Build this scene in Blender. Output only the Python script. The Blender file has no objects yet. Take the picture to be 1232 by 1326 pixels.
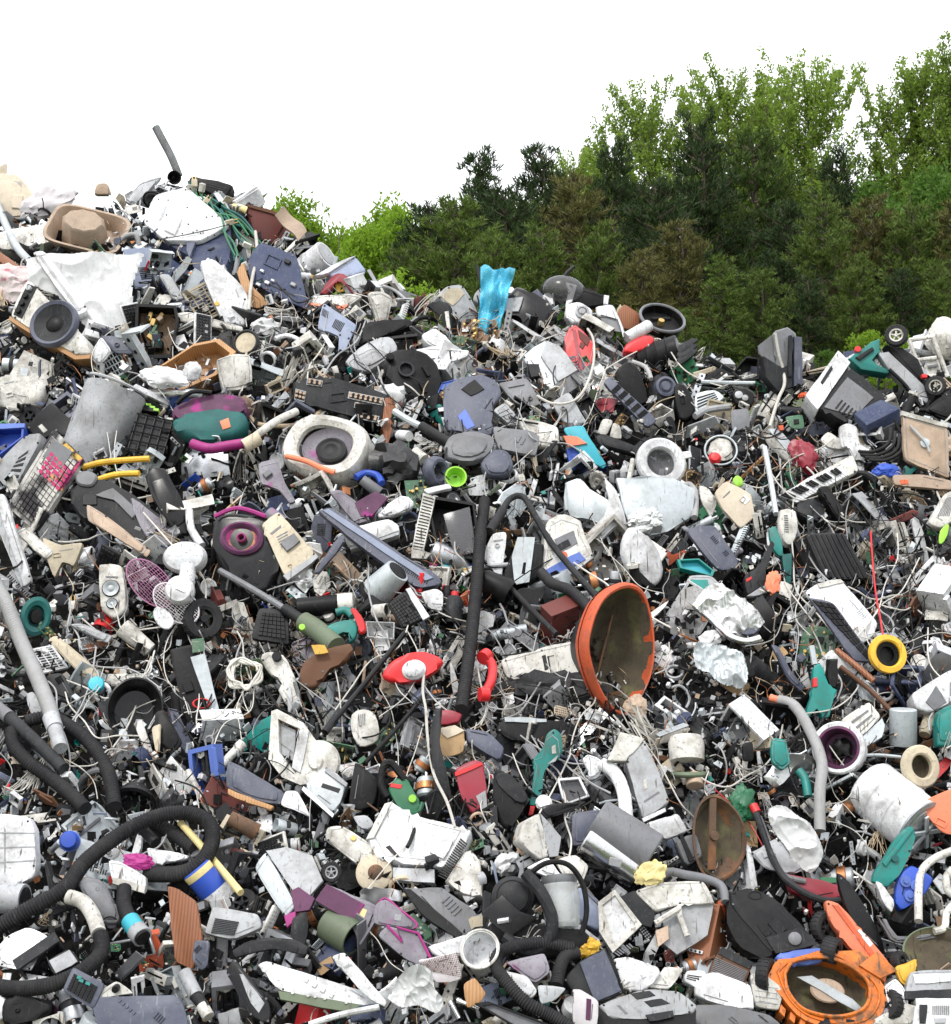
import bpy,bmesh,math,random
from mathutils import Vector,Matrix,Euler,noise
R=math.radians
rnd=random.Random(7)
scn=bpy.context.scene
COL=scn.collection
# camera
F=1925.0
PITCH=R(5.46)
CAM=Vector((0,0,1.7))
cd=bpy.data.cameras.new('camera');cam=bpy.data.objects.new('camera',cd);COL.objects.link(cam)
cd.sensor_fit='VERTICAL';cd.sensor_height=24;cd.lens=24*F/1326
cd.clip_end=2000
cam.location=CAM;cam.rotation_euler=(R(90)+PITCH,0,0)
scn.camera=cam
RC=Matrix.Rotation(PITCH,3,'X')
# sky, sun, exposure
SUN_EL,SUN_ROT=R(52),R(205)
w=bpy.data.worlds.new('World');scn.world=w;w.use_nodes=True
nt=w.node_tree;bg=nt.nodes['Background']
sky=nt.nodes.new('ShaderNodeTexSky');sky.sky_type='NISHITA';sky.sun_disc=False
sky.sun_elevation=SUN_EL;sky.sun_rotation=SUN_ROT
ov=nt.nodes.new('ShaderNodeMix');ov.data_type='RGBA';ov.inputs[0].default_value=0.90
nt.links.new(sky.outputs[0],ov.inputs[6])
tcw=nt.nodes.new('ShaderNodeTexCoord');sxw=nt.nodes.new('ShaderNodeSeparateXYZ');nt.links.new(tcw.outputs['Generated'],sxw.inputs[0])
gw=nt.nodes.new('ShaderNodeMapRange');nt.links.new(sxw.outputs[2],gw.inputs[0])
cw=nt.nodes.new('ShaderNodeMix');cw.data_type='RGBA';nt.links.new(gw.outputs[0],cw.inputs[0])
cw.inputs[6].default_value=(11.6,11.7,11.9,1);cw.inputs[7].default_value=(17.5,17.7,18.2,1);nt.links.new(cw.outputs[2],ov.inputs[7])
nt.links.new(ov.outputs[2],bg.inputs[0]);bg.inputs[1].default_value=0.10
sd=bpy.data.lights.new('sun','SUN');sd.energy=1.5;sd.angle=R(10);sd.color=(1,.96,.9)
sun=bpy.data.objects.new('sun',sd);COL.objects.link(sun)
sun.rotation_euler=(R(38),0,R(-25))
vs=scn.view_settings
vs.view_transform='Standard';vs.look='None';vs.gamma=1;vs.use_curve_mapping=False;vs.exposure=0.45
# materials
MATS={}
def mat(name,col,rough=.5,metal=0,dirt=.35,dcol=(.075,.062,.05),bump=.25,var=.18,spec=.5,stain=None,scl=1,trans=0,alpha=1):
 m=bpy.data.materials.new(name);m.use_nodes=True;n=m.node_tree.nodes;L=m.node_tree.links
 b=n['Principled BSDF']
 geo=n.new('ShaderNodeNewGeometry')
 n1=n.new('ShaderNodeTexNoise');n1.inputs['Scale'].default_value=9*scl;n1.inputs['Detail'].default_value=6;n1.inputs['Roughness'].default_value=.72
 n2=n.new('ShaderNodeTexNoise');n2.inputs['Scale'].default_value=75*scl;n2.inputs['Detail'].default_value=3
 L.new(geo.outputs['Position'],n1.inputs['Vector']);L.new(geo.outputs['Position'],n2.inputs['Vector'])
 r1=n.new('ShaderNodeMapRange');r1.inputs[1].default_value=.45;r1.inputs[2].default_value=.68;r1.inputs[4].default_value=dirt
 L.new(n1.outputs[0],r1.inputs[0])
 r2=n.new('ShaderNodeMapRange');r2.inputs[1].default_value=.575;r2.inputs[2].default_value=.67;r2.inputs[4].default_value=dirt*.8
 L.new(n2.outputs[0],r2.inputs[0])
 m0=n.new('ShaderNodeMath');m0.operation='MAXIMUM';L.new(r1.outputs[0],m0.inputs[0]);L.new(r2.outputs[0],m0.inputs[1])
 vm=n.new('ShaderNodeMapping');vm.inputs['Scale'].default_value=(95*scl,40*scl,7*scl);vm.inputs['Rotation'].default_value=(.5,.9,.4);L.new(geo.outputs['Position'],vm.inputs[0])
 n3=n.new('ShaderNodeTexNoise');n3.inputs['Scale'].default_value=1;n3.inputs['Detail'].default_value=2;L.new(vm.outputs[0],n3.inputs['Vector'])
 r3=n.new('ShaderNodeMapRange');r3.inputs[1].default_value=.64;r3.inputs[2].default_value=.72;r3.inputs[4].default_value=min(1,dirt*1.5);L.new(n3.outputs[0],r3.inputs[0])
 mx=n.new('ShaderNodeMath');mx.operation='MAXIMUM';L.new(m0.outputs[0],mx.inputs[0]);L.new(r3.outputs[0],mx.inputs[1])
 oi=n.new('ShaderNodeObjectInfo')
 hv=n.new('ShaderNodeHueSaturation');hv.inputs['Color'].default_value=(*col,1)
 rv=n.new('ShaderNodeMapRange');rv.inputs[3].default_value=1-var;rv.inputs[4].default_value=1+var*.6
 L.new(oi.outputs['Random'],rv.inputs[0]);L.new(rv.outputs[0],hv.inputs['Value'])
 base=hv.outputs[0]
 if stain:
  for k,(sc_,scol,lo,hi,off)in enumerate(stain):
   ns=n.new('ShaderNodeTexNoise');ns.inputs['Scale'].default_value=sc_;ns.inputs['Detail'].default_value=5
   va=n.new('ShaderNodeVectorMath');va.operation='ADD';va.inputs[1].default_value=(off,off*2,off)
   L.new(geo.outputs['Position'],va.inputs[0]);L.new(va.outputs[0],ns.inputs['Vector'])
   rs=n.new('ShaderNodeMapRange');rs.inputs[1].default_value=lo;rs.inputs[2].default_value=hi;L.new(ns.outputs[0],rs.inputs[0])
   ms=n.new('ShaderNodeMix');ms.data_type='RGBA';L.new(rs.outputs[0],ms.inputs[0]);L.new(base,ms.inputs[6]);ms.inputs[7].default_value=(*scol,1)
   base=ms.outputs[2]
 mi=n.new('ShaderNodeMix');mi.data_type='RGBA'
 L.new(mx.outputs[0],mi.inputs[0]);L.new(base,mi.inputs[6]);mi.inputs[7].default_value=(*dcol,1)
 L.new(mi.outputs[2],b.inputs['Base Color'])
 rr=n.new('ShaderNodeMapRange');rr.inputs[3].default_value=max(.05,rough-.12);rr.inputs[4].default_value=min(1,rough+.25)
 L.new(n1.outputs[0],rr.inputs[0]);L.new(rr.outputs[0],b.inputs['Roughness'])
 b.inputs['Metallic'].default_value=metal;b.inputs['Specular IOR Level'].default_value=spec
 if trans:b.inputs['Transmission Weight'].default_value=trans
 if bump:
  bu=n.new('ShaderNodeBump');bu.inputs['Strength'].default_value=bump;bu.inputs['Distance'].default_value=.006
  L.new(n1.outputs[0],bu.inputs['Height']);L.new(bu.outputs[0],b.inputs['Normal'])
 MATS[name]=m
 return m
mat('white',(.67,.68,.685),.42,dirt=.5)
mat('clean',(.70,.71,.725),.36,dirt=.68,dcol=(.12,.105,.09))
mat('off',(.62,.605,.56),.45,dirt=.78,dcol=(.11,.09,.065))
mat('cream',(.52,.45,.33),.55,dirt=.4)
mat('pinkw',(.58,.55,.57),.6,dirt=.2)
mat('lgrey',(.37,.38,.395),.42,dirt=.5)
mat('grey',(.15,.155,.168),.45,dirt=.5)
mat('dgrey',(.015,.016,.018),.46,dirt=.2,dcol=(.13,.125,.12),spec=.22)
mat('black',(.004,.004,.0045),.4,dirt=.13,dcol=(.09,.085,.08),spec=.22)
mat('gloss',(.006,.006,.007),.22,dirt=.10,dcol=(.09,.085,.08),bump=.08,spec=.3)
mat('rubber',(.020,.020,.022),.6,dirt=.3,dcol=(.085,.08,.075),spec=.22)
mat('navy',(.035,.048,.10),.5,dirt=.3,dcol=(.2,.2,.22),spec=.22)
mat('slate',(.058,.065,.098),.45,dirt=.25,dcol=(.25,.25,.28))
mat('bgrey',(.25,.29,.40),.5,dirt=.25)
mat('steel',(.55,.57,.60),.35,.85,dirt=.4,dcol=(.10,.08,.06))
mat('galv',(.50,.54,.56),.48,.55,dirt=.35,dcol=(.14,.13,.12))
mat('chrome',(.75,.75,.75),.12,1,dirt=.2)
mat('rust',(.13,.075,.045),.85,dirt=.6,dcol=(.035,.027,.022),bump=.6,stain=[(14,(.23,.10,.04),.52,.66,3)])
mat('mud',(.085,.066,.042),.95,dirt=.7,dcol=(.03,.028,.02),bump=.8,stain=[(11,(.12,.115,.05),.5,.65,5)])
mat('red',(.62,.018,.022),.35,dirt=.15)
mat('dred',(.26,.013,.03),.35,dirt=.25)
mat('orange',(.58,.095,.03),.55,dirt=.65,dcol=(.13,.06,.035))
mat('mower',(.66,.16,.012),.42,dirt=.85,dcol=(.11,.06,.025),stain=[(16,(.16,.07,.025),.56,.66,3)])
mat('coral',(.80,.22,.11),.5,dirt=.2)
mat('yellow',(.72,.42,.03),.42,dirt=.35)
mat('pale',(.74,.62,.28),.5,dirt=.2)
mat('teal',(.0,.20,.175),.4,dirt=.45)
mat('dteal',(.005,.11,.10),.6,dirt=.3,dcol=(.05,.02,.05))
mat('green',(.012,.13,.055),.42,dirt=.25)
mat('lime',(.30,.62,.05),.45,dirt=.12)
mat('olive',(.11,.14,.085),.5,dirt=.3)
mat('blue',(.018,.07,.42),.4,dirt=.2)
mat('peri',(.09,.16,.50),.45,dirt=.15)
mat('cyan',(.07,.50,.72),.35,dirt=.12,stain=[(220,(.55,.85,.93),.60,.66,1)])
mat('aqua',(.03,.40,.50),.4,dirt=.2)
mat('magenta',(.33,.015,.17),.5,dirt=.3,dcol=(.05,.015,.04))
mat('plum',(.115,.04,.09),.45,dirt=.4,dcol=(.03,.02,.03),stain=[(8,(.32,.02,.19),.58,.66,9)],spec=.22)
mat('lilac',(.24,.225,.255),.5,dirt=.55,dcol=(.08,.05,.09),stain=[(10,(.30,.07,.22),.60,.7,4)])
mat('toner',(.62,.60,.56),.75,dirt=.5,dcol=(.03,.025,.03),stain=[(7,(.02,.018,.02),.47,.58,2)])
mat('tonery',(.66,.42,.08),.75,dirt=.5,dcol=(.03,.02,.03),stain=[(9,(.48,.03,.14),.42,.52,6),(14,(.03,.02,.03),.55,.62,3)])
mat('tonerm',(.30,.025,.13),.75,dirt=.6,dcol=(.03,.02,.03),stain=[(12,(.62,.33,.10),.56,.66,8)])
mat('brown',(.13,.06,.032),.5,dirt=.3,spec=.22)
mat('maroon',(.13,.035,.03),.45,dirt=.3,spec=.22)
mat('concrete',(.42,.32,.24),.9,dirt=.3,bump=.5)
mat('tan',(.45,.33,.24),.5,dirt=.35)
mat('card',(.50,.33,.17),.85,dirt=.3)
mat('paper',(.60,.52,.41),.85,dirt=.25)
mat('pink',(.60,.53,.52),.95,dirt=.3,bump=1,stain=[(20,(.45,.16,.2),.55,.68,2)])
mat('pcb',(.03,.12,.06),.45,dirt=.5,dcol=(.20,.19,.15),stain=[(70,(.35,.33,.26),.60,.66,2)])
mat('pcbb',(.16,.09,.04),.5,dirt=.5,dcol=(.05,.04,.03),stain=[(70,(.4,.36,.28),.62,.68,2)])
mat('copper',(.50,.20,.08),.4,.7,dirt=.4)
mat('brass',(.55,.38,.13),.4,.6,dirt=.3)
mat('foil',(.72,.73,.73),.30,.75,dirt=.25,bump=.6)
mat('plasticbag',(.60,.61,.61),.35,dirt=.25,bump=.5)
mat('blackbag',(.014,.014,.015),.25,dirt=.12,dcol=(.12,.12,.12),bump=1.2)
mat('mesh',(.66,.62,.64),.5,dirt=.3)
mat('meshm',(.48,.20,.36),.5,dirt=.3)
mat('cable_white',(.56,.54,.49),.5,dirt=.3)
mat('cable_grey',(.33,.33,.33),.5,dirt=.25)
mat('cable_black',(.008,.008,.008),.5,dirt=.15,dcol=(.08,.08,.07),spec=.25)
mat('cable_tan',(.50,.39,.26),.55,dirt=.3)
def glass_mat(name,col,alpha,rough=.1):
 m=mat(name,col,rough,dirt=.15,bump=.1);m.node_tree.nodes['Principled BSDF'].inputs['Alpha'].default_value=alpha
glass_mat('clear',(.75,.78,.78),.45)
glass_mat('smoke',(.12,.12,.13),.6)
def wood_mat(name,c1,c2,scale=30):
 m=mat(name,c1,.5,dirt=.15);n=m.node_tree.nodes;L=m.node_tree.links
 wv=n.new('ShaderNodeTexWave');wv.inputs['Scale'].default_value=scale;wv.inputs['Distortion'].default_value=4;wv.inputs['Detail'].default_value=3
 tc=n.new('ShaderNodeTexCoord');mp=n.new('ShaderNodeMapping');mp.inputs['Scale'].default_value=(1,1,.12)
 L.new(tc.outputs['Object'],mp.inputs[0]);L.new(mp.outputs[0],wv.inputs['Vector'])
 mi=n.new('ShaderNodeMix');mi.data_type='RGBA';mi.inputs[6].default_value=(*c1,1);mi.inputs[7].default_value=(*c2,1)
 L.new(wv.outputs[0],mi.inputs[0])
 hv=next(x for x in n if x.type=='HUE_SAT');L.new(mi.outputs[2],hv.inputs['Color'])
wood_mat('wood',(.50,.27,.11),(.38,.19,.075))
wood_mat('cherry',(.34,.13,.055),(.22,.075,.032))
def leaf_mat(name,col,tr=.35,var=.3):
 m=mat(name,col,.6,dirt=.0,bump=0,var=.12,spec=.25);n=m.node_tree.nodes;L=m.node_tree.links
 geo=n.new('ShaderNodeNewGeometry');hv=next(x for x in n if x.type=='HUE_SAT')
 mr=n.new('ShaderNodeMapRange');mr.inputs[3].default_value=1-var;mr.inputs[4].default_value=1+var
 L.new(geo.outputs['Random Per Island'],mr.inputs[0])
 h2=n.new('ShaderNodeHueSaturation');h2.inputs['Color'].default_value=(*col,1);L.new(mr.outputs[0],h2.inputs['Value'])
 L.new(h2.outputs[0],hv.inputs['Color'])
 b=n['Principled BSDF'];ts=n.new('ShaderNodeBsdfTranslucent');L.new(hv.outputs[0],ts.inputs[0])
 ms=n.new('ShaderNodeMixShader');ms.inputs[0].default_value=tr
 out=next(x for x in n if x.type=='OUTPUT_MATERIAL')
 L.new(b.outputs[0],ms.inputs[1]);L.new(ts.outputs[0],ms.inputs[2]);L.new(ms.outputs[0],out.inputs[0])
leaf_mat('needle_green',(.062,.105,.020),.3,.45)
leaf_mat('needle_dark',(.036,.062,.019),.25,.45)
leaf_mat('needle_olive',(.10,.15,.028),.25,.45)
leaf_mat('needle_brown',(.115,.112,.034),.25,.45)
leaf_mat('leaf_bright',(.21,.345,.028),.5)
leaf_mat('leaf_mid',(.085,.17,.025),.45)
leaf_mat('leaf_poplar',(.225,.33,.055),.5)
mat('bark',(.11,.085,.065),.9,dirt=.5)
mat('soil',(.045,.040,.034),.95,dirt=.5,bump=.8)
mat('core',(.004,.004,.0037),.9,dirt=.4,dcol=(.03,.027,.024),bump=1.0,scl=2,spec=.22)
mat('meadow',(.06,.085,.03),.95,dirt=.5,bump=.6,scl=.3)
# mesh helper
def rotm(rot):return Euler([R(a)for a in rot],'XYZ').to_matrix().to_4x4()
def smooth_pts(pts,k=5,closed=False):
 pts=[Vector(p)for p in pts];n=len(pts);out=[]
 for i in range(n if closed else n-1):
  g=(lambda j:pts[j%n])if closed else(lambda j:pts[max(0,min(n-1,j))])
  a,b,c,d=g(i-1),g(i),g(i+1),g(i+2)
  for q in range(k):
   t=q/k
   out.append(.5*((2*b)+(c-a)*t+(2*a-5*b+4*c-d)*t*t+(3*b-a-3*c+d)*t**3))
 if not closed:out.append(pts[-1])
 return out
class B:
 """collects shapes for ONE mesh part. local axes: x to the side, y into the pile, z up"""
 def __init__(s):s.bm=bmesh.new()
 def _x(s,vs,at,rot):
  M=Matrix.Translation(at)@rotm(rot)
  for v in vs:v.co=M@v.co
  return s
 def box(s,sx,sy,sz,at=(0,0,0),rot=(0,0,0),r=None,seg=1,tx=1,tz=1):
  """tx, tz: scale of the far (+y) face"""
  g=bmesh.ops.create_cube(s.bm,size=1);vs=g['verts']
  for v in vs:
   f=v.co.y>0
   v.co=Vector((v.co.x*sx*(tx if f else 1),v.co.y*sy,v.co.z*sz*(tz if f else 1)))
  if r is None:r=min(sx,sy,sz)*.12
  if r:
   es={e for v in vs for e in v.link_edges}
   o=bmesh.ops.bevel(s.bm,geom=list(es),offset=r,segments=seg,affect='EDGES',profile=.5)
   vs=list({v for v in o['verts']}|{v for v in vs if v.is_valid})
  return s._x(vs,at,rot)
 def lathe(s,prof,at=(0,0,0),rot=(0,0,0),n=28,sx=1,sz=1,fn=None):
  """prof: (radius, y); turned about the y axis"""
  rows=[];allv=[]
  for(r,y)in prof:
   if r<1e-6:row=[s.bm.verts.new((0,y,0))]
   else:
    row=[]
    for i in range(n):
     a=2*math.pi*i/n;k=fn(a,y)if fn else 1
     row.append(s.bm.verts.new((math.cos(a)*r*sx*k,y,math.sin(a)*r*sz*k)))
   rows.append(row);allv+=row
  for a,b in zip(rows,rows[1:]):
   if len(a)==1 and len(b)==1:continue
   for i in range(n):
    j=(i+1)%n
    if len(a)==1:f=(a[0],b[i],b[j])
    elif len(b)==1:f=(a[i],a[j],b[0])
    else:f=(a[i],a[j],b[j],b[i])
    try:s.bm.faces.new(f)
    except ValueError:pass
  return s._x(allv,at,rot)
 def cyl(s,r,h,at=(0,0,0),rot=(0,0,0),r2=None,n=20):
  """along y, centred"""
  r2=r if r2 is None else r2;b=min(r,r2,h)*.08
  return s.lathe([(0,-h/2),(r-b,-h/2),(r,-h/2+b),(r2,h/2-b),(r2-b,h/2),(0,h/2)],at,rot,n)
 def ring(s,rad,t,at=(0,0,0),rot=(0,0,0),n=36,m=10,sx=1,sz=1,ty=None,arc=1):
  ty=t if ty is None else ty
  pr=[(rad+t*math.cos(2*math.pi*k/m),ty*math.sin(2*math.pi*k/m))for k in range(m+1)]
  return s.lathe(pr,at,rot,n,sx,sz)
 def tube(s,pts,r,n=8,ribs=0,k=6,r2=None,cap=True,smooth=True,close=False):
  """ribs: rib pitch (0 = plain)"""
  ps=smooth_pts(pts,k)if smooth and len(pts)>2 else[Vector(p)for p in pts]
  if ribs:
   L=[0]
   for a,b in zip(ps,ps[1:]):L.append(L[-1]+(b-a).length)
   m=max(4,int(L[-1]/ribs)*2);q=[];j=0
   for i in range(m+1):
    d=L[-1]*i/m
    while j<len(L)-2 and L[j+1]<d:j+=1
    t=(d-L[j])/max(1e-9,L[j+1]-L[j]);q.append(ps[j].lerp(ps[j+1],t))
   ps=q
  up=Vector((.13,.2,.97));rows=[];m=len(ps)
  for i,p in enumerate(ps):
   d=(ps[min(m-1,i+1)]-ps[max(0,i-1)])
   if d.length<1e-9:d=Vector((1,0,0))
   d.normalize();a=d.cross(up)
   if a.length<.05:a=d.cross(Vector((1,0,0)))
   a.normalize();b=d.cross(a);up=b.cross(d)if False else up
   rr=r if r2 is None else r+(r2-r)*i/(m-1)
   if ribs and i%2:rr*=.84
   rows.append([s.bm.verts.new(p+(a*math.cos(2*math.pi*j/n)+b*math.sin(2*math.pi*j/n))*rr)for j in range(n)])
  for a,b in zip(rows,rows[1:]):
   for j in range(n):s.bm.faces.new((a[j],a[(j+1)%n],b[(j+1)%n],b[j]))
  if cap:
   s.bm.faces.new(rows[0][::-1]);s.bm.faces.new(rows[-1])
  return s
 def prism(s,pts,th,y=0,r=0,seg=2,at=(0,0,0),rot=(0,0,0),smooth=0,hole=None):
  """outline of (x, z) points, front face at y, extruded th into the pile"""
  if smooth:pts=[(p.x,p.z)for p in smooth_pts([(a,0,b)for a,b in pts],smooth,True)]
  ar=sum(pts[i-1][0]*pts[i][1]-pts[i][0]*pts[i-1][1]for i in range(len(pts)))
  if ar<0:pts=pts[::-1]
  if hole:
   if smooth:hole=[(p.x,p.z)for p in smooth_pts([(a,0,b)for a,b in hole],smooth,True)]
   n=len(pts)
   cx=sum(a for a,b in hole)/len(hole);cz=sum(b for a,b in hole)/len(hole)
   def rayhit(poly,ang):
    dx,dz=math.cos(ang),math.sin(ang);best=None
    for i in range(len(poly)):
     (x1,z1),(x2,z2)=poly[i-1],poly[i]
     ex,ez=x2-x1,z2-z1;den=dx*ez-dz*ex
     if abs(den)<1e-9:continue
     t=((x1-cx)*ez-(z1-cz)*ex)/den;q=((x1-cx)*dz-(z1-cz)*dx)/den
     if t>0 and-1e-6<=q<=1+1e-6 and(best is None or t>best):best=t
    return(cx+dx*(best or 1),cz+dz*(best or 1))
   angs=sorted({round(math.atan2(b-cz,a-cx),4)for a,b in pts}|{round(math.atan2(b-cz,a-cx),4)for a,b in hole})
   o=[rayhit(pts,a)for a in angs];h=[rayhit(hole,a)for a in angs];vs=[]
   lay=[[s.bm.verts.new((a,yy,b))for a,b in loop]for loop in(o,h)for yy in(y,y+th)]
   of,ob,hf,hb=lay;m=len(angs)
   for i in range(m):
    j=(i+1)%m
    for q in((of[i],of[j],hf[j],hf[i]),(ob[j],ob[i],hb[i],hb[j]),(of[j],of[i],ob[i],ob[j]),(hf[i],hf[j],hb[j],hb[i])):
     s.bm.faces.new(q)
   return s._x([v for l in lay for v in l],at,rot)
  a=[s.bm.verts.new((x,y,z))for x,z in pts];b=[s.bm.verts.new((x,y+th,z))for x,z in pts];n=len(pts)
  s.bm.faces.new(a);s.bm.faces.new(b[::-1])
  for i in range(n):s.bm.faces.new((a[(i+1)%n],a[i],b[i],b[(i+1)%n]))
  vs=a+b
  if r:
   s.bm.edges.ensure_lookup_table();ca,cb=set(a),set(b)
   es=[e for e in{e for v in vs for e in v.link_edges}if(e.verts[0]in ca and e.verts[1]in ca)or(e.verts[0]in cb and e.verts[1]in cb)]
   o=bmesh.ops.bevel(s.bm,geom=es,offset=r,segments=seg,affect='EDGES',profile=.5)
   vs=list(set(o['verts'])|{v for v in vs if v.is_valid})
  return s._x(vs,at,rot)
 def grid(s,sx,sz,nx,nz,fn=None,th=1.5,at=(0,0,0),rot=(0,0,0),keep=None):
  """sheet in x-z, fn(u, v) -> (x, y, z) offsets, solid with thickness th"""
  V=[]
  for j in range(nz+1):
   for i in range(nx+1):
    u,v=i/nx,j/nz;d=fn(u,v)if fn else(0,0,0)
    V.append(Vector(((u-.5)*sx+d[0],d[1],(v-.5)*sz+d[2])))
  fr=[s.bm.verts.new(p)for p in V];bk=[s.bm.verts.new(p+Vector((0,th,0)))for p in V]
  q={}
  for j in range(nz):
   for i in range(nx):
    if keep and not keep((i+.5)/nx,(j+.5)/nz):continue
    a=j*(nx+1)+i;q[(i,j)]=(a,a+1,a+nx+2,a+nx+1)
  for(i,j),(a,b,c,d)in q.items():
   s.bm.faces.new((fr[a],fr[b],fr[c],fr[d]));s.bm.faces.new((bk[d],bk[c],bk[b],bk[a]))
   for(di,dj,e,f)in((0,-1,a,b),(1,0,b,c),(0,1,c,d),(-1,0,d,a)):
    if(i+di,j+dj)not in q:s.bm.faces.new((fr[f],fr[e],bk[e],bk[f]))
  for v in fr+bk:
   if not v.link_faces:s.bm.verts.remove(v)
  return s._x([v for v in fr+bk if v.is_valid],at,rot)
 def blob(s,sx,sy,sz,at=(0,0,0),rot=(0,0,0),amp=.2,fr=2.2,seed=0,sub=3):
  g=bmesh.ops.create_icosphere(s.bm,subdivisions=sub,radius=1)
  o=Vector((seed*3.7,seed*1.3,seed*5.1))
  for v in g['verts']:
   p=v.co*fr+o;q=Vector((v.co.x*fr*.8+v.co.z*fr*.7,v.co.y*fr*1.6,v.co.z*fr*1.9-v.co.x*fr*.5))+o
   k=1+amp*(.9*noise.noise(p*.8)+.42*(1-2*abs(noise.noise(q)))**3+.22*(1-2*abs(noise.noise(q*2.3)))**3)
   v.co=Vector((v.co.x*sx*k,v.co.y*sy*k,v.co.z*sz*k))
  return s._x(g['verts'],at,rot)
 def dent(s,amp,fr=.03,seed=0):
  o=Vector((seed*7.3,seed*2.9,seed*4.7))
  for v in s.bm.verts:
   v.co+=Vector((noise.noise(v.co*fr+o),noise.noise(v.co*fr+o+Vector((31,7,3))),noise.noise(v.co*fr+o+Vector((5,47,11)))))*amp
  return s
 def xf(s,at=(0,0,0),rot=(0,0,0),k=1):
  M=Matrix.Translation(at)@rotm(rot)@Matrix.Scale(k,4);bmesh.ops.transform(s.bm,matrix=M,verts=s.bm.verts);return s
 def mesh(s,name,k=1.0,ang=38):
  if k!=1.0:bmesh.ops.scale(s.bm,vec=(k,k,k),verts=s.bm.verts)
  bmesh.ops.recalc_face_normals(s.bm,faces=s.bm.faces)
  for f in s.bm.faces:f.smooth=True
  me=bpy.data.meshes.new(name);s.bm.to_mesh(me);s.bm.free();me.set_sharp_from_angle(angle=R(ang));return me
def link(name,data,m=None,parent=None):
 o=bpy.data.objects.new(name,data);COL.objects.link(o)
 if m:data.materials.append(MATS[m])
 if parent:o.parent=parent
 return o
PARTISH=set('base top body stem shade head leg seat back arm cord door side front rear drawer handle knob panel frame face lid cap foot blade slat sash bezel pane hinge wheel tyre rim roof trunk crown cover part board strip plate bar sheet shell tile piece segment section trim flap hood rod column beam'.split())
def tag(o,label=None,cat=None,group=None,kind=None):
 if cat:
  kind=kind or 'thing';st=o.name.split('.')[0]
  if st.split('_')[-1]in PARTISH:o.name=st+'_scrap'
 if label:o['label']=label
 if cat:o['category']=cat
 if group:o['group']=group
 if kind:o['kind']=kind
 return o
 # the heap's surface
SLOPE,FOOT=.93,4.1
CREST=[(-500,235),(-60,250),(0,262),(40,262),(100,272),(170,262),(200,245),(300,255),(345,290),(400,325),(440,358),(560,392),(620,395),(700,392),(790,400),(860,425),(890,470),(960,492),(1020,480),(1055,500),(1110,470),(1150,462),(1232,452),(1400,440),(1900,470)]
def crest_v(u):
 for(a,va),(b,vb)in zip(CREST,CREST[1:]):
  if a<=u<=b:return va+(vb-va)*(u-a)/(b-a)
 return 250 if u<0 else 460
def ray(u,v):return RC@Vector(((u-616)/F,1,(663-v)/F))
def surf_d(u,v):
 """depth along the view axis at which the ray through (u, v) meets the heap"""
 v=max(v,crest_v(u)+4);d=ray(u,v)
 t=(CAM.z+SLOPE*FOOT)/(SLOPE*d.y-d.z)
 p=CAM+d*t
 return t+bumps(p.x,p.z)
def bumps(x,z):return.22*noise.noise(Vector((x*.9,z*.9,1.7)))+.10*noise.noise(Vector((x*2.6,z*2.6,4.1)))
def at(u,v,out=0):
 """point on the ray through photo pixel (u, v), out photo-pixels in front of the heap surface"""
 D=surf_d(u,v);s=D/F
 return CAM+ray(u,v)*(D-out*s),D/F
OCC=[]
LMS=[]
class T:
 def __init__(s,name,label,cat,u,v,roll=0,yaw=0,pitch=25,out=25,occ=None,lm=None,group=None):
  s.name,s.label,s.cat,s.group=name,label,cat,group
  if occ:out+=max(0,min(30,occ[1]*.5*(1.05-math.tan(R(min(60,max(-20,pitch)))))))
  s.P,s.s=at(u,v,out);s.u,s.v=u,v
  s.M=RC@Matrix.Rotation(R(roll),3,'Y')@Matrix.Rotation(R(yaw),3,'Z')@Matrix.Rotation(R(-pitch),3,'X')
  if occ:OCC.append((u,v,occ[0],occ[1]))
  if lm:LMS.append((u,v,lm))
  s.root=None
 def q(s,pts,y=0):
  """photo pixels -> (x, z) on this thing's plane y (units: photo pixels at its distance)"""
  n=s.M@Vector((0,1,0));P=s.P+n*(y*s.s);out=[]
  for(u,v)in pts:
   d=ray(u,v);t=(P-CAM).dot(n)/d.dot(n);l=s.M.transposed()@(CAM+d*t-s.P)
   out.append((l.x/s.s,l.z/s.s))
  return out
 def place(s,o):o.matrix_world=Matrix.Translation(s.P)@s.M.to_4x4()
 def p(s,name,b,m,parent=None,label=None):
  if s.root is None:
   s.root=bpy.data.objects.new(s.name,None);COL.objects.link(s.root);s.root.empty_display_size=.05
   s.place(s.root);tag(s.root,s.label,s.cat,s.group)
  o=link(name,b.mesh(name,s.s),m,parent or s.root)
  if label:o['label']=label
  return o
 def solo(s,b,m):
  o=link(s.name,b.mesh(s.name,s.s),m);s.place(o);s.root=o
  return tag(o,s.label,s.cat,s.group)
def centre(pts):return sum(p[0]for p in pts)/len(pts),sum(p[1]for p in pts)/len(pts)
def bbox(pts):return(max(p[0]for p in pts)-min(p[0]for p in pts))/2,(max(p[1]for p in pts)-min(p[1]for p in pts))/2
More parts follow.
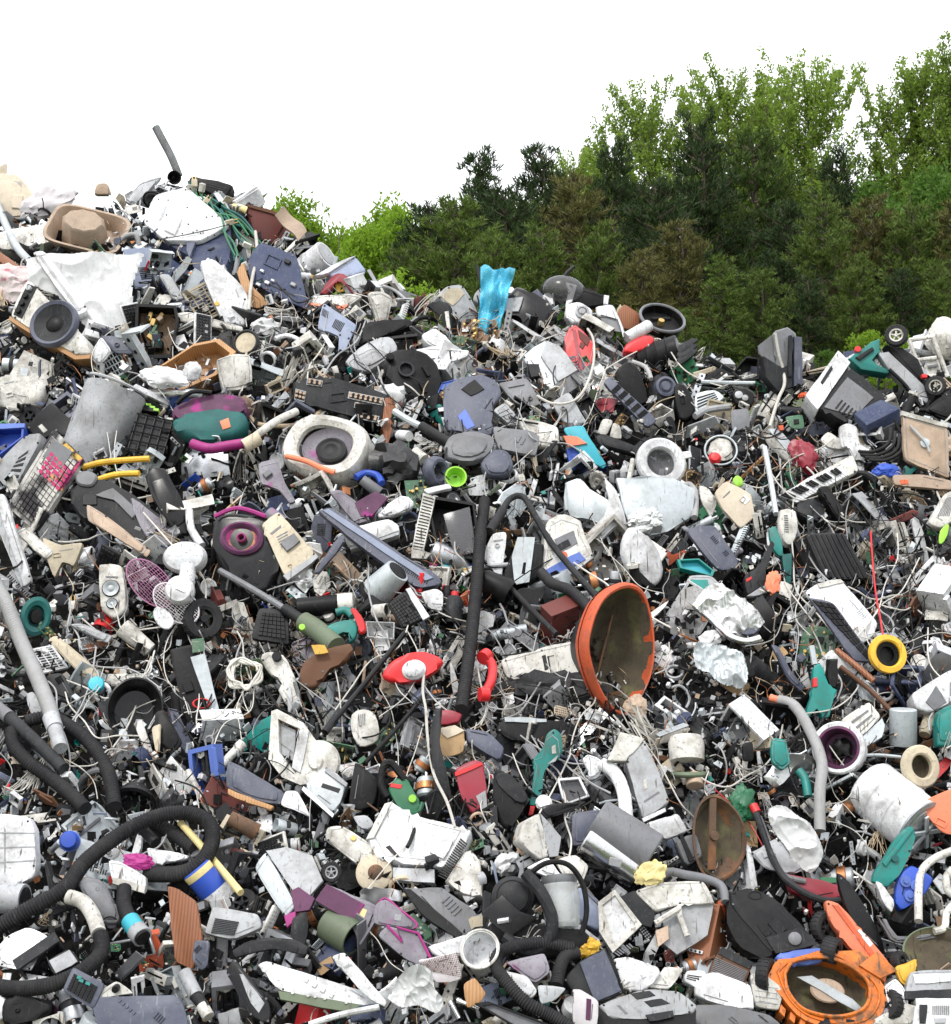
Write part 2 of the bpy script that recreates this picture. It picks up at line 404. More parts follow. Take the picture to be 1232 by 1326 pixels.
def poly(name,label,cat,pts,m,th=6,yaw=0,pitch=25,out=25,r=1.2,smooth=0,lm=None,hole=None,dent=0,solo=True,group=None):
 u,v=centre(pts);a,b=bbox(pts)
 t=T(name,label,cat,u,v,0,yaw,pitch,out,(a*.85,b*.85),lm,group)
 bb=B().prism(t.q(pts if smooth or hole else rough(fillet(pts))),th,0,0 if hole else max(r,min(3.2,th*.12))if th>12 else r,3 if th>12 else 2,smooth=smooth,hole=t.q(hole)if hole else None)
 if dent:bb.dent(dent,.05,u)
 if a*b<260 or hole or dent>3 or m in('wood','cherry','rust','plasticbag'):
  if solo:t.solo(bb,m)
  else:t.body=t.p('shell' if th>12 else 'panel',bb,m)
 else:t.body=t.p('shell' if th>12 else 'panel',bb,m);greeble(t,pts,m,solo)
 return t
def fillet(pts,rad=5):
 o=[]
 for i,p in enumerate(pts):
  a,b=pts[i-1],pts[(i+1)%len(pts)];la=math.hypot(a[0]-p[0],a[1]-p[1]);lb=math.hypot(b[0]-p[0],b[1]-p[1]);k=min(rad,la*.3,lb*.3)
  if k<1.2:o.append(p);continue
  A,Bq=lerp_(p,a,k/la),lerp_(p,b,k/lb);m=lerp_(lerp_(A,Bq,.5),p,.5);o+=[A,m,Bq]
 return o
def rough(pts,amp=.7):
 o=[]
 for i,p in enumerate(pts):
  q=pts[(i+1)%len(pts)];L=math.hypot(q[0]-p[0],q[1]-p[1]);n=min(5,int(L/16)+1)
  for k in range(n):
   f=k/n;j=amp if k else amp*.4;o.append((p[0]+(q[0]-p[0])*f+grn.gauss(0,j*.6),p[1]+(q[1]-p[1])*f+grn.gauss(0,j*.6)))
  if L>30 and grn.random()<.3:
   f=(n-.5)/n;d=grn.uniform(1.5,4);c=centre(pts);x,z=p[0]+(q[0]-p[0])*f,p[1]+(q[1]-p[1])*f;e=math.hypot(c[0]-x,c[1]-z)+1e-6
   o.append((x+(c[0]-x)/e*d,z+(c[1]-z)/e*d))
 return o
grn=random.Random(12)
DARKM={'black','gloss','dgrey','rubber','navy','slate','grey','brown','maroon','plum','dred','blue','green'}
def inside(p,pts):
 c=False
 for i in range(len(pts)):
  (x1,y1),(x2,y2)=pts[i-1],pts[i]
  if(y1>p[1])!=(y2>p[1])and p[0]<(x2-x1)*(p[1]-y1)/(y2-y1)+x1:c=not c
 return c
def greeble(t,pts,m,full=True):
 """seams, screws, insets and vents on a larger face"""
 g=grn;c=centre(pts);a,b=bbox(pts);dk=m in DARKM;tone=g.choice(['black','dgrey','grey'])if dk else g.choice(['grey','lgrey','lgrey','grey']);sh=lambda k:[(c[0]+(x-c[0])*k,c[1]+(y-c[1])*k)for x,y in pts]
 if full and g.random()<.5:k=g.uniform(.7,.86);t.p('moulded_face',B().prism(t.q(rough(fillet(sh(k),6),.4),-2.2),3,-2.2,1.4,2),m)
 e=g.randrange(len(pts));p,q=pts[e-1],pts[e];L=math.hypot(q[0]-p[0],q[1]-p[1]);ex=((q[0]-p[0])/L,(q[1]-p[1])/L)
 if g.random()<.35 and not dk:
  k=g.uniform(.80,.90);o=sh(k);t.p('panel_seam',B().prism(t.q(o,-.5),.9,-.5,0,hole=t.q(sh(k-.02),-.5)),'lgrey')
 elif L>18:
  f=g.uniform(.25,.45);w_=lambda r_,k:(r_[0]+(c[0]-r_[0])*k,r_[1]+(c[1]-r_[1])*k);qd=[w_(p,f),w_(q,f),w_(q,f+.06),w_(p,f+.06)];t.p('panel_seam',B().prism(t.q(qd,-.6),1.1,-.6,0),tone)
 if a*b>900:
  for i,(x,y)in enumerate(sh(.88)):
   if i%max(1,len(pts)//4)==0 and g.random()<.6:X,Zz=t.q([(x,y)])[0];t.p('screw',B().lathe([(1.5,.3),(1.3,-.6),(.6,-.7),(.4,-.3),(0,-.3)],at=(X,0,Zz),n=10),'dgrey' if not dk else 'grey')
 for _ in range((1+(a*b>800)+(a*b>1800))if full else(a*b>1500)):
  for _t in range(8):
   x,y=c[0]+g.uniform(-.55,.55)*a,c[1]+g.uniform(-.55,.55)*b;w_,h=a*g.uniform(.10,.34),b*g.uniform(.08,.26);n2=(-ex[1],ex[0])
   rc=[(x+ex[0]*i*w_+n2[0]*j*h,y+ex[1]*i*w_+n2[1]*j*h)for i,j in((-1,-1),(1,-1),(1,1),(-1,1))]
   if all(inside(z,pts)for z in rc):break
  else:continue
  kd=g.random()
  if kd<.15:
   v=B();n_=max(3,int(w_*.7))
   for i in range(n_):v.prism(t.q([lerp_(rc[0],rc[1],(i+.25)/n_),lerp_(rc[0],rc[1],(i+.7)/n_),lerp_(rc[3],rc[2],(i+.7)/n_),lerp_(rc[3],rc[2],(i+.25)/n_)],-.4),1,-.4,0)
   t.p('vent_grille',v,'dgrey')
  elif kd<.42:
   v=B();n_=g.randint(2,5);d_=g.uniform(1.2,2.6)
   for i in range(n_):v.prism(t.q([lerp_(rc[0],rc[1],(i+.2)/n_),lerp_(rc[0],rc[1],(i+.6)/n_),lerp_(rc[3],rc[2],(i+.6)/n_),lerp_(rc[3],rc[2],(i+.2)/n_)],-d_),d_+.5,-d_,.4,1)
   t.p('moulded_rib',v,m)
  elif kd<.62:d_=g.uniform(1.5,5);t.p('raised_block',B().prism(t.q(rough(rc,.4),-d_),d_+.5,-d_,.8,1),m if g.random()<.65 else tone)
  elif kd<.80:t.p('raised_rim',B().prism(t.q(rc,-1.6),2,-1.6,0,hole=t.q([lerp_(centre(rc),z,.8)for z in rc],-1.6)),m)
  elif kd<.87:t.p('sticker',B().prism(t.q(rough(rc,.5),-.4),.6,-.4,0),g.choice(['off','pale','lgrey','clean']))
  else:X,Zz=t.q([(x,y)])[0];t.p('boss',B().lathe([(3.4,.5),(3.2,-2),(2,-2.6),(1.6,-1),(0,-1)],at=(X,0,Zz),n=16),m)
def lerp_(a,b,t):return(a[0]+(b[0]-a[0])*t,a[1]+(b[1]-a[1])*t)
def world_tube(segs_pts,r,ribs=0,n=9):
 pts=[];ss=0
 for q in segs_pts:
  P,s=at(q[0],q[1],q[2]if len(q)>2 else 22);pts.append(P);ss+=s
 s=ss/len(pts);o=pts[0].copy()
 b=B().tube([(p-o)for p in pts],r*s,16 if r>4.5 else n if r>2 else 6,ribs*s,7)
 if r>5.5:
  for q in segs_pts:OCC.append((q[0],q[1],r+7,r+7))
 return o,b,s
def path(name,label,cat,segs,lm=None,group=None):
 """segs: (part, pts, r, material, rib pitch); one seg makes one mesh"""
 u,v=segs[0][1][len(segs[0][1])//2][:2]
 if lm:LMS.append((u,v,lm))
 if len(segs)==1:
  _,pts,r,m,ribs=segs[0];o,b,s=world_tube(pts,r,ribs)
  ob=link(name,b.mesh(name),m);ob.location=o;return tag(ob,label,cat,group)
 root=None
 for(pn,pts,r,m,ribs)in segs:
  o,b,s=world_tube(pts,r,ribs)
  if root is None:
   root=bpy.data.objects.new(name,None);COL.objects.link(root);root.location=o;root.empty_display_size=.05;tag(root,label,cat,group)
  ob=link(pn,b.mesh(pn),m,root);ob.location=o-root.location
 return root
def cloth(name,label,cat,pts,m,yaw=0,pitch=28,out=34,amp=6,fr=.045,lm=None,seed=1,sx=1.0):
 """draped, creased sheet with a traced outline"""
 u,v=centre(pts);a,b=bbox(pts);t=T(name,label,cat,u,v,0,yaw,pitch,out,(a*.85,b*.85),lm);q=t.q(pts if len(pts)>12 else[(p.x,p.z)for p in smooth_pts([(x,0,z)for x,z in pts],4,True)])
 x0,x1,z0,z1=min(p[0]for p in q),max(p[0]for p in q),min(p[1]for p in q),max(p[1]for p in q);W_,H_=x1-x0,z1-z0;nx,nz=min(90,int(W_/1.1)),min(90,int(H_/1.1))
 def fn(i,j):
  p=Vector((i*W_*fr*sx+seed*5.3,j*H_*fr,seed*1.7));r_=Vector((p.x*1.5+p.y*.5,p.y*.9-p.x*.35,p.z))
  return(0,-amp*(1.3*noise.noise(p*.6)+.5*max(0,1-3*abs(noise.noise(r_*.7)))**1.5+.14*max(0,1-3*abs(noise.noise(r_*1.9)))**1.5),0)
 t.solo(B().grid(W_,H_,nx,nz,fn,1.2,at=((x0+x1)/2,0,(z0+z1)/2),keep=lambda i,j:inside((x0+i*W_,z0+j*H_),q)),m);return t
def polar(pts,c,k=1.0):
 """radius factor by angle of a traced outline (y down) about c"""
 P=[((x-c[0])*k,c[1]-y)for x,y in pts]
 P=[(p.x,p.z)for p in smooth_pts([(x,0,z)for x,z in P],6,True)]
 def f(a,y=0):
  dx,dz=math.cos(a),math.sin(a);best=1
  for i in range(len(P)):
   (x1,z1),(x2,z2)=P[i-1],P[i];ex,ez=x2-x1,z2-z1;den=dx*ez-dz*ex
   if abs(den)<1e-9:continue
   t=(x1*ez-z1*ex)/den;w_=(x1*dz-z1*dx)/den
   if t>0 and-1e-6<=w_<=1+1e-6:best=t
  return best
 return f
 # SETTING
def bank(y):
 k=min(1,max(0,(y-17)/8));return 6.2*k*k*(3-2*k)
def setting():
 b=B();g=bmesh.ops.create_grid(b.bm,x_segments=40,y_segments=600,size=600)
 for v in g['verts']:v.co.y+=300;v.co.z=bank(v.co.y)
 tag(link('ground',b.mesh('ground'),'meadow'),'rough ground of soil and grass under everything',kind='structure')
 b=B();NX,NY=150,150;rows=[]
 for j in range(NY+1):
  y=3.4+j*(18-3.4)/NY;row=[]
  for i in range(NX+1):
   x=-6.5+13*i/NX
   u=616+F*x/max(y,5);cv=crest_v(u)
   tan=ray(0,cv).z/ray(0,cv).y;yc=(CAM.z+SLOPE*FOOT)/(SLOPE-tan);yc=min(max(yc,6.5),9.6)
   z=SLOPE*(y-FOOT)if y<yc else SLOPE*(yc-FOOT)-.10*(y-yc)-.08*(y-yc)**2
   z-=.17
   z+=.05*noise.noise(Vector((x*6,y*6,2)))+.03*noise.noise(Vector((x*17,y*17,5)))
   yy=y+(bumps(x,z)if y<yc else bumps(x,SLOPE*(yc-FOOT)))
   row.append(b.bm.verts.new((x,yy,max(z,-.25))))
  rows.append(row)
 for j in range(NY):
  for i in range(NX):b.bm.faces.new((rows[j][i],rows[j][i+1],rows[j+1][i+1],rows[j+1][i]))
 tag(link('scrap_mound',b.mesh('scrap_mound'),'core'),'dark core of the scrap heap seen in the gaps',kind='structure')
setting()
# trees
def leaf_mesh(name,leaves):
 """leaves: (point, direction, normal-ish, length, width) -> one quad each"""
 import numpy as np
 n=len(leaves);co=np.empty((n,4,3))
 for i,(p,d,s,l,wd)in enumerate(leaves):
  a=p-s*wd*.35;co[i,0]=p-s*(wd*.25);co[i,1]=p+s*(wd*.25);co[i,2]=p+d*l*.6+s*(wd*.5);co[i,3]=p+d*l-s*(wd*.1)
 me=bpy.data.meshes.new(name);me.vertices.add(n*4);me.loops.add(n*4);me.polygons.add(n)
 me.vertices.foreach_set('co',co.reshape(-1));me.loops.foreach_set('vertex_index',list(range(n*4)))
 me.polygons.foreach_set('loop_start',list(range(0,n*4,4)));me.polygons.foreach_set('loop_total',[4]*n)
 me.update();me.validate();return me
def rdir(r):
 while True:
  v=Vector((r.uniform(-1,1),r.uniform(-1,1),r.uniform(-1,1)))
  if.05<v.length<1:return v.normalized()
def tuft(out,r,p,n,ln,wd,bias):
 for _ in range(n):
  d=(rdir(r)+bias).normalized();s=d.cross(rdir(r)).normalized();out.append((p+rdir(r)*ln*.25,d,s,ln*r.uniform(.6,1.2),wd))
def pine_mesh(seed,narrow=.17):
 """unit-height pine: tapered trunk with whorled limbs; crown of needle tufts"""
 r=random.Random(seed);L=[];tr=B()
 bend=[Vector((r.uniform(-.015,.015),r.uniform(-.015,.015),0))for _ in range(5)]
 tp=[Vector((0,0,0))]+[bend[i]+Vector((0,0,.2*(i+1)))for i in range(4)]+[Vector((0,0,.985))]
 tr.tube(tp,.013,7,r2=.002)
 z=.16
 while z<.985:
  f=(z-.16)/.84
  reach=narrow*(1-f)**.62*(.55+.45*min(1,f*3.2))+.018
  for _ in range(5 if f<.85 else 4):
   a=r.uniform(0,6.283);ln=reach*r.uniform(.55,1.15)
   up=.25+.5*f+r.uniform(-.12,.15)
   e=Vector((math.cos(a)*ln,math.sin(a)*ln,ln*up));o=Vector((0,0,z))
   if r.random()<.7:tr.tube([o,o+e*.5+Vector((0,0,-.004)),o+e],.0032,3,k=2,r2=.001)
   m=max(2,int(ln/.016))
   for k in range(m):
    t=.35+.65*(k+r.random())/m
    if r.random()<.12:continue
    p=o+e*t+rdir(r)*.016
    tuft(L,r,p,15,.027,.0050,Vector((0,0,.8))+e.normalized()*.45)
  z+=r.uniform(.014,.028)
 return tr.mesh('trunk'),leaf_mesh('crown',L)
def broad_mesh(seed,wide=.26,low=.12,n=520,leaf=.017,poplar=False,per=11):
 """unit-height broadleaf: limbs and clumps of leaves; poplar = upswept and airy"""
 r=random.Random(seed);L=[];tr=B()
 tr.tube([(0,0,0),(r.uniform(-.01,.01),0,.4),(r.uniform(-.015,.015),0,.90)],.007 if poplar else.016,7,r2=.0012)
 if poplar:
  for i in range(150):
   z=r.uniform(.22,.92);a=r.uniform(0,6.283);ln=r.uniform(.09,.22)*(1.12-.75*abs(z-.42))
   sp=r.uniform(.25,.75)*wide/.2
   o=Vector((0,0,z));e=Vector((math.cos(a)*ln*sp,math.sin(a)*ln*sp,ln));mid=o+e*.5+Vector((math.cos(a),math.sin(a),0))*ln*.10
   if(o+e).z>1:continue
   tr.tube([o,mid,o+e],.0014,4,k=3,r2=.0004)
   m=int(ln/.008)
   for k in range(m):
    if r.random()<.24:continue
    t=.15+.78*(k+r.random())/m;p=o.lerp(mid,t*2)if t<.5 else mid.lerp(o+e,t*2-1)
    p=p+rdir(r)*r.uniform(.001,.012)
    for _ in range(r.choice((9,14,22))):
     d=(rdir(r)+Vector((0,0,.5))).normalized();q=p+rdir(r)*.009;L.append((q,d,d.cross(rdir(r)).normalized(),leaf*.46*r.uniform(.6,1.2),leaf*.40))
 else:
  for i in range(26):
   z=r.uniform(.15,.8);a=r.uniform(0,6.283);ln=wide*r.uniform(.6,1)
   tr.tube([(0,0,z*.75),(math.cos(a)*ln*.5,math.sin(a)*ln*.5,z*.85+.06),(math.cos(a)*ln,math.sin(a)*ln,z+.08)],.004,4,k=3,r2=.001)
  lobes=[(Vector((0,0,.6)),wide*.8,.35)]
  for i in range(15):
   z=r.uniform(low+.1,.9);a=r.uniform(0,6.283);q=wide*math.sqrt(max(.03,1-((z-.45)/.55)**2))*.68
   lobes.append((Vector((math.cos(a)*q,math.sin(a)*q,z)),wide*r.uniform(.28,.46),r.uniform(.08,.14)))
  for i in range(n):
   c,rx,rz=r.choice(lobes);d=rdir(r)*r.uniform(.55,1.05);p=c+Vector((d.x*rx,d.y*rx,d.z*rz))
   if p.z<low or p.z>1:continue
   for _ in range(per):
    dd=(rdir(r)+Vector((0,0,.3))).normalized();L.append((p+rdir(r)*.022,dd,dd.cross(rdir(r)).normalized(),leaf*r.uniform(.7,1.3),leaf*.75))
 return tr.mesh('trunk'),leaf_mesh('crown',L)
PINES=[pine_mesh(i,w_)for i,w_ in((1,.20),(2,.17),(3,.24),(4,.19),(5,.22))]
BROAD=[broad_mesh(i,w_,.1,2600,.017)for i,w_ in((11,.30),(12,.26),(13,.36))]
POPS=[broad_mesh(i,w_,.1,0,.017,True)for i,w_ in((21,.24),(22,.20),(23,.27),(24,.23))]
BUSH=[broad_mesh(i,.55,.03,1300,.026,per=9)for i in(31,32)]
TL=set()
def tree(kind,meshes,mt,u,v,D,label,group,i,wf=1):
 P=CAM+ray(u,v)*D;g0=bank(P.y);h=P.z-g0
 root=bpy.data.objects.new(kind,None);COL.objects.link(root);root.location=(P.x,P.y,g0-.1);root.empty_display_size=.3
 root.rotation_euler=(0,0,(i*2.4)%6.28);root.scale=(h*wf,h*wf,h)
 tag(root,label,kind.replace('_',' ')if kind!='broadleaf_tree' else 'tree',group)
 tr,cr=meshes[i%len(meshes)]
 for nm,me,m in(('trunk',tr,'bark'),('crown',cr,mt)):
  o=bpy.data.objects.new(nm,me);COL.objects.link(o);o.parent=root
  if not me.materials:me.materials.append(None)
  o.material_slots[0].link='OBJECT';o.material_slots[0].material=MATS[m]
W='trees standing behind the scrap heap'
pops=[(742,172,47,'short thin poplar, first and lowest of the poplar row'),(778,160,49,'slim poplar behind the pines, second of the poplar row'),(838,94,46,'tall airy poplar, third along the poplar row'),(902,84,48,'leafy poplar rising behind the dark pine tip'),(942,70,46,'full poplar in the middle of the poplar row'),(995,64,48,'broad poplar with thin gaps, next to the last before the sky gap'),(1048,60,46,'tall poplar standing just before the open sky gap'),(1152,84,47,'leaning poplar just past the open sky gap'),(1190,46,46,'tall poplar, second past the open sky gap'),(1240,24,45,'tallest poplar at the end of the row')]
for i,(u,v,D,lb)in enumerate(pops):tree('poplar_tree',POPS,'leaf_poplar',u,v,D,lb,'poplars in the tall back row',i,.86)
pines=[(556,262,36,'d','dark pine at the outer end of the pines, beside the bright trees'),(620,193,38,'d','dark pine with open layered top above the blue plastic'),(590,255,34,'o','olive pine beside the layered dark pine'),(655,235,35,'d','dark pine between the two highest pine tips'),(702,190,38,'d','dark pine with pointed tip left of the poplars'),(745,222,36,'b','brownish pine with a bare pale trunk'),(795,185,40,'d','dark pine just in front of the slim poplars'),(848,232,36,'d','dark pine below the third poplar'),(908,152,41,'d','tall near-black pine whose tip overlaps the poplars'),(880,285,33,'b','brown-tinged pine below the near-black pine'),(975,172,43,'g','green conifer whose tip shows between two poplars'),(1082,196,41,'d','dark pine under the open sky gap'),(1020,262,35,'d','dark bushy pine below the broad poplar'),(1066,243,32,'o','large olive pine above the grey folded metal'),(1128,255,34,'b','reddish brown pine above the upturned mower'),(1180,262,33,'o','olive pine above the white chair frame'),(1232,262,33,'b','brown pine at the picture edge'),(640,300,32,'o','low olive pine behind the blue plastic'),(700,285,33,'o','low olive pine behind the black bulky cover'),(775,290,32,'o','yellowish low pine above the red shield'),(830,320,31,'b','brown low pine with dry tips'),(935,330,31,'o','olive low pine above the brown board'),(985,345,30,'o','olive young pine left of the large olive pine'),(1045,350,30,'d','dark young pine just above the folded metal'),(1110,330,30,'o','olive young pine above the white cabinet'),(1165,345,30,'d','dark young pine above the small wheel'),(1215,335,30,'o','olive young pine above the pale chair'),(885,395,29,'o','small young pine next to the black bucket'),(520,315,34,'o','small olive pine between bright trees and dark pines')]
for i,(u,v,D,c,lb)in enumerate(pines):
 if c=='g':tree('conifer_tree',PINES,'needle_green',u,v,D,lb,W,2,.9)
 else:tree('pine_tree',PINES,{'d':'needle_dark','o':'needle_olive','b':'needle_brown'}[c],u,v,D,lb,'pines behind the scrap heap',i,.9 if v<200 else 1.05 if v<250 else 1.2)
brs=[(372,262,44,'leaf_bright','bright green tree nearest the scrap peak',.8),(405,248,45,'leaf_bright','bright green tree with wispy top near the scrap peak',.7),(440,262,42,'leaf_bright','rounded bright green tree, middle of the bright group',.9),(480,268,42,'leaf_bright','low bright green tree in the bright group dip',.8),(515,246,44,'leaf_bright','pointed bright green tree beside the pines',.8),(545,275,44,'leaf_mid','mid green tree touching the dark pines',.8),(1178,205,38,'leaf_mid','leafy green tree in front of the tall poplars',.8),(1228,215,39,'leaf_mid','leafy green tree at the picture edge below poplars',.8),(1128,240,42,'leaf_mid','green tree filling the foot of the sky gap',.6)]
for i,(u,v,D,m,lb,wf)in enumerate(brs):tree('broadleaf_tree',BROAD,m,u,v,D,lb,'broadleaf trees behind the scrap heap',i,wf)
bus=[(395,345,30,'leaf_bright','bright shrub behind the white kettle'),(470,348,31,'leaf_bright','bright shrub behind the red tray'),(540,372,30,'leaf_mid','green shrub behind the pale lid'),(715,372,27,'leaf_mid','green shrub behind the clear dome'),(782,384,27,'leaf_mid','green shrub behind the brown board'),(1060,446,25,'leaf_mid','green shrub between folded metal and white cabinet'),(1145,412,26,'leaf_bright','bright shrub behind the small upturned wheel')]
for i,(u,v,D,m,lb)in enumerate(bus):tree('shrub',BUSH,m,u,v,D,lb,'shrubs at the foot of the trees',i,1.0)
def far_wood():
 r=random.Random(99);L=[]
 TOP=[(340,330),(520,320),(600,270),(800,250),(1000,250),(1400,265)]
 for i in range(5200):
  u=r.uniform(330,1420)
  for(a,va),(b_,vb)in zip(TOP,TOP[1:]):
   if a<=u<=b_:tv=va+(vb-va)*(u-a)/(b_-a)
  v=tv+(620-tv)*r.random()**1.1;D=r.uniform(46,60);p=CAM+ray(u,v)*D
  if p.z<.2:continue
  tuft(L,r,p,9,.75,.14,Vector((0,0,.6)))
 tag(link('distant_wood',leaf_mesh('distant_wood',L),'needle_green'),'dense dark wood filling the gaps between the trunks','wood',kind='stuff')
far_wood()
# PLACED OBJECTS
def Z1(*p,ox=0,oy=150,k=310/1232):return[(ox+a*k,oy+b*k)for a,b in p]
def mk(ox,oy,k=310/1232):return lambda*p:[(ox+a*k,oy+b*k)for a,b in p]
A1=mk(0,150);A2=mk(300,220);A3=mk(600,330);A4=mk(900,380,332/1232);A5=mk(0,440);A6=mk(300,500);A7=mk(600,620);A8=mk(900,680,332/1232)
C1=mk(0,720);C2=mk(300,800);C3=mk(600,900);C4=mk(900,980,332/1232);C5=mk(0,1010);C6=mk(300,1040);C7=mk(600,1060)
def sub(t,name,pts,m,th=3,y=-1.5,r=.5,smooth=0,parent=None,hole=None,label=None):
 a,b=bbox(pts)
 if min(a,b)>7:OCC.append((*centre(pts),a*.8,b*.8))
 return t.p(name,B().prism(t.q(pts if smooth or hole or max(a,b)<9 else rough(pts,.45),y),th,y,0 if hole else r,1,smooth=smooth,hole=t.q(hole,y)if hole else None),m,parent,label)
def lerp2(a,b,t):return(a[0]+(b[0]-a[0])*t,a[1]+(b[1]-a[1])*t)
def quad(c,u0,v0,u1,v1):
 """sub-rectangle of a 4-corner outline (tl, tr, br, bl)"""
 f=lambda u,v:lerp2(lerp2(c[0],c[1],u),lerp2(c[3],c[2],u),v)
 return[f(u0,v0),f(u1,v0),f(u1,v1),f(u0,v1)]
def keys(t,c,nx,ny,gap=.18,y=-2.5,h=3,skip=0,rr=None):
 b=B();rr=rr or random.Random(nx*31+ny)
 for j in range(ny):
  i=0
  while i<nx:
   wdt=1
   if rr.random()<.08 and i<nx-2:wdt=2
   if rr.random()>=skip:b.prism(t.q(quad(c,(i+gap/2)/nx,(j+gap/2)/ny,(i+wdt-gap/2)/nx,(j+1-gap/2)/ny),y),h,y,0)
   i+=wdt
 return b
def slots(t,c,n,m='black',vert=True,y=-.6,th=1.2,fill=.5,name='vent_grille',parent=None):
 b=B()
 for i in range(n):
  a,e=(i+.5-fill/2)/n,(i+.5+fill/2)/n
  b.prism(t.q(quad(c,a,0,e,1)if vert else quad(c,0,a,1,e),y),th,y,0)
 return t.p(name,b,m,parent)
def keyboard(label,c,m='black',km='dgrey',nx=18,ny=6,yaw=0,pitch=28,out=30,lm=None,nm='keyboard',th=7,box=(.04,.1,.96,.92),skip=.03):
 t=poly(nm,label,'keyboard' if 'key' in nm else 'phone',c,m,th,yaw,pitch,out,1.2,lm=lm,solo=False)
 t.p('key_block',keys(t,quad(c,*box),nx,ny,skip=skip),km);return t
def crate(name,label,cat,c,m,depth,yaw=0,pitch=25,out=25,lm=None,dent=0,r=1.5,th=None):
 """box whose front outline is c and that runs depth px into the heap"""
 return poly(name,label,cat,c,m,depth,yaw,pitch,out,r,lm=lm,dent=dent,solo=False)
def open_tray(name,label,cat,c,m,depth,wall=3,yaw=0,pitch=25,out=25,lm=None,inner='dgrey',rim=.07):
 """tray or box open to the viewer"""
 u,v=centre(c);a,b=bbox(c);t=T(name,label,cat,u,v,0,yaw,pitch,out,(a*.85,b*.85),lm)
 q=t.q(c);cx,cz=centre(q);inn=[(cx+(x-cx)*(1-rim),cz+(z-cz)*(1-rim))for x,z in q]
 t.p('rim',B().prism(q,depth,0,0,hole=inn),m)
 t.p('floor_panel',B().prism([(cx+(x-cx)*(1-rim*.5),cz+(z-cz)*(1-rim*.5))for x,z in q],wall,depth*.86,0),inner if inner else m)
 return t
def wheel(t,at_,rad,wd,rot=(0,0,0),tyre='rubber',rim='white',spokes=5,name='wheel'):
 b=B().lathe([(rad*.62,-wd/2),(rad*.92,-wd/2),(rad,-wd*.3),(rad,wd*.3),(rad*.92,wd/2),(rad*.62,wd/2)],n=26)
 for i in range(22):
  a=i*6.283/22;b.box(rad*.05,wd*.9,rad*.05,(math.cos(a)*rad,0,math.sin(a)*rad),(0,-math.degrees(a),0),0)
 w_=t.p(name,b.xf(at_,rot),tyre)
 b=B().lathe([(rad*.48,-wd*.42),(rad*.64,-wd*.46),(rad*.64,wd*.4),(rad*.48,wd*.4)],n=22)
 b.cyl(rad*.17,wd*1.0,n=12)
 for i in range(spokes):b.box(rad*.14,wd*.3,rad*.42,(math.sin(i*6.283/spokes)*rad*.33,-wd*.15,math.cos(i*6.283/spokes)*rad*.33),(0,math.degrees(i*6.283/spokes),0),.3)
 t.p('rim',b.xf(at_,rot),rim,w_);return w_
def bag(name,label,cat,u,v,sx,sz,m,roll=0,depth=None,out=20,seed=1,amp=.45,fr=1.8,lm=None,pitch=20):
 t=T(name,label,cat,u,v,roll,0,pitch,out,(sx*.8,sz*.8),lm);t.solo(B().blob(sx,depth or min(sx,sz)*.6,sz,seed=seed,amp=min(amp,.5),fr=min(fr,2.2),sub=4),m);return t
def cyl_thing(name,label,cat,u,v,L,r,m,roll=0,yaw=0,out=28,lm=None,r2=None,end='dgrey',open_=True,part='body',bands=0,pitch=0):
 """drum/cylinder lying with its axis along local x; its open end at +x"""
 t=T(name,label,cat,u,v,roll,-yaw,pitch,out,(L*.45,r*.8),lm);r2=r2 or r
 k=r2*.88
 pr=[(0,-L/2),(r*.93,-L/2),(r,-L/2+r*.08)]
 for i in range(bands):
  x=-L/2+L*(i+1)/(bands+1);rr=r+(r2-r)*(i+1)/(bands+1);pr+=[(rr,x-r*.05),(rr*1.04,x),(rr,x+r*.05)]
 pr+=[(r2,L/2-1),(r2*.98,L/2),(k,L/2)]+([(k*.97,L/2-L*.3),(0,L/2-L*.3)]if open_ else[(0,L/2)])
 t.p(part,B().lathe(pr,n=36).xf((0,r,0),(0,0,-90)),m)
 if end:t.p('end_cap',B().lathe([(k*.9,0),(k*.9,2),(0,3)]if open_ else[(r2*.8,-1.2),(r2*.8,1),(r2*.5,1.6),(0,1.6)],n=28).xf((L/2-(L*.28 if open_ else 0),r,0),(0,0,-90)),end)
 return t
 # top of the heap, near the peak
path('hose','grey ribbed hose standing up against the sky at the peak','hose',[('hose',[(202,165,0),(211,182,0),(222,203,0),(232,228,0)],5.2,'lgrey',1.5)],lm='upright grey hose')
t=T('lamp_reflector','small dark reflector at the foot of the upright hose','reflector',226,230,10,20,-10,14,None);t.p('dish',B().lathe([(9,0),(8,1),(5,8),(2,11),(0,11)],n=20),'black');t.p('foot',B().box(22,10,3,(0,4,-11)),'black')
t=crate('video_recorder','black slotted recorder box lying at the very peak','recorder',A1((985,305),(1205,355),(1160,420),(960,355)),'black',22,0,15,14,lm='black recorder at the peak');slots(t,quad(A1((985,305),(1205,355),(1160,420),(960,355)),.1,.3,.9,.6),2,'dgrey',False)
c=A1((800,405),(960,362),(1180,558),(1035,640),(850,640),(735,545))
t=poly('television_set','blue television housing with perforated white back panel facing up','television',c,'white',7,-8,48,34,1.5,lm='blue television housing',solo=False)
b=B();rr=random.Random(3)
for i in range(34):
 u_=192+rr.random()*100;v_=245+rr.random()*62;x,z=t.q([(u_,v_)])[0]
 if(u_-190)*.45+240<v_+2 and v_<306:b.cyl(.9,1.6,(x,-.4,z),n=8)
t.p('screw_hole',b,'black')
sub(t,'housing',A1((745,548),(855,645),(1035,642),(1185,562),(1195,690),(1165,780),(1050,905),(975,720),(880,668)),'navy',60,8,2)
sub(t,'corner_rib',A1((965,612),(1008,645),(975,730),(960,690)),'slate',5,2)
